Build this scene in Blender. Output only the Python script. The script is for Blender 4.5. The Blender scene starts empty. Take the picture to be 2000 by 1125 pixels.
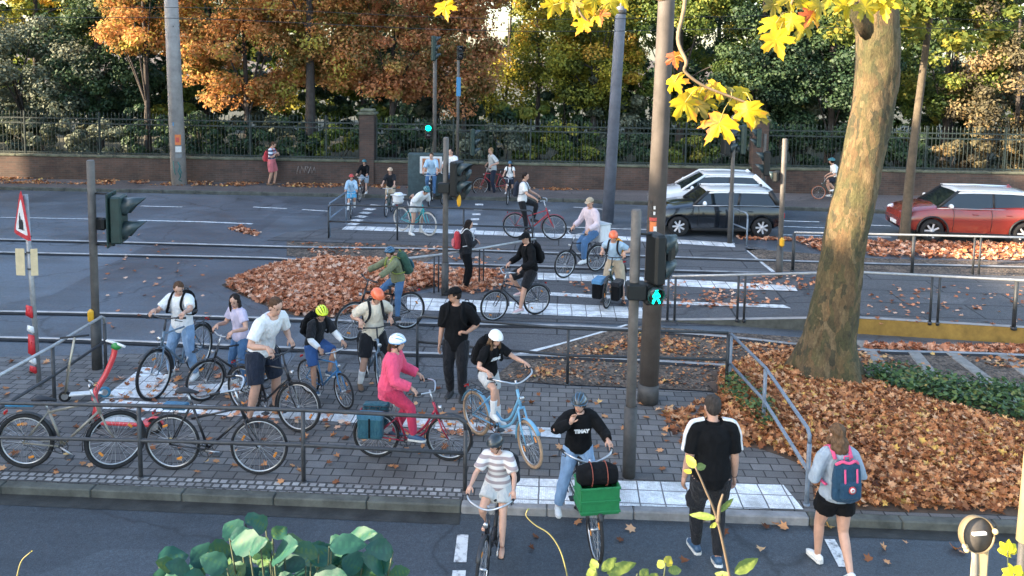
import bpy, bmesh, math, random
import numpy as np
from mathutils import Vector, Matrix, noise as mnoise
R = random.Random(7)
NR = np.random.default_rng(11)
scene = bpy.context.scene
COL = scene.collection
V = Vector
PI = math.pi
# ------------------------------------------------------------------ camera model (a level-ish shift lens, first-floor height)
F, CAMH, PITCH, ROLL, PPY = 1600.0, 5.4, math.radians(5.26), 0.0147, 247.5
CROT = Matrix.Rotation(PI/2 - PITCH, 3, 'X') @ Matrix.Rotation(ROLL, 3, 'Z')
def ray(px, py):
    return CROT @ V(((px-1000)/F, -(py-PPY)/F, -1.0))
def G(px, py, z=0.0):
    d = ray(px, py); t = (z-CAMH)/d.z
    return V((d.x*t, d.y*t, z))
def GD(px, py, dist):
    d = ray(px, py); t = dist/d.y
    return V((d.x*t, d.y*t, CAMH+d.z*t))
# ------------------------------------------------------------------ materials
MATS = {}
def newmat(name):
    m = bpy.data.materials.new(name); m.use_nodes = True
    nt = m.node_tree
    b = nt.nodes['Principled BSDF']
    return m, nt, b
def N(nt, typ, **kw):
    n = nt.nodes.new(typ)
    for k, v in kw.items():
        if k in n.inputs: n.inputs[k].default_value = v
        else: setattr(n, k, v)
    return n
def L(nt, a, b): nt.links.new(a, b)
def ramp(nt, fac, stops, interp='LINEAR'):
    r = nt.nodes.new('ShaderNodeValToRGB'); r.color_ramp.interpolation = interp
    e = r.color_ramp.elements
    while len(e) < len(stops): e.new(0.5)
    for i, (p, c) in enumerate(stops):
        e[i].position = p; e[i].color = (c[0], c[1], c[2], 1)
    L(nt, fac, r.inputs['Fac']); return r.outputs['Color']
def mix(nt, fac, a, b, mode='MIX'):
    n = nt.nodes.new('ShaderNodeMix'); n.data_type = 'RGBA'; n.blend_type = mode
    for s, v in ((n.inputs[0], fac), (n.inputs[6], a), (n.inputs[7], b)):
        if hasattr(v, 'is_linked'): L(nt, v, s)
        elif isinstance(v, (int, float)): s.default_value = v
        else: s.default_value = (v[0], v[1], v[2], 1)
    return n.outputs[2]
def coords(nt, scale=(1,1,1), rot=(0,0,0), kind='Object', loc=(0,0,0)):
    tc = nt.nodes.new('ShaderNodeTexCoord'); mp = nt.nodes.new('ShaderNodeMapping')
    mp.inputs['Scale'].default_value = scale; mp.inputs['Rotation'].default_value = rot; mp.inputs['Location'].default_value = loc
    L(nt, tc.outputs[kind], mp.inputs['Vector']); return mp.outputs['Vector']
def noisetex(nt, vec, scale, detail=4, rough=0.6):
    n = N(nt, 'ShaderNodeTexNoise', Scale=scale, Detail=detail, Roughness=rough)
    L(nt, vec, n.inputs['Vector']); return n.outputs['Fac']
def bump(nt, b, h, strength=0.3, dist=0.01, prev=None):
    n = N(nt, 'ShaderNodeBump', Strength=strength, Distance=dist)
    L(nt, h, n.inputs['Height'])
    if prev is not None: L(nt, prev, n.inputs['Normal'])
    L(nt, n.outputs['Normal'], b.inputs['Normal']); return n.outputs['Normal']
def lerp3(a, b, t): return tuple(a[i]*(1-t)+b[i]*t for i in range(3))
def M(name, col, rough=0.6, var=0.18, scale=6.0, metal=0.0, bmp=0.0, bscale=60.0, dark=None, spec=None, coat=0.0):
    """painted / fabric / plain surface with worn, noisy colour"""
    if name in MATS: return MATS[name]
    m, nt, b = newmat(name)
    v = coords(nt)
    f = noisetex(nt, v, scale, 5, 0.65)
    lo = tuple(c*(1-var) for c in col) if dark is None else dark
    hi = tuple(min(1, c*(1+var)) for c in col)
    c = ramp(nt, f, [(0.3, lo), (0.7, hi)])
    L(nt, c, b.inputs['Base Color'])
    b.inputs['Roughness'].default_value = rough; b.inputs['Metallic'].default_value = metal
    if spec is not None: b.inputs['Specular IOR Level'].default_value = spec
    if coat: b.inputs['Coat Weight'].default_value = coat
    if bmp:
        bump(nt, b, noisetex(nt, v, bscale, 4, 0.6), bmp, 0.01)
    MATS[name] = m; return m
def glassmat(name, col=(0.02,0.03,0.035), rough=0.05):
    if name in MATS: return MATS[name]
    m, nt, b = newmat(name)
    b.inputs['Base Color'].default_value = (*col, 1); b.inputs['Roughness'].default_value = rough
    b.inputs['Specular IOR Level'].default_value = 0.8
    MATS[name] = m; return m
def emit(name, col, s):
    if name in MATS: return MATS[name]
    m, nt, b = newmat(name)
    b.inputs['Base Color'].default_value = (*col, 1); b.inputs['Emission Color'].default_value = (*col, 1)
    b.inputs['Emission Strength'].default_value = s
    MATS[name] = m; return m
def leafmat(name, stops, trans=0.35, rough=0.55, patch=0.0, pscale=0.6):
    """foliage: colour by a random value carried by each leaf, plus broad species/age patches"""
    if name in MATS: return MATS[name]
    m, nt, b = newmat(name)
    at = N(nt, 'ShaderNodeAttribute', attribute_name='rnd')
    fac = at.outputs['Fac']
    if patch:
        nz = noisetex(nt, coords(nt), pscale, 3, 0.6)
        mm = N(nt, 'ShaderNodeMath', operation='MULTIPLY_ADD'); L(nt, nz, mm.inputs[0]); mm.inputs[1].default_value = patch*2; mm.inputs[2].default_value = -patch
        ad = N(nt, 'ShaderNodeMath', operation='ADD', use_clamp=True); L(nt, fac, ad.inputs[0]); L(nt, mm.outputs[0], ad.inputs[1]); fac = ad.outputs[0]
    c = ramp(nt, fac, stops)
    L(nt, c, b.inputs['Base Color']); b.inputs['Roughness'].default_value = rough; b.inputs['Specular IOR Level'].default_value = 0.3
    tr = N(nt, 'ShaderNodeBsdfTranslucent'); L(nt, c, tr.inputs['Color'])
    ms = N(nt, 'ShaderNodeMixShader'); ms.inputs[0].default_value = trans
    L(nt, b.outputs[0], ms.inputs[1]); L(nt, tr.outputs[0], ms.inputs[2])
    out = [n for n in nt.nodes if n.type == 'OUTPUT_MATERIAL'][0]
    L(nt, ms.outputs[0], out.inputs['Surface'])
    MATS[name] = m; return m
# ------------------------------------------------------------------ objects
def tag(o, label=None, cat=None, group=None, kind=None):
    if label: o['label'] = label
    if cat: o['category'] = cat
    if group: o['group'] = group
    if kind: o['kind'] = kind
    return o
def thing(name, label, cat, loc=(0,0,0), rz=0.0, group=None):
    o = bpy.data.objects.new(name, None); COL.objects.link(o)
    o.location = loc; o.rotation_euler = (0,0,rz); o.empty_display_size = 0.1
    return tag(o, label, cat, group)
def orient(d, up=V((0,0,1))):
    """matrix whose X axis is d and whose Z axis is near up"""
    x = V(d).normalized(); y = V(up).cross(x)
    if y.length < 1e-5: y = V((0,1,0)).cross(x)
    y.normalize(); z = x.cross(y)
    return Matrix((x, y, z)).transposed()
def basis(p, d, up=V((0,0,1))):
    m = orient(d, up).to_4x4(); m.translation = V(p); return m
class MB:
    def __init__(s): s.v=[]; s.f=[]; s.m=[]; s.s=[]
    def add(s, vs, fs, mi=0, smooth=True):
        o = len(s.v); s.v.extend([(p[0],p[1],p[2]) for p in vs])
        for f in fs:
            s.f.append([i+o for i in f]); s.m.append(mi); s.s.append(smooth)
        return s
    def merge(s, other, mi=None):
        o = len(s.v); s.v.extend(other.v)
        s.f.extend([[i+o for i in f] for f in other.f]); s.m.extend(other.m if mi is None else [mi]*len(other.m)); s.s.extend(other.s); return s
    def xf(s, m):
        s.v = [tuple(m @ V(p)) for p in s.v]; return s
    def tube(s, pts, r, n=8, mi=0, r2=None, side=None, caps=True, closed=False, smooth=True):
        pts = [V(p) for p in pts]; k = len(pts)
        rs = list(r) if isinstance(r, (list, tuple)) else [r]*k
        rs2 = rs if r2 is None else (list(r2) if isinstance(r2, (list, tuple)) else [r2]*k)
        tan = []
        for i in range(k):
            a = pts[i-1] if (i > 0 or closed) else pts[i]
            b = pts[(i+1) % k] if (i < k-1 or closed) else pts[i]
            d = (b-a); tan.append(d.normalized() if d.length > 1e-9 else V((0,0,1)))
        if side is not None: u = V(side)
        else:
            u = V((0,0,1)).cross(tan[0])
            if u.length < 0.1: u = V((1,0,0)).cross(tan[0])
        vs = []
        for i in range(k):
            t = tan[i]; uu = u - t*u.dot(t)
            if uu.length < 1e-6: uu = V((0,1,0)) - t*t.y
            uu.normalize(); w = t.cross(uu)
            if side is None: u = uu
            for j in range(n):
                a = 2*PI*j/n
                vs.append(pts[i] + uu*(math.cos(a)*rs[i]) + w*(math.sin(a)*rs2[i]))
        fs = []
        for i in range(k if closed else k-1):
            i2 = (i+1) % k
            for j in range(n):
                fs.append((i*n+j, i*n+(j+1)%n, i2*n+(j+1)%n, i2*n+j))
        s.add(vs, fs, mi, smooth)
        if caps and not closed:
            o = len(s.v)-len(vs)
            s.f.append([o+j for j in range(n)][::-1]); s.m.append(mi); s.s.append(False)
            s.f.append([o+(k-1)*n+j for j in range(n)]); s.m.append(mi); s.s.append(False)
        return s
    def ell(s, c, r, rot=None, nu=12, nv=8, mi=0):
        c = V(c); r = (r,r,r) if isinstance(r, (int,float)) else r
        vs = []; fs = []
        for i in range(1, nv):
            th = PI*i/nv
            for j in range(nu):
                ph = 2*PI*j/nu
                p = V((r[0]*math.sin(th)*math.cos(ph), r[1]*math.sin(th)*math.sin(ph), r[2]*math.cos(th)))
                vs.append(c + (rot @ p if rot else p))
        top = V((0,0,r[2])); vs.append(c + (rot @ top if rot else top)); vs.append(c - (rot @ top if rot else top))
        T = len(vs)-2; B = T+1
        for i in range(nv-2):
            for j in range(nu):
                fs.append((i*nu+j, (i+1)*nu+j, (i+1)*nu+(j+1)%nu, i*nu+(j+1)%nu))
        for j in range(nu):
            fs.append((T, j, (j+1)%nu)); fs.append((B, (nv-2)*nu+(j+1)%nu, (nv-2)*nu+j))
        return s.add(vs, fs, mi)
    def box(s, c, size, rot=None, bev=0.0, mi=0):
        c = V(c); h = V(size)/2
        if bev <= 0:
            vs = [V((x*h.x, y*h.y, z*h.z)) for x in (-1,1) for y in (-1,1) for z in (-1,1)]
            fs = [(0,1,3,2),(4,6,7,5),(0,4,5,1),(2,3,7,6),(0,2,6,4),(1,5,7,3)]
            return s.add([c + (rot @ p if rot else p) for p in vs], fs, mi, False)
        b = min(bev, h.x*0.9, h.y*0.9, h.z*0.9)
        bm = bmesh.new()
        for x in (-1,1):
            for y in (-1,1):
                for z in (-1,1):
                    for k in range(3):
                        p = V((x*(h.x-(b if k != 0 else 0)), y*(h.y-(b if k != 1 else 0)), z*(h.z-(b if k != 2 else 0))))
                        bm.verts.new(p)
        bmesh.ops.convex_hull(bm, input=bm.verts)
        bmesh.ops.dissolve_limit(bm, angle_limit=0.01, verts=bm.verts, edges=bm.edges)
        bm.verts.index_update()
        vs = [c + (rot @ v.co if rot else v.co) for v in bm.verts]; fs = [[v.index for v in f.verts] for f in bm.faces]
        bm.free()
        return s.add(vs, fs, mi, False)
    def prism(s, poly, ext, mi=0, smooth=False):
        """closed polygon (3-D points) extruded by the vector ext"""
        n = len(poly); e = V(ext); P = [V(p) for p in poly]
        nrm = V((0,0,0))
        for i in range(n): nrm += (P[i]-P[0]).cross(P[(i+1)%n]-P[0])
        if nrm.dot(e) > 0: P = P[::-1]
        vs = P + [p+e for p in P]
        s.add(vs, [list(range(n)), list(range(2*n-1, n-1, -1))], mi, False)
        o = len(s.v)-2*n
        for i in range(n):
            j = (i+1) % n
            s.f.append([o+j, o+i, o+n+i, o+n+j]); s.m.append(mi); s.s.append(smooth)
        return s
    def lathe(s, prof, m=None, n=16, mi=0, smooth=True, caps=True):
        """profile [(radius, height)] turned about local Z"""
        vs = []; k = len(prof)
        for r, z in prof:
            for j in range(n):
                a = 2*PI*j/n; p = V((r*math.cos(a), r*math.sin(a), z)); vs.append(m @ p if m else p)
        fs = [(i*n+j, i*n+(j+1)%n, (i+1)*n+(j+1)%n, (i+1)*n+j) for i in range(k-1) for j in range(n)]
        s.add(vs, fs, mi, smooth)
        o = len(s.v)-len(vs)
        if caps and prof[0][0] > 1e-5: s.f.append([o+j for j in range(n)][::-1]); s.m.append(mi); s.s.append(False)
        if caps and prof[-1][0] > 1e-5: s.f.append([o+(k-1)*n+j for j in range(n)]); s.m.append(mi); s.s.append(False)
        return s
    def torus(s, c, axis, Rr, r, n=28, k=6, mi=0, r2=None):
        c = V(c); m = orient(axis)
        pts = [c + m @ V((0, Rr*math.cos(2*PI*i/n), Rr*math.sin(2*PI*i/n))) for i in range(n)]
        return s.tube(pts, r, k, mi, r2=r2, side=V(axis), closed=True)
    def mesh(s, name):
        me = bpy.data.meshes.new(name); me.from_pydata(s.v, [], s.f)
        me.polygons.foreach_set('material_index', s.m); me.polygons.foreach_set('use_smooth', s.s)
        me.update(); return me
    def build(s, name, mats, parent=None, loc=None):
        me = s.mesh(name)
        for m in (mats if isinstance(mats, (list, tuple)) else [mats]): me.materials.append(m)
        return link(name, me, parent, loc)
def link(name, me, parent=None, loc=None):
    o = bpy.data.objects.new(name, me); COL.objects.link(o)
    if parent is not None: o.parent = parent
    if loc is not None: o.location = loc
    return o
def solo(mb, name, mats, label, cat, loc=(0,0,0), rz=0, group=None, kind=None):
    o = mb.build(name, mats, None, loc); o.rotation_euler = (0,0,rz); return tag(o, label, cat, group, kind)
def npmesh(name, verts, faces, mats, rnd=None, smooth=False, parent=None, mi=None):
    """fast mesh from numpy: faces is (n,k)"""
    me = bpy.data.meshes.new(name); nv, (nf, k) = len(verts), faces.shape
    me.vertices.add(nv); me.vertices.foreach_set('co', verts.astype(np.float32).ravel())
    me.loops.add(nf*k); me.loops.foreach_set('vertex_index', faces.astype(np.int32).ravel())
    me.polygons.add(nf); me.polygons.foreach_set('loop_start', np.arange(0, nf*k, k, dtype=np.int32))
    if smooth: me.polygons.foreach_set('use_smooth', np.ones(nf, dtype=bool))
    if mi is not None: me.polygons.foreach_set('material_index', mi.astype(np.int32))
    me.update(calc_edges=True)
    if rnd is not None:
        a = me.attributes.new('rnd', 'FLOAT', 'FACE'); a.data.foreach_set('value', rnd.astype(np.float32))
    for m in (mats if isinstance(mats, (list, tuple)) else [mats]): me.materials.append(m)
    return link(name, me, parent)
# deferred: shapes fused by a voxel remesh (done in one dependency-graph pass at the end)
FUSE = []
def fuse(mb, name, mats, parent, voxel=0.012, smooth=3, wrinkle=0.0, wscale=0.09, extra=None, decimate=None):
    o = mb.build(name, mats, parent)
    FUSE.append((o, extra, mats))
    r = o.modifiers.new('fuse', 'REMESH'); r.mode = 'VOXEL'; r.voxel_size = voxel; r.use_smooth_shade = True
    if wrinkle:
        t = bpy.data.textures.new('folds', 'CLOUDS'); t.noise_scale = wscale; t.noise_depth = 1
        d = o.modifiers.new('folds', 'DISPLACE'); d.texture = t; d.strength = wrinkle; d.mid_level = 0.5
    if smooth:
        sm = o.modifiers.new('relax', 'SMOOTH'); sm.factor = 0.5; sm.iterations = smooth
    return o
def finish_fuse():
    bpy.context.view_layer.update()
    dg = bpy.context.evaluated_depsgraph_get()
    out = []
    for o, extra, mats in FUSE:
        out.append(bpy.data.meshes.new_from_object(o.evaluated_get(dg), depsgraph=dg))
    for (o, extra, mats), me in zip(FUSE, out):
        o.modifiers.clear()
        nm = o.data.name; o.data = me; me.name = nm
        if extra is not None:
            bm = bmesh.new(); bm.from_mesh(me)
            for f in bm.faces: f.smooth = True
            tmp = extra.mesh('tmp'); bm.from_mesh(tmp); bpy.data.meshes.remove(tmp)
            bm.to_mesh(me); bm.free()
        else:
            me.polygons.foreach_set('use_smooth', np.ones(len(me.polygons), dtype=bool))
        if len(me.materials) == 0:
            for m in (mats if isinstance(mats, (list, tuple)) else [mats]): me.materials.append(m)
def spline(pts, n=6):
    """Catmull-Rom through pts"""
    P = [V(p) for p in pts]; P = [P[0]*2-P[1]] + P + [P[-1]*2-P[-2]]; out = []
    for i in range(1, len(P)-2):
        a, b, c, d = P[i-1:i+3]
        for k in range(n):
            t = k/n
            out.append(0.5*((2*b)+(c-a)*t+(2*a-5*b+4*c-d)*t*t+(3*b-a-3*c+d)*t**3))
    out.append(P[-2]); return out
def ik(a, c, l1, l2, pole):
    a, c = V(a), V(c); d = c-a; D = d.length
    D = min(max(D, 1e-4), (l1+l2)*0.998); n = d.normalized(); c2 = a+n*D
    x = (l1*l1-l2*l2+D*D)/(2*D); h = math.sqrt(max(l1*l1-x*x, 0))
    p = V(pole); p = p-n*p.dot(n)
    if p.length < 1e-5: p = V((0,0,1))
    return a+n*x+p.normalized()*h, c2
# ------------------------------------------------------------------ people
SKIN = M('skin', (0.52,0.30,0.21), 0.5, 0.10, 14)
SKIN_TAN = M('tanned_skin', (0.42,0.23,0.15), 0.5, 0.10, 14)
EYE = M('eye_dark', (0.03,0.02,0.02), 0.3, 0.0); LIP = M('lip', (0.38,0.13,0.11), 0.5, 0.1)
BLACK = M('black_fabric', (0.0055,0.006,0.007), 0.95, 0.4, 20, bmp=0.3, bscale=300, spec=0.2)
SOLE = M('white_sole', (0.6,0.6,0.57), 0.6, 0.15, 30)
def fabric(name, col, var=0.12):
    key = 'fabric_'+name
    if key in MATS: return MATS[key]
    m, nt, b = newmat(key); v = coords(nt, (1,1,0.55)); f = noisetex(nt, v, 9, 5, 0.65)
    L(nt, ramp(nt, f, [(0.3, tuple(c*(1-var) for c in col)), (0.7, tuple(min(1,c*(1+var)) for c in col))]), b.inputs['Base Color'])
    b.inputs['Roughness'].default_value = 0.92; b.inputs['Specular IOR Level'].default_value = 0.2; b.inputs['Sheen Weight'].default_value = 0.1
    b1 = bump(nt, b, noisetex(nt, v, 13, 3, 0.55), 0.9, 0.05); bump(nt, b, noisetex(nt, v, 350, 3, 0.6), 0.2, 0.01, b1); MATS[key] = m; return m
def striped(name, a, b_, freq):
    if name in MATS: return MATS[name]
    m, nt, b = newmat(name)
    w = N(nt, 'ShaderNodeTexWave', Scale=freq, Distortion=0.6); w.wave_type = 'BANDS'; w.bands_direction = 'Z'
    L(nt, coords(nt), w.inputs['Vector'])
    L(nt, ramp(nt, w.outputs['Fac'], [(0.5, a), (0.62, b_)]), b.inputs['Base Color']); b.inputs['Roughness'].default_value = 0.9
    MATS[name] = m; return m
def hairmat(name, col):
    if name in MATS: return MATS[name]
    m, nt, b = newmat(name)
    f = noisetex(nt, coords(nt, (60,60,7)), 1.0, 4, 0.7)
    L(nt, ramp(nt, f, [(0.3, tuple(c*0.45 for c in col)), (0.7, tuple(c*1.5 for c in col))]), b.inputs['Base Color'])
    b.inputs['Roughness'].default_value = 0.75; b.inputs['Specular IOR Level'].default_value = 0.2
    bump(nt, b, f, 0.6, 0.01); MATS[name] = m; return m
def polyat(P, Rr, t):
    i = min(int(t), len(P)-2); f = t-i
    return P[i].lerp(P[i+1], f), Rr[i]*(1-f)+Rr[i+1]*f
def limb(mb, P, Rr, t0, t1, off=0.0, k=1.0, n=10, flare=0.0):
    m = 9; pts = []; rs = []
    for i in range(m):
        t = t0+(t1-t0)*i/(m-1); p, r = polyat(P, Rr, t); pts.append(p); rs.append(r*k+off+flare*i/(m-1))
    mb.tube(pts, rs, n)
def make_hand(mb, W, d, n, left, h, curl=0.5):
    d = V(d).normalized(); n = V(n); n = (n-d*n.dot(d)).normalized(); l = d.cross(n)
    if left: l = -l
    mb.tube([W-d*0.01*h, W+d*0.018*h, W+d*0.052*h], [0.014*h, 0.022*h, 0.021*h], 8, r2=[0.012*h, 0.012*h, 0.009*h], side=l)
    for i, (o, ln) in enumerate(((0.015,0.044),(0.005,0.049),(-0.005,0.046),(-0.0145,0.036))):
        p = W+d*0.047*h+l*(o*h); pts = [p]; a = 0.0; dd = (d+l*(o*1.5)).normalized()
        for s in range(3):
            a += curl*(0.55+0.25*s)+0.06*i
            p = p+(dd*math.cos(a)+n*math.sin(a))*(ln*h*(0.42,0.33,0.25)[s]); pts.append(p)
        mb.tube(pts, [0.0062*h,0.0058*h,0.0052*h,0.0035*h], 5)
    p = W+d*0.014*h+l*0.017*h
    a1 = (d*0.62+l*0.7+n*0.25).normalized(); a2 = (d*0.85+l*0.25+n*(0.2+curl*0.5)).normalized()
    mb.tube([p, p+a1*0.022*h, p+a1*0.022*h+a2*0.022*h], [0.008*h,0.007*h,0.0045*h], 5)
def helmet_mesh(HH, style='vent'):
    """dome in head space, pole axis along X so that the vents run front to back"""
    mb = MB(); nu, nl = 29, 15
    rx, ry, rz = 0.57*HH, 0.45*HH, 0.47*HH
    vs = []; idx = {}
    for i in range(nl+1):
        la = -PI/2+PI*i/nl
        for j in range(nu):
            ph = -0.16+(PI+0.32)*j/(nu-1)
            k = 1.0
            if style == 'vent':
                s = math.sin(7*(ph))
                if abs(la) < 1.2: k = 1.0+0.05*max(0, s)
            x = math.sin(la)*rx; y = math.cos(la)*math.cos(ph)*ry*k; z = math.cos(la)*math.sin(ph)*rz*k
            if x < 0 and z < 0.05*HH: z -= 0.06*HH*min(1, -x/rx*1.5)
            if x > 0.3*HH and z < 0.1*HH: z += 0.06*HH
            vs.append(V((x-0.04*HH, y, z+0.17*HH)))
    fs = [[], []]
    for i in range(nl):
        for j in range(nu-1):
            f = (i*nu+j, i*nu+j+1, (i+1)*nu+j+1, (i+1)*nu+j)
            vent = style == 'vent' and (j % 4 in (1,)) and 3 < j < nu-4 and i in (3,4,5,7,8,9,10,11)
            fs[1 if vent else 0].append(f)
    mb.add(vs, fs[0], 0); o = len(mb.v)
    mb.add([v for v in vs], fs[1], 1)
    inner = [v*0.93+V((0,0,0.012*HH)) for v in vs]
    mb.add(inner, [f[::-1] for f in fs[0]+fs[1]], 1)
    rim = []
    for i in range(nl+1): rim.append(vs[i*nu])
    for i in range(nl, -1, -1): rim.append(vs[i*nu+nu-1])
    mb.tube(rim, 0.028*HH, 6, 1, closed=True)
    return mb
PEOPLE = {}
def person(label, loc, rz, h=1.72, hs=1.0, w=1.0, pel=0.53, pelx=0.0, lean=0.05, side=0.0, twist=0.0, hl=None, hr=None, hdl=None, hdr=None, curl=0.5, curll=None,
           fl=None, fr=None, fyaw=(0.12,-0.12), fpitch=(0,0), look=(0,0), elbow=(None,None), knee=None, skin=None, vox=0.011,
           top=None, sleeve=0.75, topoff=0.016, hem=-0.035, bottom=None, leg=0.85, legoff=0.012, shoe=None, sock=None,
           hair=None, hairstyle='short', helmet=None, helmet2=None, cap=None, collar=None, group='people at the crossing', extra=None, belly=0.0, bare=False, female=False):
    root = thing('person', label, 'person', loc, rz, group)
    skin = skin or SKIN
    P0 = V((pelx, 0, pel*h if pel < 2 else pel))
    # ---- spine
    T = [-0.045,-0.0,0.06,0.12,0.2,0.26,0.295,0.318]
    wd = [0.055,0.090,0.086,0.076,0.088,0.092,0.066,0.036]; dp = [0.052,0.068,0.062,0.056,0.066,0.060,0.048,0.038]
    if female: wd = [0.058,0.095,0.088,0.068,0.080,0.082,0.058,0.033]; dp = [0.054,0.07,0.06,0.05,0.064,0.056,0.045,0.035]
    def spine(t):
        p = P0.copy(); n = 12; s = t/n
        for i in range(n):
            tt = s*(i+0.5); k = min(1.0, max(0.3, 0.3+tt/0.16*0.7)); a = lean*k; b = side*k
            p += V((math.sin(a), math.sin(b), math.cos(a)*math.cos(b)))*(s*h)
        k = min(1.0, max(0.3, 0.3+t/0.16*0.7))
        a = lean*k
        u = V((math.sin(a), math.sin(side*k), math.cos(a)*math.cos(side*k))).normalized()
        sv = Matrix.Rotation(twist*min(1, max(0, t/0.25)), 3, 'Z') @ V((0,1,0)); sv = (sv-u*sv.dot(u)).normalized()
        return p, u, sv, sv.cross(u)          # point, up, left, forward
    def torso(mb, t0, t1, off=0.0, k=1.0, n=16, flare=0.0):
        pts=[]; a=[]; b=[]; m = 12; sides = []
        for i in range(m):
            t = t0+(t1-t0)*i/(m-1)
            p, u, sv, fw = spine(t)
            r1 = np.interp(t, T, wd)*w; r2 = np.interp(t, T, dp)*w
            fl_ = flare*(1-i/(m-1))
            pts.append(p + fw*(belly*h*math.exp(-((t-0.08)/0.06)**2)*0.5)); a.append(r1*h*k+off+fl_); b.append(r2*h*k+off+fl_+belly*h*0.4*math.exp(-((t-0.08)/0.06)**2))
        mb.tube(pts, a, n, r2=b, side=spine(0.2)[2])
    ps, us, ls, fs_ = spine(0.272)
    pn, un, _, fn = spine(0.315)
    ARM = []; HAND = []
    for left, tgt, hd, ep in ((True, hl, hdl, elbow[0]), (False, hr, hdr, elbow[1])):
        sg = 1 if left else -1
        S = ps + ls*(sg*0.096*h*w)
        l1, l2 = 0.172*h, 0.148*h
        if tgt is None:
            W = S + V((0.03*h, sg*0.045*h, -0.312*h)); E, W = ik(S, W, l1, l2, ep or V((-1, sg*0.3, 0)))
            d = hd or (W-E).normalized(); n = V((0,-sg,0))
        else:
            tgt = V(tgt); d = V(hd).normalized() if hd else ((tgt-S).normalized()*0.75+V((0.35,0,-0.1))).normalized()
            W = tgt-d*0.055*h+V((0,0,0.012*h)); E, W = ik(S, W, l1, l2, ep or V((-0.35, sg*0.5, -0.6)))
            n = V((0,0,-1)) if abs(d.z) < 0.8 else V((1,0,0))
        nb = pn.lerp(S, 0.35)-un*0.012*h
        ARM.append(([nb, S, S.lerp(E,0.5), E, E.lerp(W,0.3), W], [0.03*h*w, 0.034*h*w, 0.029*h*w, 0.0235*h*w, 0.0245*h*w, 0.0155*h])); HAND.append((W, d, n, left))
    LEG = []; ANK = []
    for left, tgt in ((True, fl), (False, fr)):
        sg = 1 if left else -1
        pp, u0, s0, f0 = spine(0.0)
        H = pp + s0*(sg*0.052*h*w) - u0*0.01*h
        A = V(tgt) if tgt is not None else V((pelx, sg*0.06*h, 0.045*h))
        kp = V((1, sg*0.18, 0.15)) if knee is None else V(knee[0 if left else 1])
        K, A = ik(H, A, 0.243*h, 0.243*h, kp)
        LEG.append(([H, H.lerp(K,0.45), K, K.lerp(A,0.3), A], [0.056*h*w, 0.050*h*w, 0.034*h*w, 0.034*h*w, 0.021*h])); ANK.append(A)
    # ---- head
    HH = 0.13*h*hs
    nd = (un*0.5+V((0,0,1))*0.5).normalized()
    J = pn+nd*0.028*h
    hm = Matrix.Rotation(look[0], 3, 'Z') @ Matrix.Rotation(look[1], 3, 'Y') @ Matrix.Rotation(-side*0.5, 3, 'X')
    hf, hlft, hup = hm.col[0].copy(), hm.col[1].copy(), hm.col[2].copy()
    C = J+hup*0.42*HH+hf*0.10*HH
    HM = hm.to_4x4(); HM.translation = C
    hp = lambda x, y, z: C+hf*(x*HH)+hlft*(y*HH)+hup*(z*HH)
    body = MB()
    torso(body, -0.045, 0.318)
    body.tube([pn-un*0.03*h, pn, C-hup*0.15*HH-hf*0.06*HH], [0.04*h*w, 0.031*h, 0.030*h], 10)
    for P, Rr in ARM: limb(body, P, Rr, 0, 5)
    for P, Rr in LEG: limb(body, P, Rr, 0, 4)
    body.ell(hp(-0.03,0,0.12), (0.44*HH,0.345*HH,0.385*HH), hm); body.ell(hp(0.10,0,-0.17), (0.285*HH,0.265*HH,0.335*HH), hm)
    body.ell(hp(0.395,0,-0.07), (0.085*HH,0.055*HH,0.11*HH), hm, 8, 6)
    for s in (1,-1): body.ell(hp(-0.04,s*0.345,-0.03), (0.085*HH,0.045*HH,0.125*HH), hm, 8, 6)
    ex = MB()
    for s in (1,-1):
        ex.ell(hp(0.352,s*0.135,0.035), (0.035*HH,0.045*HH,0.022*HH), hm, 8, 5, 1)
        ex.ell(hp(0.372,s*0.14,0.115), (0.022*HH,0.07*HH,0.012*HH), hm, 8, 5, 1)
    ex.ell(hp(0.355,0,-0.27), (0.04*HH,0.1*HH,0.028*HH), hm, 8, 5, 2)
    for k, (W, d, n, left) in enumerate(HAND): make_hand(ex, W, d, n, left, h, (curll if (left and curll is not None) else curl))
    if bare:
        for A, yaw in zip(ANK, fyaw):
            fd = Matrix.Rotation(yaw,3,'Z') @ V((1,0,0))
            ex.tube([A-fd*0.03*h-V((0,0,0.025*h)), A+fd*0.03*h-V((0,0,0.022*h)), A+fd*0.1*h-V((0,0,0.034*h))], [0.02*h,0.026*h,0.02*h], 8, r2=[0.02*h,0.022*h,0.01*h], side=V((0,1,0)))
    fuse(body, 'body', [skin, EYE, LIP], root, vox, 3, extra=ex)
    # ---- clothing
    if top:
        mb = MB(); torso(mb, hem, 0.308, topoff, flare=0.012)
        for P, Rr in ARM: limb(mb, P, Rr, 0, min(4.9, 1+sleeve*2), topoff, flare=0.010 if sleeve < 1.2 else 0.003)
        tp = fuse(mb, 'jacket' if sleeve > 1.5 and topoff > 0.024 else 'shirt', top, root, vox*1.15, 2, wrinkle=0.014 if vox < 0.014 else 0.0)
    if bottom:
        mb = MB(); torso(mb, -0.05, 0.075, legoff)
        for P, Rr in LEG: limb(mb, P, Rr, 0, min(3.95, leg*2), legoff, flare=0.012 if leg < 1.2 else 0.0)
        fuse(mb, 'shorts' if leg < 1.2 else 'trousers', bottom, root, vox*1.15, 2, wrinkle=0.014 if vox < 0.014 else 0.0)
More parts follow.
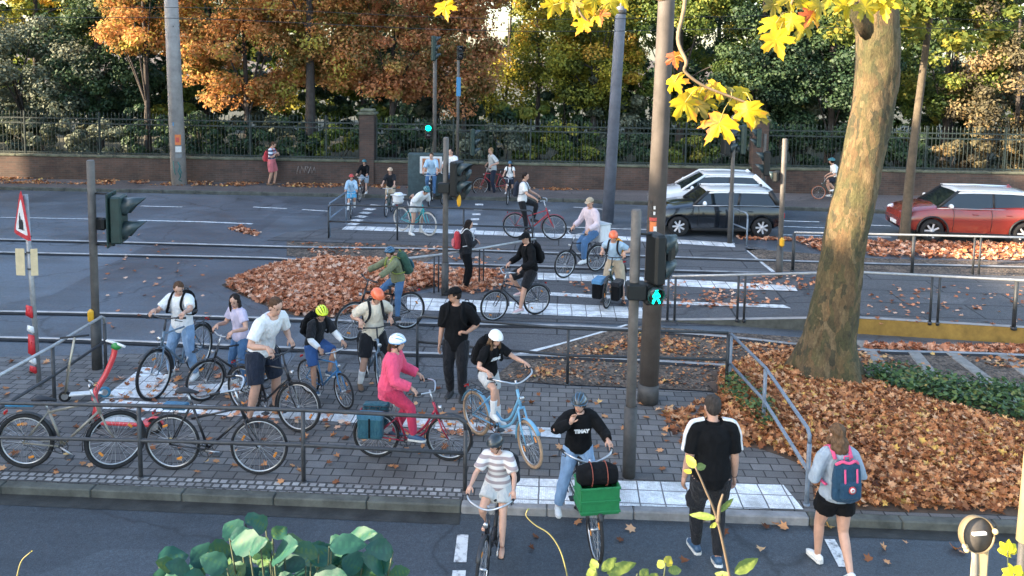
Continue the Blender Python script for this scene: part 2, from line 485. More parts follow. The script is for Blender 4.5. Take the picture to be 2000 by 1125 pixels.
    if shoe:
        sh = shoe if isinstance(shoe, (list,tuple)) else [shoe, SOLE]
        for A, yaw, pit in zip(ANK, fyaw, fpitch):
            q = Matrix.Rotation(yaw,3,'Z') @ Matrix.Rotation(pit,3,'Y'); mb = MB()
            xs = [-0.044,-0.032,0,0.04,0.08,0.106]; hw = [0.013,0.022,0.022,0.026,0.025,0.010]; tz = [0.034,0.052,0.055,0.037,0.027,0.016]
            sole = V((0,0,-0.045*h))
            mb.tube([A+q@(sole+V((x*h,0,z*h/2+0.004))) for x,z in zip(xs,tz)], [a*h for a in hw], 10, 0, r2=[z*h/2 for z in tz], side=q@V((0,1,0)))
            out = [V((x*h*1.04, a*h*1.1, 0)) for x,a in zip(xs,hw)]+[V((x*h*1.04,-a*h*1.1,0)) for x,a in zip(xs[::-1],hw[::-1])]
            mb.prism([A+q@(sole+p) for p in out], q@V((0,0,0.016*h)), 1)
            mb.build('shoe', sh, root)
    if sock:
        for P, Rr in LEG:
            mb = MB(); limb(mb, P, Rr, 3.2, 4.0, 0.007); mb.build('sock', sock, root)
    hst = hairstyle
    if hair:
        mb = MB()
        kz = 0.15 if not helmet else 0.02
        mb.ell(hp(-0.09,0,kz), (0.425*HH,0.375*HH,(0.42 if not helmet else 0.40)*HH), hm, 16, 10)
        if hst == 'short': mb.ell(hp(-0.2,0,-0.05), (0.28*HH,0.335*HH,0.3*HH), hm, 12, 8)
        if hst in ('long','loose'):
            lw = 0.33 if hst == 'long' else 0.46
            b0 = hp(-0.22,0,0.0); dn = (V((0,0,-1))*0.9-fs_*0.05)
            q = [b0, b0-hf*0.12*HH+dn*0.35*HH, b0-hf*0.2*HH+dn*0.8*HH, b0-hf*0.2*HH+dn*1.2*HH, b0-hf*0.16*HH+dn*1.5*HH]
            mb.tube(q, [0.3*HH,(lw+0.02)*HH,lw*HH,lw*0.85*HH,0.12*HH], 14, r2=[0.25*HH,0.22*HH,0.18*HH,0.14*HH,0.05*HH], side=hlft)
            for s in (1,-1):
                b1 = hp(-0.02,s*0.34,0.08)
                mb.tube([b1, b1+dn*0.4*HH+hlft*s*0.05*HH, b1+dn*0.85*HH+hlft*s*0.04*HH+hf*0.04*HH, b1+dn*1.2*HH], [0.11*HH,0.12*HH,0.1*HH,0.04*HH], 8)
        if hst == 'pony':
            b0 = hp(-0.42,0,-0.05)
            mb.tube([hp(-0.3,0,0.0), b0-hf*0.1*HH, b0-hf*0.15*HH-V((0,0,0.5*HH)), b0-V((0,0,0.95*HH))], [0.13*HH,0.13*HH,0.14*HH,0.04*HH], 8)
        fuse(mb, 'hair', hair, root, max(vox, 0.011), 1, wrinkle=0.02 if hst != 'loose' else 0.05, wscale=0.04 if hst != 'loose' else 0.06)
    if helmet:
        mb = helmet_mesh(HH, 'vent' if helmet2 is None or helmet2 is not helmet else 'plain'); mb.xf(HM)
        hobj = mb.build('helmet', [helmet, helmet2 or BLACK], root)
        sb = MB()
        for s in (1,-1):
            sb.tube([hp(0.12,s*0.40,0.1), hp(0.12,s*0.33,-0.2), hp(0.16,s*0.12,-0.5), hp(0.16,0,-0.53)], 0.022*HH, 5)
            sb.tube([hp(-0.2,s*0.40,0.05), hp(0.10,s*0.345,-0.2)], 0.022*HH, 5)
        sb.build('strap', BLACK, hobj)
    if cap:
        mb = MB(); prof = [(0.46*HH*math.cos(a), 0.40*HH*math.sin(a)) for a in [0.0,0.25,0.5,0.8,1.1,1.35,1.56]]
        m4 = HM @ Matrix.Translation((-0.05*HH,0,0.18*HH)) @ Matrix.Diagonal((1.06,0.86,1,1))
        mb.lathe(prof, m4, 16)
        br = [V((0.30,0.33,0.19)),V((0.5,0.31,0.17)),V((0.68,0.2,0.14)),V((0.74,0,0.13)),V((0.68,-0.2,0.14)),V((0.5,-0.31,0.17)),V((0.30,-0.33,0.19))]
        mb.prism([HM @ (p*HH) for p in br], hup*0.035*HH)
        mb.build('cap', cap, root)
    if collar:
        mb = MB(); mb.tube([pn-un*0.02*h, pn+un*0.012*h], [0.052*h*w, 0.042*h], 14, r2=[0.05*h,0.044*h], side=ls, caps=False); mb.build('collar', collar, root)
    root['_h'] = h
    PEOPLE[label] = dict(root=root, spine=spine, arm=ARM, h=h, hp=hp, HH=HH, hf=hf, hup=hup, hl=hlft, ank=ANK, off=topoff, hand=HAND, dp=lambda t: np.interp(t, T, dp)*w*h, w=w)
    if extra: extra(PEOPLE[label])
    del root['_h']
    return PEOPLE[label]
def backpack(p, label, mats, size=(0.27,0.40,0.15), tc=0.17, cat='backpack', straps=True, strapmat=None, group='bags', drop=0.0, emblem=None, sidesh=0.0):
    """worn on the back of person p: body, pocket and straps"""
    h = p['h']; c, u, l, f = p['spine'](tc)
    lift = p['off']
    W, H_, D = size
    ctr = c - f*(p['dp'](tc)+lift+D/2-0.005) - u*drop + l*sidesh
    rot = Matrix((l, -f, u)).transposed()
    r0 = p['root']; mw = Matrix.Translation(r0.location) @ Matrix.Rotation(r0.rotation_euler.z, 4, 'Z')
    bag = thing('backpack', label, cat, (0,0,0), 0, group)
    bag.location = mw @ ctr; bag.rotation_euler = (mw.to_3x3() @ rot).to_euler()
    inv = Matrix.Translation(ctr) @ rot.to_4x4(); inv.invert()
    b = MB(); b.tube([V((0,0,-H_/2)), V((0,0,-H_*0.42)), V((0,0,0)), V((0,0,H_*0.36)), V((0,0,H_/2))], [W*0.40, W*0.5, W*0.5, W*0.44, W*0.22], 14, r2=[D*0.4,D*0.52,D*0.5,D*0.42,D*0.2], side=V((1,0,0)))
    fuse(b, 'bag_body', mats[0], bag, 0.014, 2, wrinkle=0.02)
    k = MB(); k.box((0, D*0.5, -H_*0.17), (W*0.72, D*0.34, H_*0.44), None, 0.03); k.build('pocket', mats[1] if len(mats) > 1 else mats[0], bag)
    k = MB(); k.tube([V((-0.03,0,H_/2)), V((-0.03,0,H_/2+0.04)), V((0.03,0,H_/2+0.04)), V((0.03,0,H_/2))], 0.008, 6); k.build('carry_handle', strapmat or mats[0], bag)
    if straps:
        for s in (1,-1):
            pts = []
            for (t, fy, sx) in ((0.27,-1.05,0.055),(0.305,-0.55,0.058),(0.312,0.15,0.06),(0.28,0.98,0.062),(0.22,1.12,0.07),(0.15,0.95,0.085),(0.12,0.2,0.105),(0.10,-0.8,0.085)):
                pp, uu, ll, ff = p['spine'](t)
                ex = lift+0.006
                pts.append(inv @ (pp + ll*(s*(sx*h*p['w'] + (ex if sx > 0.08 else 0))) + ff*(fy*(p['dp'](t)+ex)) + uu*(ex if t > 0.29 else 0)))
            k = MB(); k.tube(spline(pts, 4), 0.022, 6, r2=0.008, side=inv.to_3x3() @ l); k.build('strap', strapmat or mats[0], bag)
    if emblem: emblem(bag, W, H_, D)
    return bag
# ------------------------------------------------------------------ bicycles
TYRE = M('tyre_rubber', (0.015,0.015,0.016), 0.85, 0.3, 30); TYRE_TAN = M('tan_tyre', (0.35,0.24,0.15), 0.8, 0.15, 30); TYRE_WHITE = M('pale_tyre', (0.5,0.48,0.43), 0.8, 0.15, 30); TYRE_ORANGE = M('orange_tyre', (0.45,0.14,0.05), 0.8, 0.15, 30)
ALU = M('aluminium', (0.55,0.56,0.57), 0.35, 0.12, 30, metal=0.9); DARKMET = M('dark_metal', (0.03,0.032,0.035), 0.45, 0.25, 30)
SADDLE = M('saddle_black', (0.015,0.015,0.017), 0.6, 0.2, 20); GRIP = SADDLE
REFL = M('reflector_amber', (0.7,0.25,0.03), 0.3, 0.1); REDLAMP = M('rear_reflector', (0.5,0.02,0.02), 0.25, 0.1)
def paint(name, col, coat=0.3): return M('bike_paint_'+name, col, 0.35, 0.12, 8, coat=coat)
WHEEL_ME = {}
def wheel_meshes(Rw, tyre, fat, rim, near):
    key = (round(Rw,3), tyre.name, fat, rim.name, near)
    if key in WHEEL_ME: return WHEEL_ME[key]
    n = 40 if near else 24
    a = MB(); a.torus((0,0,0), (0,1,0), Rw-fat, fat, n, 8); t = a.mesh('tyre'); t.materials.append(tyre)
    b = MB(); b.torus((0,0,0), (0,1,0), Rw-fat*2-0.006, 0.008, n, 6, r2=0.009); r = b.mesh('rim'); r.materials.append(rim)
    c = MB(); c.tube([V((0,-0.045,0)), V((0,0.045,0))], 0.016, 10)
    ns = 28 if near else 14
    for i in range(ns):
        an = 2*PI*i/ns; s = 0.028*(1 if i % 2 else -1); t2 = an+0.5*(1 if (i//2) % 2 else -1)
        c.tube([V((0.018*math.cos(t2), s, 0.018*math.sin(t2))), V(((Rw-fat*2)*math.cos(an), 0, (Rw-fat*2)*math.sin(an)))], 0.0016 if near else 0.0022, 3, caps=False)
    sp = c.mesh('spokes'); sp.materials.append(ALU)
    WHEEL_ME[key] = (t, r, sp); return WHEEL_ME[key]
def add_wheel(parent, m, Rw, tyre, fat, rim, near, amber=True):
    t, r, sp = wheel_meshes(Rw, tyre, fat, rim, near)
    w = link('wheel', t, parent); w.matrix_local = m
    for nme, me in (('rim', r), ('spokes', sp)): link(nme, me, w)
    if amber and near:
        a0 = R.uniform(0,3)
        for an in (a0, a0+PI): k = MB(); k.box((Rw*0.62*math.cos(an), 0, Rw*0.62*math.sin(an)), (0.07,0.012,0.028), Matrix.Rotation(-an-PI/2,3,'Y'), 0.005); k.build('reflector', REFL, w)
    return w
BIKES = {}
def bike(key, label, rear, front, s=1.0, frame='diamond', col=None, bars='flat', steer=0.0, tyre=None, rim=None, fat=0.02, Rw=0.345, guards=True, rack=True, near=True, rider=True,
         saddle=0.93, barh=1.05, lamp=True, group='bicycles at the crossing', guardmat=None, barmat=None, lean=0.0, z=0.0, norm=True, wb=1.07, basket=None):
    col = col or paint('black', (0.015,0.015,0.018)); tyre = tyre or TYRE; rim = rim or ALU; guardmat = guardmat or DARKMET; barmat = barmat or ALU
    rear = V(rear); front = V(front); d = front-rear; rz = math.atan2(d.y, d.x)
    if norm: s = s*d.length/wb
    origin = (front - V((math.cos(rz), math.sin(rz), 0))*(wb*s)) if not norm else rear
    root = thing('bicycle', label, 'bicycle', origin, rz, group)
    root.rotation_euler = (lean, 0, rz)
    S = lambda x, y, z_: V((x*s, y*s, z_*s))
    RA = S(0,0,Rw); FA = S(wb,0,Rw); BB = S(0.44,0,0.29)
    ha = math.radians(70); hx = lambda zz: wb-0.045-(zz-Rw)/math.tan(ha)
    H0 = S(hx(0.70),0,0.70); H1 = S(hx(0.86),0,0.86); st = math.tan(math.radians(19))
    sx = lambda zz: 0.44-(zz-0.29)*st
    ST = S(sx(saddle-0.13),0,saddle-0.13); SP = S(sx(saddle),0,saddle-0.02)
    if frame == 'step': ST = S(sx(0.66),0,0.66)
    r = lambda q: q*s
    f = MB()
    f.tube([BB, ST], r(0.016), 8); f.tube([H0-(H1-H0)*0.12, H1+(H1-H0)*0.1], r(0.02), 8)
    if frame == 'diamond':
        f.tube([ST-V((0,0,r(0.03))), H1-(H1-H0)*0.15], r(0.015), 8); f.tube([BB, H0+(H1-H0)*0.1], r(0.018), 8)
        sstop = ST-V((0,0,r(0.02)))
    elif frame == 'low':
        f.tube([ST-V((0,0,r(0.20))), H1-(H1-H0)*0.3], r(0.014), 8); f.tube([BB, H0+(H1-H0)*0.1], r(0.017), 8); sstop = ST-V((0,0,r(0.02)))
    else:
        f.tube(spline([BB+S(-0.03,0,0.16), BB+S(0.10,0,0.10), BB+S(0.26,0,0.20), H0+(H1-H0)*0.45], 5), r(0.017), 8)
        f.tube(spline([BB, BB+S(0.12,0,0.02), BB+S(0.29,0,0.14), H0], 5), r(0.017), 8); sstop = ST-V((0,0,r(0.03)))
    for y in (0.06,-0.06):
        f.tube([BB+S(-0.02,y*0.6,0), RA+S(0,y,0)], r(0.010), 6); f.tube([sstop+S(0,y*0.3,0), RA+S(0,y,0.0)], r(0.009), 6)
    f.tube([BB+S(0,-0.035,0), BB+S(0,0.035,0)], r(0.021), 10)
    f.build('frame', col, root)
    m = MB(); m.tube([ST-V((0,0,r(0.02))), SP], r(0.0125), 8); m.build('seat_post', ALU, root)
    m = MB(); m.tube([SP+S(-0.13,0,0.03), SP+S(-0.07,0,0.035), SP+S(0.02,0,0.03), SP+S(0.14,0,0.015)], [r(0.055),r(0.08),r(0.045),r(0.016)], 10, r2=[r(0.018),r(0.03),r(0.024),r(0.012)], side=V((0,1,0))); m.build('saddle', SADDLE, root)
    # steering assembly turned about the head axis
    ax = (H1-H0).normalized(); RS = Matrix.Translation(H0) @ Matrix.Rotation(steer, 4, ax) @ Matrix.Translation(-H0)
    k = MB(); cr = FA + (H0-FA).normalized()*0; crown = H0-(H1-H0)*0.2
    for y in (0.055,-0.055): k.tube([crown+S(0,y*0.75,0), (crown+FA)*0.5+S(-0.012,y,-0.01), FA+S(0,y,0)], [r(0.014),r(0.012),r(0.008)], 6)
    k.tube([crown+S(0,0.05,0), crown+S(0,-0.05,0)], r(0.014), 6)
    k.xf(RS); k.build('fork', col, root)
    add_wheel(root, Matrix.Translation(RA) @ Matrix.Scale(s,4), Rw, tyre, fat, rim, near)
    add_wheel(root, RS @ Matrix.Translation(FA) @ Matrix.Scale(s,4), Rw, tyre, fat, rim, near)
    BC = S(hx(barh)+0.03,0,barh)
    k = MB(); k.tube([H1, H1+(H1-H0)*0.5, BC-S(0.02,0,0)], r(0.014), 8)
    if bars == 'flat': pts = [S(-0.03,0.30,0.01),S(-0.01,0.2,0.01),S(0.02,0.05,0),S(0.02,-0.05,0),S(-0.01,-0.2,0.01),S(-0.03,-0.30,0.01)]
    elif bars == 'city': pts = [S(-0.20,0.28,0.03),S(-0.10,0.27,0.05),S(0.02,0.2,0.05),S(0.05,0.06,0.0),S(0.05,-0.06,0.0),S(0.02,-0.2,0.05),S(-0.10,-0.27,0.05),S(-0.20,-0.28,0.03)]
    else: pts = [S(-0.12,0.31,0.10),S(-0.05,0.29,0.11),S(0.04,0.15,0.07),S(0.04,0.05,0.0),S(0.04,-0.05,0.0),S(0.04,-0.15,0.07),S(-0.05,-0.29,0.11),S(-0.12,-0.31,0.10)]
    P = [BC+p for p in pts]
    k.tube(spline(P,4), r(0.0115), 8); k.xf(RS); hb = k.build('handlebar', barmat, root)
    gl = RS @ P[0].lerp(P[1],0.4); gr = RS @ P[-1].lerp(P[-2],0.4)
    for a, b_ in ((P[0],P[1]),(P[-1],P[-2])):
        k = MB(); k.tube([a-(b_-a).normalized()*r(0.01), a+(b_-a).normalized()*r(0.11)], r(0.017), 8); k.xf(RS); k.build('grip', GRIP, hb)
    if near:
        for a, b_ in ((P[0],P[1]),(P[-1],P[-2])):
            k = MB(); e = a.lerp(b_, 1.1); k.tube([e, e+S(0.05,0,-0.02), a+S(0.055,0,-0.035)], r(0.006), 5); k.xf(RS); k.build('brake_lever', DARKMET, hb)
        k = MB()
        k.tube(spline([BC+S(0.03,0.12,0.0), BC+S(0.09,0.06,-0.05), BC+S(0.05,0,-0.2), H0+S(0.02,0.02,0)],4), r(0.0035), 4)
        k.xf(RS); k.build('brake_cable', DARKMET, hb)
    # drive side
    ca = R.uniform(0,6.28); k = MB()
    k.torus(BB+S(0,-0.045,0), (0,1,0), r(0.085), r(0.006), 20, 5); k.lathe([(r(0.03),-r(0.004)),(r(0.03),r(0.004))], basis(BB+S(0,-0.045,0), (1,0,0), (0,1,0)), 12)
    for y in (0.0,): 
        for an in (0.3,1.9,3.4,5.0): k.tube([BB+S(0,-0.045,0), BB+S(0.085*math.cos(an),-0.045,0.085*math.sin(an))], r(0.006), 4)
    for zz in (0.083,-0.083): k.tube([BB+S(0,-0.045,zz), RA+S(0,-0.045,zz*0.4)], r(0.005), 4)
    k.build('chainring', DARKMET, root)
    ped = []
    for sg, an in ((1, ca), (-1, ca+PI)):
        e = BB+S(0.17*math.cos(an), sg*0.07, 0.17*math.sin(an)); k = MB()
        k.tube([BB+S(0,sg*0.06,0), e], r(0.010), 6); k.build('crank', ALU, root)
        k = MB(); k.box(e+S(0,sg*0.055,0), (r(0.09),r(0.085),r(0.022)), None, r(0.006)); k.build('pedal', DARKMET, root)
        ped.append(e+S(0,sg*0.055,0.012))
    if guards:
        for c, mm, a0, a1 in ((RA, Matrix.Identity(4), 0.15, 2.9), (FA, RS, 0.75, 3.3)):
            k = MB(); n = 12; p = [c+V(((Rw+0.018)*s*math.cos(a0+(a1-a0)*i/n), 0, (Rw+0.018)*s*math.sin(a0+(a1-a0)*i/n))) for i in range(n+1)]
            k.tube(p, r(0.027), 6, r2=r(0.006), side=V((0,1,0)))
            k.tube([c+S(0,0.05,0), p[-4]], r(0.003), 4); k.tube([c+S(0,-0.05,0), p[-4]], r(0.003), 4)
            k.xf(mm); k.build('mudguard', guardmat, root)
    if rack:
        k = MB(); z0 = 2*Rw+0.05
        for y in (0.06,-0.06):
            k.tube([S(0.22,y,z0), S(-0.2,y,z0)], r(0.006), 5); k.tube([S(-0.02,y*1.2,z0), RA+S(0,y*1.2,0)], r(0.005), 5)
        for x in (0.2,0.05,-0.1,-0.2): k.tube([S(x,0.06,z0), S(x,-0.06,z0)], r(0.005), 5)
        k.build('rack', DARKMET, root)
    if lamp:
        c = S(hx(0.78)+0.06,0,0.80); k = MB()
        k.lathe([(0.001,-r(0.03)),(r(0.022),-r(0.02)),(r(0.033),r(0.025)),(r(0.030),r(0.03)),(0.001,r(0.03))], RS @ basis(c, V((0,1,0)), V((1,0,0))), 12)
        k.build('front_lamp', ALU, root)
        k = MB(); k.box(S(-0.22,0,2*Rw+0.02), (r(0.02),r(0.07),r(0.04)), None, r(0.006)); k.build('rear_lamp', REDLAMP, root)
    if basket:
        k = MB(); bx, by, bz = 0.30*s, 0.38*s, 0.24*s; c0 = BC+S(0.22,0,-0.16)
        for zz in (-0.5,-0.25,0,0.25,0.5):
            q = [c0+V((sx_*bx/2*(0.85+0.15*(zz+0.5)), sy_*by/2*(0.85+0.15*(zz+0.5)), zz*bz)) for sx_, sy_ in ((1,1),(-1,1),(-1,-1),(1,-1))]
            k.tube(q, 0.005*s if abs(zz) < 0.5 else 0.008*s, 5, closed=True)
        for t in range(9):
            u = t/8
            for (a, b_) in (((1,1),(-1,1)),((-1,1),(-1,-1)),((-1,-1),(1,-1)),((1,-1),(1,1))):
                x = a[0]*(1-u)+b_[0]*u; y = a[1]*(1-u)+b_[1]*u
                k.tube([c0+V((x*bx/2*0.85,y*by/2*0.85,-bz/2)), c0+V((x*bx/2,y*by/2,bz/2))], 0.003*s, 4)
        k.xf(RS); k.build('basket', basket, root)
    B = dict(root=root, rz=rz, s=s, gl=gl, gr=gr, saddle=SP+S(-0.04,0,0.06), bb=BB, ped=ped, ca=ca, origin=V(origin), H1=H1, BC=BC, RS=RS, Rw=Rw*s, wb=wb*s, S=S)
    BIKES[key] = B; return B
def local(B, p): return B['origin'] + Matrix.Rotation(B['rz'],3,'Z') @ V(p)
def rider(B, label, h=1.7, mode='seat', lean=0.35, foot=None, px=None, pz=None, hands=True, dy=0.0, **kw):
    """a person on bike B: root stands on the ground below the pelvis; targets come from the bike"""
    s = B['s']
    if mode == 'seat': pel = V(B['saddle'])+V((0,0,0.055*h))
    elif mode == 'astride': pel = V((B['bb'].x+0.13*s, 0, 0.525*h))
    else: pel = V((B['bb'].x-0.05*s, 0, B['bb'].z+0.55*h))       # out of the saddle
    if px is not None: pel.x = px
    if pz is not None: pel.z = pz
    o = V((pel.x, dy, 0))
    kw.setdefault('hl', B['gl']-o+V((0,0,0.015))); kw.setdefault('hr', B['gr']-o+V((0,0,0.015)))
    if not hands: pass
    fl, fr = B['ped'][0]-o+V((-0.02*h,0,0.045*h)), B['ped'][1]-o+V((-0.02*h,0,0.045*h))
    if mode == 'astride': fl, fr = V((0.0,0.13*h,0.045*h)), V((0.02,-0.13*h,0.045*h))
    if foot:
        if foot.get('l') is not None: fl = V(foot['l'])
        if foot.get('r') is not None: fr = V(foot['r'])
    return person(label, local(B, o), B['rz'], h=h, pel=pel.z/h, lean=lean, fl=fl, fr=fr, **kw)
def pannier(B, label, side, size, mats, x=-0.05, z=0.42, name='pannier', front=False):
    """a bag hung on the rack: thing of its own"""
    s = B['s']; t = thing(name, label, 'bag', local(B, B['S'](x, side*(0.10+size[1]/2), z)), B['rz'], 'bags')
    k = MB(); k.box((0,0,0), V(size)*s, None, 0.03*s); k.build('bag_body', mats[0], t)
    k = MB(); k.box((0,0,size[2]*0.42*s), (size[0]*1.04*s, size[1]*1.08*s, size[2]*0.26*s), None, 0.02*s); k.build('flap', mats[1] if len(mats) > 1 else mats[0], t)
    k = MB(); k.box((0,side*size[1]*0.54*s,0), (0.025*s, 0.01, size[2]*0.8*s), None, 0.003); k.build('buckle_strap', mats[2] if len(mats) > 2 else BLACK, t)
    return t
# ------------------------------------------------------------------ world, light, camera
SUN_EL, SUN_AZ = math.radians(19), math.radians(250)      # azimuth clockwise from +Y: low sun from the left
w = bpy.data.worlds.new('World'); scene.world = w; w.use_nodes = True
nt = w.node_tree; bg = nt.nodes['Background']
sky = nt.nodes.new('ShaderNodeTexSky'); sky.sky_type = 'NISHITA'; sky.sun_disc = False
sky.sun_elevation = SUN_EL; sky.sun_rotation = SUN_AZ; sky.air_density = 1.0; sky.dust_density = 1.6; sky.ozone_density = 1.0
L(nt, sky.outputs[0], bg.inputs['Color']); bg.inputs['Strength'].default_value = 0.15
sd = V((math.sin(SUN_AZ)*math.cos(SUN_EL), math.cos(SUN_AZ)*math.cos(SUN_EL), math.sin(SUN_EL)))
sl = bpy.data.lights.new('sun', 'SUN'); sl.energy = 4.6; sl.angle = math.radians(0.6); sl.color = (1.0,0.80,0.56)
so = bpy.data.objects.new('sun', sl); COL.objects.link(so); so.rotation_euler = (-sd).to_track_quat('-Z','Y').to_euler(); so.location = sd*60
cam = bpy.data.cameras.new('camera'); co = bpy.data.objects.new('camera', cam); COL.objects.link(co); scene.camera = co
cam.lens = 36*F/2000; cam.sensor_width = 36; cam.sensor_fit = 'HORIZONTAL'; cam.shift_y = -(562.5-PPY)/2000; cam.clip_end = 2000; cam.clip_start = 0.05
co.matrix_world = Matrix.Translation((0,0,CAMH)) @ CROT.to_4x4()
scene.view_settings.view_transform = 'Standard'; scene.view_settings.look = 'None'; scene.view_settings.exposure = 2.35; scene.view_settings.gamma = 1
scene.cycles.max_bounces = 6; scene.cycles.transparent_max_bounces = 4; scene.cycles.use_denoising = True
ZI = 0.10          # near island top
# ------------------------------------------------------------------ ground materials
def asphalt(name, base, tint, big=0.35, rough=0.8, seams=None):
    m, nt, b = newmat(name); v = coords(nt)
    f1 = noisetex(nt, v, 0.5, 6, 0.65); f2 = noisetex(nt, v, 70, 4, 0.8); f3 = noisetex(nt, coords(nt,(0.22,2.6,1)), 1.2, 5, 0.65); f4 = noisetex(nt, v, 17, 5, 0.75)
    c = ramp(nt, f1, [(0.3, tuple(x*(1-big) for x in base)), (0.7, tuple(x*(1+big) for x in base))])
    c = mix(nt, 0.35, c, ramp(nt, f3, [(0.35,tuple(x*0.5 for x in tint)),(0.65,tint)]), 'MIX')
    c = mix(nt, 0.75, c, ramp(nt, f2, [(0.32,(0.30,0.30,0.30)),(0.5,(0.95,0.95,0.95)),(0.68,(1.9,1.9,1.9))]), 'MULTIPLY')
    c = mix(nt, 0.55, c, ramp(nt, f4, [(0.35,(0.55,0.55,0.55)),(0.65,(1.4,1.4,1.4))]), 'MULTIPLY')
    # cracks and repaired patches
    ds = N(nt,'ShaderNodeTexNoise', Scale=1.6, Detail=4.0); L(nt, v, ds.inputs['Vector'])
    vm = N(nt,'ShaderNodeVectorMath', operation='MULTIPLY_ADD'); L(nt, ds.outputs['Color'], vm.inputs[0]); vm.inputs[1].default_value = (0.9,0.9,0); L(nt, v, vm.inputs[2])
    vo = N(nt,'ShaderNodeTexVoronoi', Scale=0.27); vo.feature = 'DISTANCE_TO_EDGE'; L(nt, vm.outputs[0], vo.inputs['Vector'])
    c = mix(nt, ramp(nt, vo.outputs['Distance'], [(0.0,(0.6,)*3),(0.004,(0.35,)*3),(0.009,(0,0,0))]), c, (0.012,0.013,0.014))
    vp = N(nt,'ShaderNodeTexVoronoi', Scale=0.16); vp.distance = 'CHEBYCHEV'; L(nt, v, vp.inputs['Vector']); bw = N(nt,'ShaderNodeRGBToBW'); L(nt, vp.outputs['Color'], bw.inputs[0])
    c = mix(nt, 0.8, c, ramp(nt, bw.outputs[0], [(0.25,(0.74,0.74,0.75)),(0.45,(1.0,1.0,1.0)),(0.8,(1.12,1.12,1.12))]), 'MULTIPLY')
    if seams:
        br = N(nt,'ShaderNodeTexBrick', Scale=1.0, offset=0.5); br.inputs['Brick Width'].default_value = seams[0]; br.inputs['Row Height'].default_value = seams[1]; br.inputs['Mortar Size'].default_value = 0.018
        L(nt, coords(nt,(1,1,1),(0,0,0.06)), br.inputs['Vector']); c = mix(nt, br.outputs['Fac'], c, (0.02,0.02,0.02))
    L(nt, c, b.inputs['Base Color']); L(nt, ramp(nt, f1, [(0.3,(rough-0.2,)*3),(0.7,(rough+0.08,)*3)]), b.inputs['Roughness'])
    b1 = bump(nt, b, f4, 0.25, 0.02); bump(nt, b, f2, 0.6, 0.008, b1); return m
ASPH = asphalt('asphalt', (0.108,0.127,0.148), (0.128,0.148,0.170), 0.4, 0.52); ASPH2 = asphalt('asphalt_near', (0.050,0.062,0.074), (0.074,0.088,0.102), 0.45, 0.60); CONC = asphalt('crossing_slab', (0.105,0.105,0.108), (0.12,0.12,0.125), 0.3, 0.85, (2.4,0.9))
def pavers(name, sc, bw, bh, c1, c2, mortar, ms=0.02, off=0.5, rot=0.0, ribs=0, stain=0.5, bmp=0.5):
    m, nt, b = newmat(name); v = coords(nt, (1,1,1), (0,0,rot))
    wob = N(nt, 'ShaderNodeTexNoise', Scale=2.2, Detail=2.0); L(nt, v, wob.inputs['Vector'])
    vm = N(nt, 'ShaderNodeVectorMath', operation='MULTIPLY_ADD'); L(nt, wob.outputs['Color'], vm.inputs[0]); vm.inputs[1].default_value = (0.035,0.035,0); L(nt, v, vm.inputs[2])
    br = N(nt, 'ShaderNodeTexBrick', offset=off, Scale=sc); br.inputs['Mortar Size'].default_value = ms; br.inputs['Mortar Smooth'].default_value = 0.3
    br.inputs['Brick Width'].default_value = bw; br.inputs['Row Height'].default_value = bh; br.inputs['Bias'].default_value = 0.0
    br.inputs['Color1'].default_value = (*c1,1); br.inputs['Color2'].default_value = (*c2,1); br.inputs['Mortar'].default_value = (*mortar,1)
    L(nt, vm.outputs[0], br.inputs['Vector'])
    f1 = noisetex(nt, v, 1.3, 6, 0.7); f2 = noisetex(nt, v, 70, 4, 0.7)
    c = mix(nt, stain, br.outputs['Color'], ramp(nt, f1, [(0.3,(0.45,0.43,0.42)),(0.65,(1.25,1.25,1.25))]), 'MULTIPLY')
    c = mix(nt, 0.5, c, ramp(nt, f2, [(0.3,(0.5,0.5,0.5)),(0.7,(1.5,1.5,1.5))]), 'MULTIPLY')
    if ribs:
        f5 = noisetex(nt, v, 5, 7, 0.8); c = mix(nt, ramp(nt, f5, [(0.44,(0,0,0)),(0.72,(0.8,0.8,0.8))]), c, (0.30,0.295,0.28))
    L(nt, c, b.inputs['Base Color']); b.inputs['Roughness'].default_value = 0.88
    h = mix(nt, 0.25, br.outputs['Fac'], f2)
    inv = N(nt, 'ShaderNodeInvert'); L(nt, br.outputs['Fac'], inv.inputs['Color'])
    h = mix(nt, 0.2, inv.outputs[0], f2)
    if ribs:
        wv = N(nt, 'ShaderNodeTexWave', Scale=ribs); wv.bands_direction = 'X'; L(nt, v, wv.inputs['Vector']); h = mix(nt, 0.5, h, wv.outputs['Fac'], 'MULTIPLY')
    bump(nt, b, h, bmp, 0.012); return m
KA = -0.043                                   # direction of the near kerb against the X axis
PAVE = pavers('grey_pavers', 1.0, 0.26, 0.17, (0.105,0.10,0.096), (0.175,0.167,0.158), (0.033,0.031,0.030), 0.010, 0.5, -KA)
SLAB = pavers('white_tactile_slabs', 1.0, 0.30, 0.30, (0.78,0.80,0.80), (0.88,0.89,0.88), (0.12,0.12,0.12), 0.010, 0.0, -KA, 14, 0.8, 0.7)
COBB = pavers('cobble_edging', 1.0, 0.11, 0.10, (0.20,0.195,0.19), (0.38,0.37,0.355), (0.06,0.06,0.058), 0.018, 0.5, -KA, 0, 0.6)
FARP = asphalt('far_pavement', (0.115,0.10,0.095), (0.14,0.12,0.11), 0.3, 0.9)
KERB = M('kerb_stone', (0.24,0.235,0.23), 0.85, 0.3, 5, bmp=0.4, bscale=90); KERBD = M('mossy_kerb_stone', (0.085,0.088,0.075), 0.9, 0.45, 4, bmp=0.4, bscale=90)
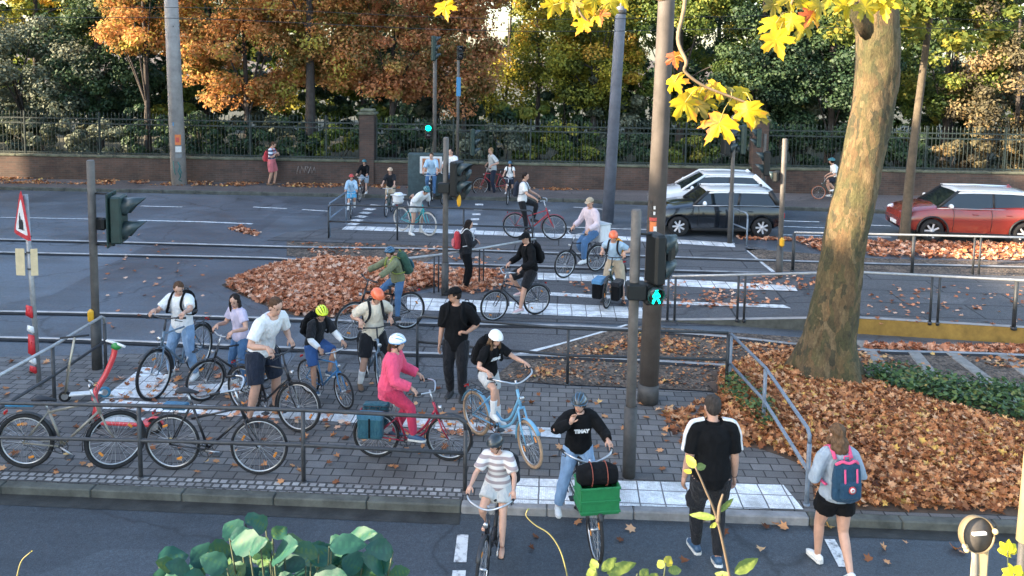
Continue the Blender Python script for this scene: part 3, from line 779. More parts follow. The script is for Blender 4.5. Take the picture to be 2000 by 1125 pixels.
def roadpaint():
    m, nt, b = newmat('road_paint'); v = coords(nt)
    f = noisetex(nt, v, 9, 6, 0.75)
    L(nt, ramp(nt, f, [(0.36,(0.16,0.165,0.17)),(0.5,(0.62,0.63,0.62)),(0.8,(0.75,0.76,0.75))]), b.inputs['Base Color']); b.inputs['Roughness'].default_value = 0.7; return m
PAINT = roadpaint()
def ballast():
    m, nt, b = newmat('ballast'); v = coords(nt)
    vo = N(nt, 'ShaderNodeTexVoronoi', Scale=22.0); L(nt, v, vo.inputs['Vector'])
    f = noisetex(nt, v, 2, 5, 0.7)
    hv = N(nt,'ShaderNodeRGBToBW'); L(nt, vo.outputs['Color'], hv.inputs[0])
    c = mix(nt, 0.8, ramp(nt, f, [(0.3,(0.05,0.038,0.029)),(0.7,(0.165,0.128,0.098))]), ramp(nt, hv.outputs[0], [(0.2,(0.35,0.34,0.33)),(0.8,(1.7,1.65,1.6))]), 'MULTIPLY')
    L(nt, c, b.inputs['Base Color']); b.inputs['Roughness'].default_value = 0.9; bump(nt, b, vo.outputs['Distance'], 0.9, 0.04); return m
BALL = ballast(); SOIL = M('soil', (0.075,0.05,0.035), 0.95, 0.5, 3, bmp=0.8, bscale=25)
RAILM = M('rail_steel', (0.33,0.33,0.33), 0.4, 0.3, 3, metal=0.5); GROOVE_SHADE = M('rail_groove_shade', (0.012,0.012,0.013), 0.9, 0.2)
# ------------------------------------------------------------------ ground sheets
def sheet(name, pts, mat, z=None):
    P = [V((p[0],p[1],p[2] if z is None else z)) for p in pts]
    mb = MB(); n = V((0,0,0))
    for i in range(len(P)): n += (P[i]-P[0]).cross(P[(i+1)%len(P)]-P[0])
    if n.z < 0: P = P[::-1]
    mb.add(P, [list(range(len(P)))], 0, False); o = mb.build(name, mat); o['kind'] = 'structure'; return o
def slab(name, pts, z0, z1, mat, kind='structure'):
    P = [V((p[0],p[1],z0)) for p in pts]; mb = MB(); mb.prism(P, (0,0,z1-z0)); o = mb.build(name, mat)
    if kind: o['kind'] = kind
    return o
def band(a, b, wd, z):
    """flat ribbon polygon along the polyline a..b"""
    pts = a; l = []; r = []
    for i, p in enumerate(pts):
        d = (pts[min(i+1,len(pts)-1)]-pts[max(i-1,0)]); n = V((-d.y,d.x,0)).normalized()*wd/2
        l.append(V((p.x+n.x,p.y+n.y,z))); r.append(V((p.x-n.x,p.y-n.y,z)))
    return l, r
def ribbon(mb, pts, wd, z, mi=0):
    l, r = band(pts, None, wd, z); n = len(pts)
    mb.add(l+r, [(n+i, n+i+1, i+1, i) for i in range(n-1)], mi, False)
def marking(name, lines, z=0.012, mat=None):
    """painted lines [(points, width)]"""
    mb = MB()
    for pts, wd in lines: ribbon(mb, pts, wd, z)
    o = mb.build(name, mat or PAINT); o['kind'] = 'structure'; return o
def quadmark(mb, P, z): mb.add([V((p.x,p.y,z)) for p in P], [(0,1,2,3)], 0, False)
def zr(x): return 0.02+0.29*min(1, max(0, (x-3.2)/3.6))
def RG(px, py, up=0.008):
    p = G(px, py, 0.0)
    for _ in range(8):
        z = zr(p.x); p = G(px, py, z)
    p.z += up; return p
def rampband(name, quads, mat, up):
    mb = MB()
    for q in quads:
        n = len(q)//2; top = [RG(*p, up) for p in q[:n]]; bot = [RG(*p, up) for p in q[n:][::-1]]
        mb.add(top+bot, [(n+i, n+i+1, i+1, i) for i in range(n-1)], 0, False)
    o = mb.build(name, mat); o['kind'] = 'structure'; return o
sheet('ground', [(-400,-60,0),(400,-60,0),(400,600,0),(-400,600,0)], SOIL, -0.012)
# far road and the side street form one asphalt sheet
far_kerb = [G(-900,349), G(0,371), G(1100,395), G(1740,418), G(2900,455)]
sheet('far_road', [G(-900,349), G(0,371), G(1100,395), G(1740,418), G(2900,455), G(2900,780), G(-900,780)], ASPH, 0.0)
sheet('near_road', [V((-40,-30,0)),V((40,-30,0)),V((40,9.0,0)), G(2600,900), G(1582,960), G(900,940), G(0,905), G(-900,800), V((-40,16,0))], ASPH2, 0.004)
# near island
front = [G(-900,916,ZI), G(0,950,ZI), G(900,988,ZI), G(1582,1012,ZI), G(2700,1056,ZI)]
back = [G(-900,690,ZI), G(0,697,ZI), G(300,690,ZI), G(600,715,ZI), G(850,738,ZI), G(950,741,ZI), G(1090,753,ZI), G(1300,762,ZI), G(1560,775,ZI), G(2000,770,ZI), G(2700,800,ZI)]
def offset(line, dd): return [p+V((0,dd,0)) for p in line]
f_in = offset(front, 0.14); f_cob = offset(front, 0.36)
isl = f_in+back[::-1]
slab('island_pavement', isl, -0.1, ZI, PAVE)
def kerbrun(name, a, b_, mat, width=0.14, h=ZI, stone=1.0):
    mb = MB(); d = b_-a; n = max(1, int(d.length/stone)); u = d.normalized(); q = V((-u.y,u.x,0))
    for i in range(n):
        p = a+u*(d.length/n*(i+0.5)); p.z = (h+0.004-0.12)/2
        mb.box(p+q*width/2, (d.length/n-0.008, width-0.004, h+0.004+0.12), orient(u), 0.014)
    o = mb.build(name, mat); o['kind'] = 'structure'; return o
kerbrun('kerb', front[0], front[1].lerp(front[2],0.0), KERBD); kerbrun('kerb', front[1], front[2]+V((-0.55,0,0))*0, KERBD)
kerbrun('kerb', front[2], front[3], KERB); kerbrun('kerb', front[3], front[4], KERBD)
sheet('cobble_strip', f_in[:3]+f_cob[:3][::-1], COBB, ZI+0.004)
# wet dark gutter at the foot of the kerb
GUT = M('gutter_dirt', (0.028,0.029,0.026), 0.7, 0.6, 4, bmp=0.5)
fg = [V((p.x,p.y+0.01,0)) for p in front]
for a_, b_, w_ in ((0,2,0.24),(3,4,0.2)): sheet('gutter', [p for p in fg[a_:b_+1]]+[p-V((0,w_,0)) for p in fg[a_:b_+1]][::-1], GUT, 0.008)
# white tactile slabs
sheet('tactile_paving', [G(1012,935,ZI),G(1530,948,ZI),G(1570,997,ZI),G(1000,984,ZI)], SLAB, ZI+0.008)
sheet('tactile_paving', [G(205,781,ZI),G(640,805,ZI),G(1098,838,ZI),G(1095,856,ZI),G(640,823,ZI),G(200,799,ZI)], SLAB, ZI+0.008)
sheet('tactile_paving', [G(198,779,ZI),G(372,776,ZI),G(300,718,ZI),G(276,718,ZI)], SLAB, ZI+0.008)
sheet('tactile_paving', [G(372,777,ZI),G(470,762,ZI),G(480,745,ZI),G(360,755,ZI)], SLAB, ZI+0.0085)
# crossing over the near track (concrete slabs), the area between the tracks, the far track crossing
sheet('track_crossing', [G(640,612),G(800,630),G(1230,640),G(1010,698),G(960,744),G(850,742),G(560,716)], CONC, 0.006)
sheet('island_middle', [G(700,585),G(800,578),G(1050,534),G(1600,545),G(1600,640),G(1230,634),G(800,622),G(690,612)], CONC, 0.010)
sheet('tactile_paving', [G(796,582),G(1232,601),G(1262,602),G(1268,624),G(1232,623),G(790,606)], SLAB, 0.018)
sheet('white_band', [G(1050,534),G(1165,538),G(1268,543),G(1268,559),G(1165,551),G(1050,547)], SLAB, 0.018)
rampband('white_band', [[(1292,545),(1340,547),(1400,550),(1470,554),(1552,559),(1558,569),(1470,566),(1400,563),(1340,560),(1292,558)]], SLAB, 0.008)
rampband('white_band', [[(1292,588),(1340,590),(1400,592),(1470,594),(1530,596),(1545,603),(1470,600),(1400,598),(1340,596),(1292,594)]], PAINT, 0.010)
marking('white_band', [([G(1070,575),G(1200,582),G(1266,586)],0.24)], 0.018)
# far island by the far road
sheet('far_island', [G(520,470),G(600,472),G(1000,487),G(1440,492),G(1500,487),G(1420,473),G(930,459),G(660,446),G(560,455)], CONC, 0.014)
marking('white_band', [([G(672,446),G(735,448),G(1000,458),G(1240,468),G(1435,480)],0.52)], 0.022, SLAB)
sheet('track_crossing', [G(1000,487),G(1448,487),G(1515,535),G(1050,533),G(820,520),G(860,497)], CONC, 0.004)
# painted lines
lines = [([G(275,403),G(356,405)],0.12),([G(270,431),G(400,434),G(493,438)],0.14),([G(0,425),G(200,429)],0.10),([G(495,405),G(560,408)],0.12),([G(590,410),G(640,413)],0.12),
 ([G(1455,484),G(1512,532)],0.14),([G(1013,694),G(1100,673),G(1228,636)],0.14),([G(322,694),G(308,694)],0.1),
 ([G(225,709,0),G(310,692,0)],0.12),([G(842,694),G(880,690)],0.14),([G(1100,444),G(1285,450)],0.10),([G(1530,432),G(1600,434)],0.12),([G(1530,443),G(1620,446)],0.10),([G(1690,440),G(1740,442)],0.12),([G(1520,459),G(1740,464)],0.12),([G(1120,405),G(1190,410)],0.1)]
marking('road_marking', lines)
for i in range(6):
    a = V((690+(730-690)*i/5, 438-(438-402)*i/5, 0)); marking('road_marking', [([G(a.x-9,a.y-1), G(a.x+9,a.y+1)], 0.28*(1+0.03*i))])
for i in range(6):
    a = V((922+(936-922)*i/5, 448-(448-400)*i/5, 0)); marking('road_marking', [([G(a.x-8,a.y), G(a.x+8,a.y)], 0.3)])
nr = MB()
for q in ([(893,1046),(915,1046),(911,1100),(886,1100)], [(884,1116),(910,1116),(905,1180),(876,1180)], [(1610,1055),(1630,1055),(1662,1109),(1638,1109)], [(1665,1140),(1690,1140),(1722,1200),(1694,1200)]):
    quadmark(nr, [G(*p) for p in q][::-1], 0.012)
o = nr.build('road_marking', PAINT); o['kind'] = 'structure'
# far pavement with its kerb
wall_line = [G(-900,336), G(0,351), G(1050,368), G(2000,389), G(2900,410)]
fp = [p+V((0,0,0)) for p in far_kerb]
mb = MB()
ku = [p+V((0,0.16,0)) for p in fp]
slab('far_pavement', ku+[p+V((0,0.3,0)) for p in wall_line][::-1], -0.1, 0.12, FARP)
for i in range(len(fp)-1): kerbrun('kerb', fp[i], fp[i+1], KERBD, 0.16, 0.12, 1.2)
# rails
tracks = {'near': ([(-900,607),(0,610),(480,622),(820,633),(1100,638),(1230,645),(1420,660),(1675,685),(2000,696),(2800,740)], [(-900,650),(0,661),(480,678),(820,692),(1100,698),(1420,716),(1830,745),(2000,756),(2800,805)]),
          'far': ([(-900,450),(0,469),(300,476),(600,484),(860,488),(1330,504),(1700,516),(2000,523),(2800,545)], [(-900,472),(0,494),(490,504),(600,509),(960,519),(1330,530),(1700,540),(2000,549),(2800,572)])}
BALLAST_PX = {'near': [(1015,697),(1228,636),(1420,650),(1590,662),(1680,676),(2000,682),(2800,722),(2800,830),(2000,768),(1560,774),(1300,761),(1090,752),(960,742)], 'far': [(1455,486),(1700,505),(2000,513),(2800,535),(2800,582),(2000,556),(1700,548),(1520,536)]}
sheet('track_bed', [G(*p) for p in BALLAST_PX['near']], BALL, 0.014); sheet('track_bed', [G(*p) for p in BALLAST_PX['far']], BALL, 0.014)
sheet('track_bed', [G(*p) for p in [(560,472),(620,474),(860,481),(1000,487),(860,497),(820,520),(700,512),(560,500)]], BALL, 0.010)
for nm in ('near','far'):
    t = thing('tram_track', {'near':'near pair of tram rails running through the crossing to the sleepers behind the plane tree','far':'far pair of tram rails between the leaf bed and the road with the cars'}[nm], 'tram track', (0,0,0), 0, 'tram tracks')
    for li in tracks[nm]:
        P = spline([G(*p) for p in li], 6); k = MB()
        k.tube([p+V((0,0,0.008)) for p in P], 0.027, 8, 0, r2=0.040, side=V((0,1,0)))
        ribbon(k, [p+V((0,-0.05,0)) for p in P], 0.21, 0.0195, 1)  # dark ribbon: rail groove plus painted shade below the rail head
        k.build('rail', [RAILM, GROOVE_SHADE], t)
    A, B_ = tracks[nm]
    if nm == 'near':
        SLP = M('concrete_sleeper', (0.23,0.22,0.20), 0.9, 0.3, 6, bmp=0.4)
        for i in range(6,15):
            px = 1240+i*88 if i > 4 else 1250+i*84
            a = spline([G(*p) for p in A], 12); b_ = spline([G(*p) for p in B_], 12)
            X = G(px, 745).x; pa = min(a, key=lambda p: abs(p.x-X)); pb = min(b_, key=lambda p: abs(p.x-(X-0.16)))
            c = (pa+pb)/2; d = pb-pa; k = MB(); k.box(V((c.x,c.y,-0.02)), (2.3,0.24,0.10), orient(d), 0.02); k.build('sleeper', SLP, t)
# platform ramp between the tracks (right), yellow edge towards the near track
YEL = M('yellow_edge_paint', (0.30,0.175,0.035), 0.8, 0.3, 5); PEDGE = M('platform_edge', (0.30,0.28,0.26), 0.85, 0.2, 6)
A0, A1 = G(1290,628), G(2000,672); B0 = G(1290,546); B1 = V((11.8,18.9,0))
def pl(t, near):
    a = A0.lerp(A1, t) if near else B0.lerp(B1, t); a.z = 0.02+0.29*min(1, max(0, (a.x-3.2)/3.6)); return a
st = [0,0.14,0.28,0.42,0.545,0.62,0.7,0.8,1.0,1.6,2.4]
mb = MB(); nn = [pl(t,True) for t in st]; ff = [pl(t,False) for t in st]; k = len(st)
mb.add(nn+ff, [(i,i+1,k+i+1,k+i) for i in range(k-1)], 0, False)
mb.add([V((p.x,p.y,-0.05)) for p in nn]+[p.copy() for p in nn], [(i,i+1,k+i+1,k+i) for i in range(k-1)], 1, False)
for i in range(4): mb.m[-(k-1)+i] = 2
mb.add([V((p.x,p.y,-0.05)) for p in ff]+[p.copy() for p in ff], [(i+1,i,k+i,k+i+1) for i in range(k-1)], 2, False)
o = mb.build('platform', [CONC, YEL, KERBD]); o['kind'] = 'structure'
mb = MB(); ribbon(mb, [p+V((0,0.06,0)) for p in nn], 0.14, 0)
for i in range(k): mb.v[i] = (mb.v[i][0], mb.v[i][1], nn[i].z+0.006); mb.v[k+i] = (mb.v[k+i][0], mb.v[k+i][1], nn[i].z+0.006)
o = mb.build('platform_edge', PEDGE); o['kind'] = 'structure'
# ------------------------------------------------------------------ leaves
def leaf_shape(kind):
    if kind == 'maple':
        q = [(0,-0.5),(0.18,-0.28),(0.48,-0.22),(0.32,0.0),(0.5,0.28),(0.2,0.2),(0.0,0.56),(-0.2,0.2),(-0.5,0.28),(-0.32,0.0),(-0.48,-0.22),(-0.18,-0.28)]
    else:
        q = [(0,-0.5),(0.25,-0.22),(0.27,0.12),(0,0.5),(-0.27,0.12),(-0.25,-0.22)]
    return np.array(q)
def leaf_cloud(name, pos, nrm, size, mats, kind='quad', parent=None, rnd=None, curl=0.12):
    n = len(pos); rng = NR
    nrm = nrm/np.linalg.norm(nrm, axis=1, keepdims=True)
    t = rng.normal(size=(n,3)); t -= nrm*np.sum(t*nrm, axis=1, keepdims=True); t /= np.linalg.norm(t, axis=1, keepdims=True)+1e-9
    b = np.cross(nrm, t)
    size = np.broadcast_to(size, (n,)).reshape(n,1)*rng.uniform(0.7,1.25,(n,1))
    if kind == 'quad':
        c = np.array([(0.0,-0.55),(0.36,0.0),(0.0,0.55),(-0.36,0.0)]); k = 4
        vs = pos[:,None,:] + size[:,None]*(t[:,None,:]*c[None,:,0:1] + b[:,None,:]*c[None,:,1:2] + nrm[:,None,:]*np.array([0.0,curl,0.0,curl])[None,:,None])
        faces = np.arange(n*4).reshape(n,4); r = NR.uniform(0,1,n) if rnd is None else rnd
        return npmesh(name, vs.reshape(-1,3), faces, mats, r, parent=parent)
    c = leaf_shape(kind); m = len(c)
    z = curl*(np.abs(c[:,0])*1.6 + np.maximum(0,c[:,1])*0.9)[None,:,None]*rng.uniform(-0.6,1.4,(n,1,1))
    ring = pos[:,None,:] + size[:,None]*(t[:,None,:]*c[None,:,0:1] + b[:,None,:]*c[None,:,1:2] + nrm[:,None,:]*z)
    vs = np.concatenate([pos[:,None,:], ring], axis=1)
    i = np.arange(m); tri = np.stack([np.zeros(m,int), i+1, (i+1)%m+1], axis=1)
    faces = (np.arange(n)*(m+1))[:,None,None] + tri[None]
    r = NR.uniform(0,1,n) if rnd is None else rnd
    return npmesh(name, vs.reshape(-1,3), faces.reshape(-1,3), mats, np.repeat(r, m), smooth=False, parent=parent)
DRY = leafmat('fallen_leaf', [(0.0,(0.09,0.032,0.016)),(0.2,(0.27,0.10,0.040)),(0.45,(0.44,0.178,0.068)),(0.75,(0.60,0.285,0.125)),(0.92,(0.66,0.40,0.23)),(1.0,(0.66,0.42,0.11))], 0.12, 0.75, 0.25, 1.2)
DRYP = leafmat('fallen_leaf_pink', [(0.0,(0.12,0.04,0.02)),(0.25,(0.42,0.15,0.065)),(0.55,(0.64,0.27,0.14)),(0.82,(0.74,0.40,0.24)),(1.0,(0.76,0.54,0.40))], 0.12, 0.75, 0.2, 1.0)
def inpoly(P, x, y):
    c = np.zeros(len(x), bool); n = len(P)
    for i in range(n):
        x1,y1 = P[i]; x2,y2 = P[(i+1)%n]
        if y1 == y2: continue
        k = ((y1 > y) != (y2 > y)) & (x < (x2-x1)*(y-y1)/(y2-y1)+x1); c ^= k
    return c
def edgedist(P, x, y):
    d = np.full(len(x), 1e9); n = len(P)
    for i in range(n):
        a = np.array(P[i]); b = np.array(P[(i+1)%n]); ab = b-a; L2 = max(1e-9,(ab*ab).sum())
        t = np.clip(((x-a[0])*ab[0]+(y-a[1])*ab[1])/L2, 0, 1); d = np.minimum(d, np.hypot(x-a[0]-t*ab[0], y-a[1]-t*ab[1]))
    return d
def scatter(P, n):
    xs = [p[0] for p in P]; ys = [p[1] for p in P]; out = np.zeros((0,2))
    while len(out) < n:
        q = np.stack([NR.uniform(min(xs),max(xs),n*2), NR.uniform(min(ys),max(ys),n*2)], 1); out = np.concatenate([out, q[inpoly(P, q[:,0], q[:,1])]])
    return out[:n]
def ground_leaves(label, P, n, z, size, mat, mound=0.0, tilt=0.35, soft=0.0, sink=0.02, name='fallen_leaves', clump=0.0):
    q = scatter(P, n); d = edgedist(P, q[:,0], q[:,1])
    if soft:                                    # ragged, thinning edge
        keep = NR.uniform(0,1,len(q)) < np.clip(d/soft+0.12, 0, 1); q = q[keep]; d = d[keep]
    if clump:
        f = np.array([mnoise.noise(V((a*0.9,b*0.9,3.1))) for a,b in q]); keep = f > NR.uniform(-0.35,0.45,len(q))*clump; q = q[keep]; d = d[keep]
    hz = mound*(1-np.exp(-d/0.7))
    if callable(z): z = np.array([z(a) for a in q[:,0]])
    pos = np.stack([q[:,0], q[:,1], z+sink+hz+NR.uniform(0,1,len(q))**2*(0.02+mound*0.35)], 1)
    nr = np.stack([NR.normal(0,tilt,len(q)), NR.normal(0,tilt,len(q)), np.ones(len(q))], 1)
    return tag(leaf_cloud(name, pos, nr, size, mat, 'maple', curl=0.35), label, 'leaves', kind='stuff')
def mound(name, P, z, h, mat):
    """soil mound under a leaf bed"""
    xs = [p[0] for p in P]; ys = [p[1] for p in P]; st_ = 0.16; mb = MB(); idx = {}
    X = np.arange(min(xs)-st_, max(xs)+st_, st_); Y = np.arange(min(ys)-st_, max(ys)+st_, st_)
    gx, gy = np.meshgrid(X, Y); ins = inpoly(P, gx.ravel(), gy.ravel()).reshape(gx.shape); dd = edgedist(P, gx.ravel(), gy.ravel()).reshape(gx.shape)
    for j in range(len(Y)):
        for i in range(len(X)):
            k = h*(1-math.exp(-dd[j,i]/0.7)) if ins[j,i] else -min(0.05, dd[j,i]*0.3)
            idx[(i,j)] = len(mb.v); mb.v.append((X[i],Y[j],z+0.006+k+0.012*mnoise.noise(V((X[i]*2,Y[j]*2,0)))*(1 if ins[j,i] else 0)))
    for j in range(len(Y)-1):
        for i in range(len(X)-1):
            if ins[j,i] or ins[j+1,i] or ins[j,i+1] or ins[j+1,i+1]:
                mb.f.append([idx[(i,j)],idx[(i+1,j)],idx[(i+1,j+1)],idx[(i,j+1)]]); mb.m.append(0); mb.s.append(True)
    o = mb.build(name, mat); o['kind'] = 'structure'; return o
def PX(l, z=0.0): return [(G(x,y,z).x, G(x,y,z).y) for x,y in l]
mid = PX([(432,557),(480,535),(545,518),(640,505),(720,509),(810,518),(872,528),(868,556),(800,572),(760,592),(700,608),(650,622),(580,618),(505,592)])
mound('leaf_bed_soil', mid, 0.0, 0.16, SOIL)
ground_leaves('deep bed of rust-orange fallen leaves between the two tram tracks', mid, 15000, 0.0, 0.12, DRYP, 0.15, 0.5, 0.35)
nearb = PX([(1405,728),(1470,700),(1560,690),(1680,742),(1780,775),(1900,812),(2060,850),(2300,900),(2300,1025),(2000,1006),(1800,1000),(1596,990),(1585,930),(1560,905),(1500,880),(1440,868),(1395,800)], ZI)
mound('leaf_bed_soil', nearb, ZI, 0.16, SOIL)
ground_leaves('deep bed of brown fallen leaves at the foot of the big plane tree', nearb, 23000, ZI, 0.095, DRY, 0.16, 0.6, 0.15)
ground_leaves('crumbled leaf bits in the brown bed under the plane tree', nearb, 5000, ZI, 0.05, DRY, 0.19, 0.6, 0.0, 0.04)
ground_leaves('loose brown leaves spilling over the pavers left of the blue railing', PX([(1290,800),(1330,785),(1405,770),(1450,870),(1560,905),(1580,950),(1440,890),(1300,868)], ZI), 620, ZI, 0.12, DRY, 0.0, 0.3, 0.3, 0.012, clump=1.0)
ground_leaves('thin spread of pink-brown leaves around the handrail posts', PX([(860,524),(985,528),(1003,562),(930,576),(850,568)]), 1500, 0.012, 0.11, DRYP, 0.03, 0.4, 0.5, 0.02)
ground_leaves('single dry leaves strewn over the grey island pavers', PX([(0,700),(400,720),(900,760),(1300,790),(1300,925),(900,960),(0,925)], ZI), 190, ZI, 0.10, DRY, 0.0, 0.25, 0, 0.014)
ground_leaves('dry leaves on the white slabs and on the near side of the crossing', PX([(200,715),(420,720),(560,800),(1010,830),(1010,860),(200,805)], ZI), 150, ZI, 0.10, DRYP, 0.0, 0.25, 0, 0.016)
ground_leaves('dry leaves lying on the crossing between the tracks', PX([(1100,552),(1560,562),(1640,590),(1600,612),(1420,616),(1240,600),(1100,585)]), 900, zr, 0.10, DRYP, 0.0, 0.25, 0, 0.024, clump=1.0)
ground_leaves('dry leaves scattered over the platform ramp', PX([(1600,560),(2000,560),(2000,640),(1600,640)], 0.28), 160, 0.30, 0.09, DRYP, 0.0, 0.2, 0, 0.016)
ground_leaves('brown leaves caught in the near track bed', PX([(1040,715),(1200,690),(1420,700),(1700,720),(2000,722),(2000,700),(1680,688),(1420,668),(1230,660),(1000,738),(1420,758)]), 1500, 0.0, 0.085, DRY, 0.0, 0.3, 0, 0.02, clump=0.5)
ground_leaves('crumbled leaf bits and stones over the near track ballast', PX([(1030,705),(1230,648),(1420,662),(1680,684),(1680,740),(1560,770),(1300,758),(1090,750),(985,742)]), 1100, 0.014, 0.05, DRY, 0.0, 0.4, 0, 0.012)
ground_leaves('bright band of leaves between the yellow platform edge and the rail', PX([(1690,674),(2100,680),(2100,697),(1690,684)]), 900, 0.0, 0.11, DRYP, 0.05, 0.4, 0, 0.02)
ground_leaves('orange strip of leaves between the far track and the red car', PX([(1530,466),(1800,474),(2100,478),(2100,512),(1750,505),(1600,492)]), 2200, 0.0, 0.14, DRYP, 0.06, 0.4, 0.2, 0.02)
ground_leaves('leaves around the far track ballast', PX([(560,474),(700,476),(980,488),(1000,520),(860,515),(620,500)]), 420, 0.0, 0.11, DRYP, 0.0, 0.3, 0, 0.02, clump=0.8)
ground_leaves('leaf drift at the kerb behind the dark car', PX([(1440,462),(1560,466),(1560,472),(1440,468)]), 160, 0.0, 0.12, DRYP, 0.0, 0.3, 0, 0.02)
ground_leaves('small patch of leaves on the asphalt left of the far railing', PX([(440,447),(470,441),(510,455),(500,463)]), 260, 0.0, 0.12, DRYP, 0.03, 0.3, 0.2, 0.01)
ground_leaves('few dry leaves blown over the side street asphalt', PX([(180,440),(420,470),(440,620),(200,690)]), 60, 0.0, 0.10, DRYP, 0.0, 0.2, 0, 0.012)
ground_leaves('rusty leaf litter along the foot of the brick wall', PX([(-300,342),(600,356),(1150,367),(1150,373),(600,366),(-300,355)], 0.12), 6500, 0.12, 0.10, DRY, 0.02, 0.4, 0, 0.01, clump=0.5)
ground_leaves('a few dead leaves on the dark near road', PX([(1000,1010),(1990,1012),(1990,1110),(1000,1110)]), 26, 0.004, 0.11, DRY, 0.0, 0.25, 0, 0.012)
# ------------------------------------------------------------------ vegetation
BARK = M('dark_bark', (0.05,0.042,0.038), 0.95, 0.4, 5, bmp=0.8, bscale=30); BARKG = M('grey_bark', (0.17,0.155,0.13), 0.95, 0.35, 5, bmp=0.8, bscale=30)
def crown_points(c, rad, n, sub=40, sr=0.5, shell=0.55):
    c = np.array(c); rad = np.array(rad)
    u = NR.normal(size=(sub,3)); u /= np.linalg.norm(u, axis=1, keepdims=True); u *= NR.uniform(shell,1.0,(sub,1))**0.7
    sc = c+u*rad; pick = NR.integers(0, sub, n); srad = sr*NR.uniform(0.6,1.3,sub)
    v = NR.normal(size=(n,3)); v /= np.linalg.norm(v, axis=1, keepdims=True); v *= NR.uniform(0.1,1,(n,1))**0.5
    pos = sc[pick]+v*srad[pick][:,None]*np.array([1,1,0.7]); nr = v+np.array([0,0,0.5])+NR.normal(0,0.5,(n,3))
    return pos, nr, np.clip(0.5+0.28*NR.normal(size=sub)[pick]+0.16*NR.normal(size=n), 0, 1), sc
def tree(label, x, y, z0, mat, trunk_h, tr, crowns, n, leaf, bark=None, name='tree', group='trees in the park', sr=0.72, sub=64, lean=(0,0), limbs=7):
    t = thing(name, label, 'tree', (x,y,z0), 0, group)
    top = V((lean[0],lean[1],trunk_h)); ctr = [V(c[0]) for c in crowns]
    k = MB(); hi = max(c.z for c in ctr)
    P = spline([V((0,0,-0.1)), V((lean[0]*0.3,lean[1]*0.3,trunk_h*0.4)), top, V((lean[0]*1.2+R.uniform(-.3,.3),lean[1]*1.2,max(hi,trunk_h+0.5)))], 5)
    k.tube(P, [tr*(1.25 if i == 0 else 1)*(1-0.75*i/(len(P)-1)) for i in range(len(P))], 10); k.build('trunk', bark or BARK, t)
    A = [crown_points(c[0], c[1], int(n*c[2]), sub, sr) for c in crowns]
    k = MB(); base = P[len(P)//2]
    for i in range(limbs):
        a = A[i % len(A)][3]; e = V(a[R.randrange(len(a))]); s0 = P[R.randrange(len(P)//2, len(P)-2)]
        m = s0.lerp(e,0.5)+V((0,0,0.25)); k.tube(spline([s0,m,e],4), [min(tr*0.35,0.055)*(1-0.85*q/8) for q in range(9)], 6)
    if limbs: k.build('limbs', bark or BARK, t)
    leaf_cloud('crown', np.concatenate([a[0] for a in A]), np.concatenate([a[1] for a in A]), leaf, mat, 'quad', t, np.concatenate([a[2] for a in A]))
    return t
def bush(label, x, y, z0, mat, rad, n, leaf, name='shrub', group='shrubs behind the fence'):
    t = thing(name, label, 'shrub', (x,y,z0), 0, group)
    p = crown_points((0,0,rad[2]*0.95), rad, n, 26, min(rad)*0.38, 0.3)
    k = MB()
    for i in range(6):
        e = V(p[3][R.randrange(len(p[3]))]); k.tube([V((R.uniform(-.15,.15),R.uniform(-.15,.15),-0.05)), e*0.5+V((0,0,0.1)), e], [0.035,0.022,0.008], 5)
    k.build('stems', BARK, t); leaf_cloud('foliage', p[0], p[1], leaf, mat, 'quad', t, p[2]); return t
ORANGE = leafmat('orange_leaves', [(0.0,(0.15,0.15,0.045)),(0.25,(0.30,0.22,0.065)),(0.45,(0.56,0.27,0.10)),(0.70,(0.68,0.34,0.14)),(0.88,(0.68,0.45,0.16)),(1.0,(0.52,0.48,0.11))], 0.55, 0.7, 0.62, 0.6)
RUST = leafmat('rust_leaves', [(0.0,(0.15,0.14,0.05)),(0.25,(0.31,0.20,0.08)),(0.5,(0.57,0.25,0.125)),(0.78,(0.68,0.34,0.165)),(1.0,(0.58,0.46,0.14))], 0.55, 0.7, 0.55, 0.6)
YGREEN = leafmat('yellow_green_leaves', [(0.0,(0.06,0.075,0.015)),(0.35,(0.20,0.22,0.035)),(0.65,(0.38,0.35,0.045)),(0.9,(0.50,0.38,0.045)),(1.0,(0.52,0.30,0.05))], 0.4, 0.6, 0.35, 0.4)
GREEN = leafmat('mid_green_leaves', [(0.0,(0.04,0.07,0.02)),(0.4,(0.10,0.15,0.03)),(0.75,(0.19,0.23,0.045)),(1.0,(0.36,0.32,0.06))], 0.35, 0.6, 0.3, 0.4)
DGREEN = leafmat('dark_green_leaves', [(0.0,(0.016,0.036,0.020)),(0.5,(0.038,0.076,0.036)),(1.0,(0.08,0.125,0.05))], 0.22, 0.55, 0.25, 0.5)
GREYG = leafmat('grey_green_leaves', [(0.0,(0.05,0.07,0.05)),(0.5,(0.13,0.16,0.115)),(1.0,(0.24,0.25,0.17))], 0.25, 0.6, 0.25, 0.5)
OLIVE = leafmat('olive_brown_leaves', [(0.0,(0.055,0.045,0.03)),(0.5,(0.14,0.125,0.07)),(0.85,(0.23,0.18,0.09)),(1.0,(0.34,0.22,0.10))], 0.3, 0.7, 0.25, 0.5)
IVY = leafmat('ivy_leaves', [(0.0,(0.022,0.055,0.02)),(0.5,(0.065,0.13,0.042)),(0.85,(0.14,0.20,0.06)),(1.0,(0.26,0.22,0.07))], 0.2, 0.45, 0.2, 1.5)
def at(px, d): return (px-1000)/F*d
sheet('park_ground', [V((-60,33.2,0)),V((60,31.5,0)),V((90,120,0)),V((-90,120,0))], M('park_soil', (0.05,0.05,0.03), 0.95, 0.5, 0.6, bmp=0.5, bscale=8), 0.02)
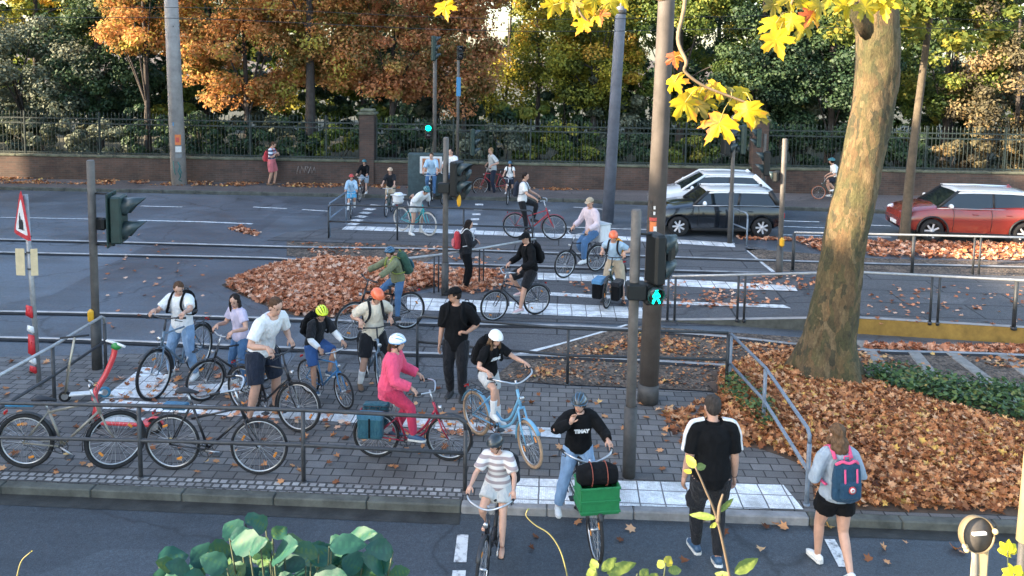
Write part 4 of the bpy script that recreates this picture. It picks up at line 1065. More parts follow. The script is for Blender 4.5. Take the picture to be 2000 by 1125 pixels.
TR = [
 ('orange-leaved tree with a bright crown left of the tall concrete mast', 285, 35.6, ORANGE, 4.0, .20, [((0.2,0,6.9),(2.0,1.8,2.0),.6),((-.3,.3,9.6),(2.4,2.2,2.0),.4)], 13000, .19),
 ('broad orange tree hanging low over the fence right of the concrete mast', 480, 35.8, ORANGE, 3.2, .22, [((0,0,5.1),(2.8,1.8,2.3),.6),((0.4,.4,8.6),(3.0,2.6,2.4),.4)], 17000, .19),
 ('orange tree with the dark straight trunk left of the first brick pillar', 605, 35.2, ORANGE, 7.6, .27, [((0.9,0.6,5.7),(2.0,1.2,1.9),.5),((0,.3,8.6),(2.8,2.2,2.2),.5)], 14000, .19),
 ('rusty orange tree above the first brick pillar', 765, 36.0, RUST, 3.4, .22, [((0,0,5.3),(2.5,1.8,2.0),.55),((.2,.3,8.6),(2.8,2.4,2.4),.45)], 16000, .19),
 ('reddish tree behind the tall signal mast', 905, 36.4, RUST, 3.4, .20, [((0,0,5.0),(1.45,1.5,2.4),.5),((-.1,.3,8.4),(1.8,2.2,2.3),.5)], 13000, .19),
 ('yellow-leaved tree with a thin forked trunk right of the sky gap', 1050, 41.0, YGREEN, 4.8, .17, [((1.0,0,5.4),(2.0,1.8,2.8),.5),((0.6,.2,9.2),(2.6,2.4,2.2),.5)], 12000, .19),
 ('yellow-green tree between the blue-grey mast and the sky gap', 1160, 38.4, YGREEN, 3.0, .2, [((0,0,5.6),(2.3,1.9,3.0),1.0)], 13000, .18),
 ('dark green tree behind the tall foreground mast', 1330, 38.4, GREEN, 3.0, .3, [((0,0,5.4),(3.2,2.2,3.5),.6),((0,0,9.6),(3.0,2.4,2.4),.4)], 18000, .19),
 ('very dark evergreen behind the second brick pillar', 1490, 37.4, DGREEN, 2.4, .3, [((0,0,4.4),(3.0,2.0,3.4),.6),((.2,0,9.0),(2.8,2.4,2.8),.4)], 20000, .19),
 ('dark evergreen directly left of the big plane trunk', 1625, 36.8, DGREEN, 2.4, .3, [((0,0,4.3),(2.7,2.0,3.1),.6),((0,0,8.6),(2.8,2.4,2.8),.4)], 18000, .19),
 ('green tree tinged yellow right of the slim trunk', 1850, 37.6, GREEN, 3.0, .25, [((0,0,5.6),(3.0,2.2,2.9),.55),((0.4,0,9.4),(3.2,2.6,2.4),.45)], 16000, .19),
 ('olive-brown bushy tree at the right edge', 1990, 35.9, OLIVE, 2.2, .2, [((0,0,3.9),(3.0,1.8,2.3),.6),((.8,.3,7.2),(2.6,2.2,2.0),.4)], 15000, .18),
 ('tall yellow-topped tree at the upper left corner', 70, 41.0, YGREEN, 4.5, .26, [((0,0,7.4),(4.2,2.6,2.0),.5),((.5,0,10.6),(3.8,2.6,2.4),.5)], 16000, .20),
 ('grey-green feathery tree behind the left end of the fence', 40, 36.0, GREYG, 2.6, .18, [((0,0,4.0),(3.2,1.7,2.5),1.0)], 14000, .16),
 ('dark green tree between the grey-green one and the orange crown', 190, 37.4, DGREEN, 3.0, .25, [((0,0,4.5),(2.8,2.0,3.0),.6),((0,0,8.4),(2.2,2.2,2.2),.4)], 17000, .19),
]
for lab, px, d, mt, th, tr, cr, n, lf in TR:
    tree(lab, at(px,d), d, 0.0, mt, th, tr, cr, int(n*1.75), lf*0.76)
for i, (x_, d) in enumerate([(-27,36),(-31,41),(-23.5,26.8),(-27,23.6)]):  # unseen trees added at left to shade the wall and lower crowns
    tree('broad green tree added unseen beyond the left edge to cast shade', x_, d, 0, GREEN, 2.4, .3, [((0,0,4.4),(2.8,2.4,3.8),1.0)], 9000, .26, group='added shade trees beyond the left edge')
tree('slender yellow-green tree standing in the bright gap beside the reddish crown', at(988,45), 45, 0.0, YGREEN, 3.0, .16, [((0,0,3.2),(1.5,1.3,2.8),.5),((0.1,.2,9.6),(1.6,1.5,2.2),.5)], 9000, .16)
for i, px in enumerate([-260,-90,80,240,400,560,710,850,1105,1240,1400,1550,1700,1860,2020,2180]):
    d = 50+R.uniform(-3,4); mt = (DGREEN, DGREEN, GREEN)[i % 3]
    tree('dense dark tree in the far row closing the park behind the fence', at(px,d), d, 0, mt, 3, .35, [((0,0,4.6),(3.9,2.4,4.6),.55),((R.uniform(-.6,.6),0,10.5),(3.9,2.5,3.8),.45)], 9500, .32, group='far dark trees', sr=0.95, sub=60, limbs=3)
for i, px in enumerate([-200,-60,60,160,260,350,440,530,620,700,780,860,930,1030,1110,1200,1290,1380,1470,1560,1660,1760,1850,1940,2040,2150]):
    d = 39.5+R.uniform(-1.2,1.2); mt = (DGREEN, GREEN, DGREEN, GREYG)[i % 4]
    tall = 1.0 if not 900 < px < 1060 else 0.6
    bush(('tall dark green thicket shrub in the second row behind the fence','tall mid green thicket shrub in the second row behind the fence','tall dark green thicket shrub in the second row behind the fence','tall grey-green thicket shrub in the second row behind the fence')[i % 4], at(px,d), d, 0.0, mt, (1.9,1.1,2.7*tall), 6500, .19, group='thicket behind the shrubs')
for i, (px, mt, rz_, dd) in enumerate([(-150,GREYG,1.5,35),(20,GREYG,1.4,34.6),(110,GREYG,1.3,34.4),(190,GREYG,1.2,34.3),(275,DGREEN,1.5,34.6),(385,DGREEN,1.5,34.6),(470,DGREEN,1.3,34.4),(560,DGREEN,1.3,34.5),(650,GREEN,1.2,34.4),(745,DGREEN,1.5,34.6),(820,DGREEN,1.4,34.5),(900,GREYG,1.2,34.4),(985,GREYG,1.3,34.3),(1070,GREEN,1.4,34.6),(1150,GREEN,1.2,34.5),(1235,DGREEN,1.1,34.3),(1335,GREEN,1.0,34.0),(1420,DGREEN,1.3,34.4),(1530,DGREEN,1.4,34.4),(1620,DGREEN,1.4,34.4),(1700,DGREEN,1.3,34.2),(1780,DGREEN,1.3,34.2),(1860,OLIVE,1.2,34.0),(1940,OLIVE,1.3,34.0),(2040,OLIVE,1.3,34.0)]):
    where = ['behind the left end of the fence','behind the fence near the concrete mast','behind the fence under the orange crowns','behind the fence by the first brick pillar','behind the fence near the twin signal masts','behind the fence left of the two tall masts','behind the fence by the second brick pillar','behind the fence right of the plane tree'][min(7,int((px+160)/275))]
    kind_ = {GREYG:'grey-green',DGREEN:'dark green',GREEN:'mid green',OLIVE:'olive-brown'}[mt]
    bush(f'{kind_} shrub {where}', at(px,dd), dd, 0.02, mt, (1.5,0.8,rz_), 4200, .14)
# ivy and grass strip by the track
ivy = PX([(1672,738),(1760,728),(1860,752),(2000,768),(2300,790),(2300,890),(2000,835),(1880,806),(1760,775)], ZI)
q = scatter(ivy, 6000); nr = np.stack([NR.normal(0,.5,6000), NR.normal(0,.5,6000), np.ones(6000)],1)
tag(leaf_cloud('ivy', np.stack([q[:,0],q[:,1],ZI+NR.uniform(0.02,0.24,6000)],1), nr, 0.085, IVY, 'leaf'), 'dark green ivy strip between the leaf bed and the near rails', 'ivy', kind='stuff')
mound('ivy_soil', ivy, ZI-0.004, 0.08, SOIL)
iv2 = PX([(1400,770),(1440,760),(1500,800),(1520,850),(1490,860),(1430,800)], ZI)
q = scatter(iv2, 500); nr = np.stack([NR.normal(0,.5,500), NR.normal(0,.5,500), np.ones(500)],1)
tag(leaf_cloud('ivy', np.stack([q[:,0],q[:,1],ZI+NR.uniform(0.10,0.34,500)],1), nr, 0.075, IVY, 'leaf'), 'small ivy patch under the blue railing in the leaf bed', 'ivy', kind='stuff')
# weeds on top of the wall
# ------------------------------------------------------------------ plane tree in front
def planebark():
    m, nt, b = newmat('plane_bark'); v = coords(nt, (1,1,0.45))
    f2 = noisetex(nt, v, 2.4, 5, 0.65); f3 = noisetex(nt, v, 40, 4, 0.75); f = noisetex(nt, v, 12, 6, 0.75)
    wn = N(nt,'ShaderNodeTexNoise', Scale=5.0, Detail=4.0); L(nt, v, wn.inputs['Vector'])
    vm = N(nt,'ShaderNodeVectorMath', operation='MULTIPLY_ADD'); L(nt, wn.outputs['Color'], vm.inputs[0]); vm.inputs[1].default_value = (0.34,0.34,0.34); L(nt, v, vm.inputs[2])
    vo = N(nt,'ShaderNodeTexVoronoi', Scale=11.0); L(nt, vm.outputs[0], vo.inputs['Vector']); bw = N(nt,'ShaderNodeRGBToBW'); L(nt, vo.outputs['Color'], bw.inputs[0])
    c = ramp(nt, bw.outputs[0], [(0.18,(0.062,0.052,0.028)),(0.36,(0.095,0.080,0.034)),(0.48,(0.150,0.092,0.042)),(0.58,(0.105,0.072,0.036)),(0.70,(0.150,0.100,0.046)),(0.92,(0.172,0.125,0.066))])
    c = mix(nt, ramp(nt, f2, [(0.46,(0,0,0)),(0.64,(0.65,0.65,0.65))]), c, (0.060,0.066,0.024))
    c = mix(nt, 0.7, c, ramp(nt, f, [(0.3,(0.45,0.45,0.45)),(0.7,(1.5,1.5,1.5))]), 'MULTIPLY')
    c = mix(nt, 0.6, c, ramp(nt, f3, [(0.3,(0.45,0.45,0.45)),(0.7,(1.5,1.5,1.5))]), 'MULTIPLY')
    L(nt, c, b.inputs['Base Color']); b.inputs['Roughness'].default_value = 0.92; b1 = bump(nt, b, f, 0.9, 0.04); bump(nt, b, f3, 0.7, 0.03, b1); return m
PBARK = planebark()
base = G(1615,742,ZI); bd = base.y
cl = [(1612,742),(1622,660),(1634,560),(1665,400),(1705,200),(1712,40)]; wdt = [150,112,94,88,82,88]
P = []; rr = []
for (x,y), wpx in zip(cl, wdt):
    p = GD(x, y, bd); P.append(p); rr.append(wpx*0.465*bd/F)
P[0].z = ZI-0.05
pt = thing('plane_tree', 'big leaning plane tree with mottled olive bark in front of the platform', 'tree', base, 0, 'street trees')
Pl = [p-base for p in P]
Pl += [Pl[-1]+V((-0.15,0.1,1.1)), Pl[-1]+V((-0.1,0.3,2.6)), Pl[-1]+V((0.2,0.4,4.6))]; rr += [rr[-1]*1.0, rr[-1]*0.75, rr[-1]*0.4]
sp = spline(Pl, 14); sr_ = np.interp(np.linspace(0,len(rr)-1,len(sp)), np.arange(len(rr)), rr)
k = MB(); n_ = 44; vs = []
sp0 = len(k.v); k.tube(sp, list(sr_), n_)
nv_ = []
for i_, p in enumerate(k.v):
    c0 = sp[min(len(sp)-1, i_//n_)]; o_ = (V(p)-c0); o_ = o_.normalized() if o_.length > 1e-6 else o_; an = math.atan2(o_.y,o_.x); zz = max(0.0, p[2])
    flare = math.exp(-zz/0.28)*(0.12+0.13*math.sin(5*an+0.7)+0.06*math.sin(9*an))
    nv_.append(tuple(V(p)+o_*(0.045*mnoise.noise(V((o_.x*1.2,o_.y*1.2,p[2]*0.9)))+0.022*mnoise.noise(V((o_.x*4,o_.y*4,p[2]*3)))+0.010*mnoise.noise(V((o_.x*9,o_.y*9,p[2]*7)))+flare)))
k.v = nv_
k.build('trunk', PBARK, pt)
fork = Pl[5]
k = MB()
limb_pts = []
for e in ((-2.4,-1.2,3.4),(-1.2,2.4,4.6),(2.6,1.2,4.2),(1.4,-2.6,4.4),(-3.6,-4.0,4.2),(-1.6,-6.6,3.8)):
    s0 = fork+V((0,0,R.uniform(0.5,1.8))); E_ = fork+V(e); limb_pts.append((s0,E_))
    k.tube(spline([s0, s0.lerp(E_,0.5)+V((0,0,0.5)), E_],6), [0.16*(1-0.8*i/12) for i in range(13)], 8)
# stub and rooted burls
k.tube([fork+V((-0.15,-0.15,-0.25)), fork+V((-0.50,-0.3,0.15)), fork+V((-0.9,-0.5,1.2))], [0.13,0.10,0.07], 8)
k.build('limb', PBARK, pt)
A = [crown_points(tuple(e+V((0,0,1.2))), (1.9,1.9,1.1), 1700, 26, 0.55) for s, e in limb_pts]
MAPLEY = leafmat('plane_leaf_yellow', [(0.0,(0.10,0.12,0.015)),(0.3,(0.24,0.20,0.05)),(0.5,(0.42,0.36,0.03)),(0.68,(0.60,0.44,0.015)),(0.85,(0.62,0.33,0.03)),(1.0,(0.40,0.10,0.04))], 0.5, 0.5, 0.06, 30)
leaf_cloud('crown', np.concatenate([a[0] for a in A]), np.concatenate([a[1] for a in A]), 0.19, YGREEN, 'leaf', pt, np.concatenate([a[2] for a in A]))
HALF = [(0.00,0.62),(0.05,0.50),(0.10,0.47),(0.10,0.36),(0.17,0.30),(0.13,0.17),(0.22,0.19),(0.30,0.27),(0.36,0.25),(0.47,0.30),(0.44,0.20),(0.50,0.12),(0.40,0.05),(0.28,0.0),(0.34,-0.07),(0.44,-0.12),(0.36,-0.18),(0.36,-0.24),(0.22,-0.25),(0.10,-0.24),(0.02,-0.30)]
def planeleaf(parent, c, n, size, col):
    """one lobed plane leaf, tip hanging down: three rings so that it can cup and droop"""
    n = V(n).normalized(); t = V((R.uniform(-.7,.7),R.uniform(-.3,.2),-1)); t = (t-n*t.dot(n)).normalized(); b = n.cross(t)
    H = HALF+[(-x,y) for x,y in HALF[-2:0:-1]]; m = len(H); vs = [V(c)]; cup = R.uniform(-.35,.35); dr = R.uniform(0.15,0.55); tw = R.uniform(-.4,.4); fs = []
    for ring in (0.35,0.7,1.0):
        for x, y in H:
            x_, y_ = x*ring, y*ring; r_ = math.hypot(x_,y_); jx = 1+R.uniform(-.04,.04)
            z = cup*abs(x_)-dr*r_*r_+tw*x_*y_+0.05*math.cos(9*math.atan2(y_,x_))*r_+R.uniform(-.008,.008)
            vs.append(V(c)+(t*(y_*jx)+b*(x_*jx)+n*z)*size*1.05)
    for i in range(m): fs.append((0,1+i,1+(i+1)%m))
    for k_ in (0,1):
        for i in range(m):
            a = 1+k_*m+i; b2 = 1+k_*m+(i+1)%m; fs.append((a,a+m,b2+m,b2))
    k = MB(); k.add(vs, fs, 0, True); o = k.build('leaf', MAPLEY, parent); a = o.data.attributes.new('rnd','FLOAT','FACE')
    side_ = R.choice((-1,1)); vals = []
    for f in fs:
        q = [vs[i] for i in f]; cc = sum(q, V((0,0,0)))/len(q)-V(c); x_ = cc.dot(b)/size; r_ = cc.length/size
        vals.append(min(1,max(0,col+0.10*side_*(1 if x_ > 0 else -1)*(0.5 if col < 0.8 else 1)+R.uniform(-.05,.05)+(0.14 if r_ > 0.42 and R.random() < 0.4 else 0))))
    a.data.foreach_set('value', np.array(vals, dtype=np.float32)); return o
# hanging sprays of the plane tree that reach in front of the balcony
def spray(twig, leaves, size, nm='hanging_branch'):
    b0 = MB(); b0.tube(spline([p-base for p in twig], 5), [0.013*(1-0.6*i/(5*(len(twig)-1))) for i in range(5*(len(twig)-1)+1)], 6)
    o = b0.build(nm, M('twig', (0.20,0.14,0.08), 0.8, 0.3, 20), pt)
    pos = []; nr = []; st_ = MB()
    for (p, q, c) in leaves:
        pos.append(p-base); nr.append(q)
        tw = min(twig, key=lambda t: (t-p).length); st_.tube([tw-base, (tw*0.4+p*0.6)-base+V((0,0,0.02)), p-base], 0.0022, 4)
    st_.build('leaf_stalks', M('leaf_stalk', (0.30,0.24,0.06), 0.7, 0.2), o)
    for (p, q, c), sz in zip(leaves, size):
        planeleaf(o, p-base, q, sz, c)
def lv(px, py, d, c, ny=-0.8): return (GD(px,py,d), V((R.uniform(-.5,.5), ny, R.uniform(0.0,0.7))), c)
up = limb_pts[5][1]+base
d0 = 4.0
spray([up, GD(1345,-150,4.6), GD(1338,0,4.2), GD(1324,75,4.1), GD(1340,120,4.0), GD(1338,140,4.0), GD(1375,168,4.0), GD(1430,190,4.0), GD(1470,205,4.0)],
      [lv(1318,112,4.05,1.0), lv(1318,160,4.0,.72), lv(1338,200,3.95,.68), lv(1360,205,4.05,.3), lv(1395,172,4.05,.75), lv(1360,180,4.1,.7), lv(1425,180,4.1,.35), lv(1405,240,3.9,.82), lv(1440,205,4.05,.7), lv(1460,215,3.95,.72), lv(1480,225,4.05,.35), lv(1450,180,4.1,.6), lv(1380,200,4.1,.45)],
      [.10,.12,.17,.16,.13,.13,.14,.20,.13,.16,.12,.12,.12])
spray([up, GD(1170,-160,4.9), GD(1150,-40,4.5), GD(1130,15,4.4), GD(1150,45,4.4)],
      [lv(1080,10,4.4,.7), lv(1100,-5,4.4,.6), lv(1140,20,4.4,.7), lv(1140,50,4.35,.76), lv(1170,30,4.4,.85), lv(1190,5,4.4,.55), lv(1215,-5,4.4,.5), lv(1160,0,4.4,.6), lv(1120,5,4.4,.4)], [.13,.12,.13,.12,.13,.13,.12,.13,.12])
spray([up, GD(930,-200,4.9), GD(900,-70,4.5), GD(885,-10,4.4)], [lv(869,14,4.4,.72), lv(885,-15,4.4,.6), lv(862,-20,4.4,.6)], [.13,.12,.12])
up2 = limb_pts[4][1]+base
spray([up2, GD(1600,-160,4.4), GD(1560,-30,4.2), GD(1545,20,4.2), GD(1580,40,4.2)],
      [lv(1515,45,4.1,.66), lv(1515,78,4.05,.72), lv(1545,40,4.1,.6), lv(1570,50,4.1,.4), lv(1585,30,4.1,.95), lv(1600,12,4.1,.5), lv(1540,0,4.2,.45), lv(1510,10,4.2,.35), lv(1565,8,4.2,.62), lv(1620,-8,4.2,.5)], [.16,.17,.14,.15,.12,.13,.15,.14,.13,.14])
spray([up2, GD(1700,-160,4.6), GD(1690,-60,4.3), GD(1690,-10,4.3)], [lv(1655,8,4.3,.6), lv(1690,15,4.25,.5), lv(1725,10,4.3,.62), lv(1745,-5,4.3,.5), lv(1710,-8,4.3,.4), lv(1675,-12,4.3,.45)], [.14,.15,.16,.14,.13,.13])
# slim street tree with green crown behind
bx = G(1765,472)
tree('slim street tree with a straight pale trunk beside the red car', bx.x, bx.y, 0, leafmat('street_tree_leaves', [(0.0,(0.045,0.075,0.018)),(0.45,(0.11,0.155,0.03)),(0.75,(0.22,0.23,0.04)),(1.0,(0.42,0.34,0.05))], 0.4, 0.6, 0.35, 0.5), 7.4, .155, [((1.9,-0.3,6.9),(2.5,1.6,1.3),.5),((-1.7,-.4,6.3),(1.2,0.9,0.6),.14),((1.2,0,9.6),(3,2.2,2),.36)], 8000, .17, M('slim_bark', (0.095,0.075,0.052), 0.95, 0.35, 5, bmp=0.8, bscale=30), name='street_tree', group='street trees', sr=0.5, sub=34, lean=(0.42,0.0), limbs=5)
# ------------------------------------------------------------------ brick wall, pillars, iron fence
def brickmat(name, c1, c2, mort):
    m, nt, b = newmat(name); tc = nt.nodes.new('ShaderNodeTexCoord'); sp_ = N(nt,'ShaderNodeSeparateXYZ'); L(nt, tc.outputs['Object'], sp_.inputs[0])
    cb = N(nt,'ShaderNodeCombineXYZ'); ad = N(nt,'ShaderNodeMath', operation='ADD'); L(nt, sp_.outputs['X'], ad.inputs[0]); L(nt, sp_.outputs['Y'], ad.inputs[1])
    L(nt, ad.outputs[0], cb.inputs['X']); L(nt, sp_.outputs['Z'], cb.inputs['Y'])
    br = N(nt,'ShaderNodeTexBrick', Scale=1.0); br.inputs['Brick Width'].default_value = 0.25; br.inputs['Row Height'].default_value = 0.075; br.inputs['Mortar Size'].default_value = 0.008
    for k_, c in (('Color1',c1),('Color2',c2),('Mortar',mort)): br.inputs[k_].default_value = (*c,1)
    L(nt, cb.outputs[0], br.inputs['Vector']); v = tc.outputs['Object']
    f = noisetex(nt, v, 0.7, 6, 0.7)
    c = mix(nt, 0.8, br.outputs['Color'], ramp(nt, f, [(0.3,(0.35,0.34,0.34)),(0.7,(1.35,1.3,1.25))]), 'MULTIPLY')
    L(nt, c, b.inputs['Base Color']); b.inputs['Roughness'].default_value = 0.92; bump(nt, b, br.outputs['Fac'], -0.4, 0.01); return m
BRICK = brickmat('old_red_brick', (0.115,0.068,0.052), (0.07,0.05,0.042), (0.10,0.088,0.078)); COPE = M('mossy_coping', (0.105,0.11,0.075), 0.95, 0.5, 3, bmp=0.4)
IRON = M('green_black_iron', (0.022,0.034,0.032), 0.5, 0.35, 12)
def wl(t): return wall_line[1].lerp(wall_line[3], t)        # along the wall, z filled in later
WA, WB = wall_line[0], wall_line[4]
wd_ = (WB-WA).normalized(); wn = V((-wd_.y, wd_.x, 0))
def onwall(px): # intersection of the pixel column with the wall line
    d = ray(px, 360); t = (WA.x*wd_.y-WA.y*wd_.x)/(d.x*wd_.y-d.y*wd_.x); return V((d.x*t, d.y*t, 0.12))
wt = thing('brick_wall', 'long low red brick wall with mossy coping under the iron fence', 'wall', onwall(1000))
k = MB(); o0 = onwall(1000); q = orient(wd_)
Lw = (WB-WA).length; k.box(V((0,0.2,0.40))-V((0,0,0)), (Lw,0.36,0.98), q, 0.0); k.build('wall_body', BRICK, wt)
k = MB(); n = int(Lw/1.3)
for i in range(n): k.box(wd_*((i+0.5)*Lw/n-Lw/2)+V((0,0.2,0.93)), (Lw/n-0.01,0.44,0.09), q, 0.02)
k.build('coping', COPE, wt)
k = MB() # pale graffiti scrawl
gp = onwall(600)-o0
scr = [(-.35,.0),(-.28,.3),(-.22,.02),(-.15,.3),(-.05,.05),(0.0,.3),(.1,.28),(.02,.15),(.1,.03),(.2,.3),(.24,.03),(.34,.28),(.38,.05)]
k.tube([gp+V((x, -0.165+0.2*0-0.0-0.0, 0.42+z)) + V((0,0.16+0.0,0)) - wn*0.19 for x,z in scr], 0.022, 5, r2=0.008, side=V((0,0,1)))
k.build('graffiti', M('graffiti_paint', (0.26,0.22,0.19), 0.8, 0.4, 20), wt)
PILL = []
for px, hh, nm in ((-260,2.75,'brick pillar far left of the concrete mast'),(717,2.75,'brick pillar under the orange crowns, with grey cap'),(1482,2.75,'brick pillar behind the signals right of the tall masts'),(2330,2.75,'brick pillar beyond the right edge')):
    p = onwall(px); PILL.append(p); t = thing('brick_pillar', nm, 'pillar', p, 0, 'brick pillars of the wall')
    k = MB(); k.box(V((0,0.2,hh/2-0.1)), (0.56,0.56,hh+0.2), q); k.build('shaft', BRICK, t)
    k = MB(); k.box(V((0,0.2,hh+0.05)), (0.70,0.70,0.10), q, 0.02); k.box(V((0,0.2,hh+0.16)), (0.55,0.55,0.12), q, 0.04); k.build('cap', COPE, t)
FL = ['iron fence bars on the wall left of the first brick pillar','iron fence bars on the wall between the two brick pillars','iron fence bars on the wall right of the second pillar']
for i in range(3):
    a, b_ = PILL[i]+wd_*0.29, PILL[i+1]-wd_*0.29; Ln = (b_-a).length; t = thing('iron_fence', FL[i], 'fence', a+V((0,0.2,0)), 0, 'iron fence panels')
    k = MB()
    for z in (1.05, 2.20, 2.40): k.box(wd_*Ln/2+V((0,0,z)), (Ln,0.022,0.05), q)
    k.build('fence_rails', IRON, t)
    k = MB(); n = int(Ln/0.15)
    for j in range(n):
        c = wd_*((j+0.5)*Ln/n); jit = R.uniform(-.006,.006)
        k.tube([c+V((0,0,0.95)), c+V((jit,jit,2.52)), c+V((jit,jit,2.56)), c+V((jit,jit,2.68))], [0.013,0.013,0.024,0.002], 5, caps=False)
    k.build('fence_bars', IRON, t)
    for j in range(int(Ln/3)+1):
        k = MB(); c = wd_*(min(Ln-0.05, 0.05+j*3.0)); k.box(c+V((0,0,1.8)), (0.05,0.05,1.75), q); k.build('post', IRON, t)
# ------------------------------------------------------------------ railings
RAILP = M('railing_paint', (0.045,0.046,0.048), 0.5, 0.35, 14, bmp=0.15); RAILB = M('blue_grey_railing', (0.16,0.20,0.25), 0.45, 0.25, 12); RAILG = M('galvanised_rail', (0.42,0.42,0.41), 0.45, 0.2, 12, metal=0.5); RAILD = M('dark_railing', (0.03,0.033,0.036), 0.5, 0.3, 14)
def railing(label, posts, mat, hts=(0.92,0.48), r=0.024, bends=(0,0), topmat=None, group='railings', pr=None, ext=(0,0), double=0.0):
    """posts: ground points; top tube (bent down at the ends when asked), lower tube and each post are parts"""
    o = posts[0]; t = thing('railing', label, 'railing', o, 0, group); P = [p-o for p in posts]
    u0 = (P[0]-P[1]).normalized(); u1 = (P[-1]-P[-2]).normalized()
    for i, h in enumerate(hts):
        L_ = [p+V((0,0,h)) for p in P]
        if i == 0:
            if bends[0]: L_[0] = P[0]+V((0,0,h))-u0*0.0; L_ = [P[0]+V((0,0,h-0.14)), P[0]+V((0,0,h-0.045))-u0*0.012, P[0]+V((0,0,h))-u0*0.09]+L_[1:]
            if bends[1]: L_ = L_[:-1]+[P[-1]+V((0,0,h))-u1*0.09, P[-1]+V((0,0,h-0.045))-u1*0.012, P[-1]+V((0,0,h-0.14))]
        if ext[0] and i == 0: L_[0] = L_[0]+u0*ext[0]
        if ext[1] and i == 0: L_[-1] = L_[-1]+u1*ext[1]
        k = MB(); k.tube(L_, r, 10); k.build('top_rail' if i == 0 else 'middle_rail', topmat if (topmat and i == 0) else mat, t)
    for j, p in enumerate(P):
        d = double if not isinstance(double, dict) else double.get(j, 0)
        for s in ((-d/2, d/2) if d else (0,)):
            end = (j == 0 and bends[0]) or (j == len(P)-1 and bends[1])
            k = MB(); pp = p+u1*s; rr_ = (pr or r)*(1.1 if not d else 0.7)
            k.tube([pp+V((0,0,-0.05)), pp+V((0,0,hts[0]-(0.14 if end else 0.02)))], rr_, 10)
            k.tube([pp+V((0,0,-0.04)), pp+V((0,0,0.02))], rr_*1.5, 10); k.build('post', mat, t)
    return t
railing('long grey two-bar railing along the near kerb with parked bicycles behind it', [G(-360,918,ZI),G(-42,926,ZI),G(275,933,ZI),G(593,942,ZI),G(908,960,ZI)], RAILP, bends=(0,1), topmat=RAILP)
railing('slanting grey railing at the left edge running back to the signal pole', [G(-40,893,ZI),G(107,795,ZI),G(207,722,ZI)], RAILP, bends=(0,1), topmat=RAILG)
railing('dark railing across the island in front of the near rails', [G(815,722,ZI),G(1108,751,ZI),G(1418,760,ZI)], RAILD, bends=(1,0), r=0.022)
railing('blue-grey railing sloping down to the kerb through the brown leaf bed', [G(1424,760,ZI),G(1490,838,ZI),G(1575,986,ZI)], RAILB, hts=(0.90,0.42), bends=(0,1))
railing('dark railing with bent ends on the far island beside the far road', [G(642,466),G(776,470),G(905,474),G(1040,479)], RAILD, hts=(0.98,0.5), bends=(1,1), r=0.024)
railing('short teal-grey railing running back from the far island corner', [G(644,463),G(676,436)], RAILB, hts=(0.98,0.55), bends=(0,0))
railing('pale handrail slanting up behind the leaf bed beside the woman with the red bag', [G(762,584),G(852,572),G(940,556),G(1045,534)], RAILD, hts=(0.86,), r=0.026, topmat=RAILG, double={1:0.12,2:0.12}, bends=(1,0))
railing('short bent grey railing behind the post in front of the dark car', [G(1430,470),G(1458,482)], RAILB, hts=(0.95,0.5), bends=(0,1), r=0.022)
def pz(t, near): return pl(t, near)
def prail(label, near, ts, dbl):
    return railing(label, [pz(t, near) for t in ts], RAILD, hts=(0.92,), r=0.026, topmat=RAILG, double=dbl, pr=0.035)
prail('pale-topped railing along the yellow platform edge', True, [0.03,0.23,0.55,0.76,0.97,1.25], {0:0.14,1:0.13,3:0.14})
prail('pale-topped railing on the far side of the platform ramp', False, [0.38,0.72,0.90,1.2], {2:0.14})
# ------------------------------------------------------------------ poles and masts
POLE = M('signal_pole_grey', (0.115,0.105,0.095), 0.6, 0.3, 6, bmp=0.2); POLED = M('pole_sleeve_dark', (0.055,0.053,0.05), 0.6, 0.35, 8, bmp=0.2); MASTB = M('blue_grey_mast', (0.125,0.14,0.175), 0.6, 0.25, 3, bmp=0.2); MASTG = M('brown_grey_mast', (0.088,0.075,0.066), 0.7, 0.3, 3, bmp=0.25)
CONCM = M('concrete_mast', (0.33,0.305,0.285), 0.9, 0.25, 3, bmp=0.35, bscale=35); SIGG = M('signal_green_housing', (0.016,0.040,0.035), 0.45, 0.3, 8); SIGB = M('signal_black', (0.006,0.008,0.008), 0.5, 0.3, 10); LENS = glassmat('dark_lens', (0.03,0.02,0.02), 0.15)
VISOR = M('visor', (0.03,0.05,0.055), 0.35, 0.3, 9); BUTTON = M('yellow_button', (0.70,0.36,0.02), 0.4, 0.12); LIT = emit('green_signal_light', (0.0,0.75,0.50), 2.2); WHITEP = M('white_paint', (0.75,0.75,0.73), 0.5, 0.1, 10)
def mast(name, label, cat, base, h, r0, r1, mat, lean=(0,0), group=None, bands=()):
    t = thing(name, label, cat, base, 0, group); k = MB()
    k.tube([V((0,0,-0.1)), V((lean[0]*0.5,lean[1]*0.5,h/2)), V((lean[0],lean[1],h))], [r0,(r0+r1)/2,r1], 18); k.build('pole', mat, t)
    for z, hh, e in bands:
        rr_ = r0+(r1-r0)*z/h; k = MB(); k.tube([V((lean[0]*z/h,lean[1]*z/h,z)), V((lean[0]*(z+hh)/h,lean[1]*(z+hh)/h,z+hh))], rr_+e, 18); k.build('clamp_band', POLED, t)
    return t
def patch(parent, name, mats, r, z0, z1, a0, a1, zoff=0.004, off=(0,0)):
    """a curved sticker on a mast, angles in degrees (270 faces the camera)"""
    k = MB(); n = 6; vs = []
    for z in (z0,z1):
        for i in range(n+1):
            a = math.radians(a0+(a1-a0)*i/n); vs.append(V((off[0]+(r+zoff)*math.cos(a), off[1]+(r+zoff)*math.sin(a), z)))
    k.add(vs, [(i,i+1,n+2+i,n+1+i) for i in range(n)], 0, True); return k.build(name, mats, parent)
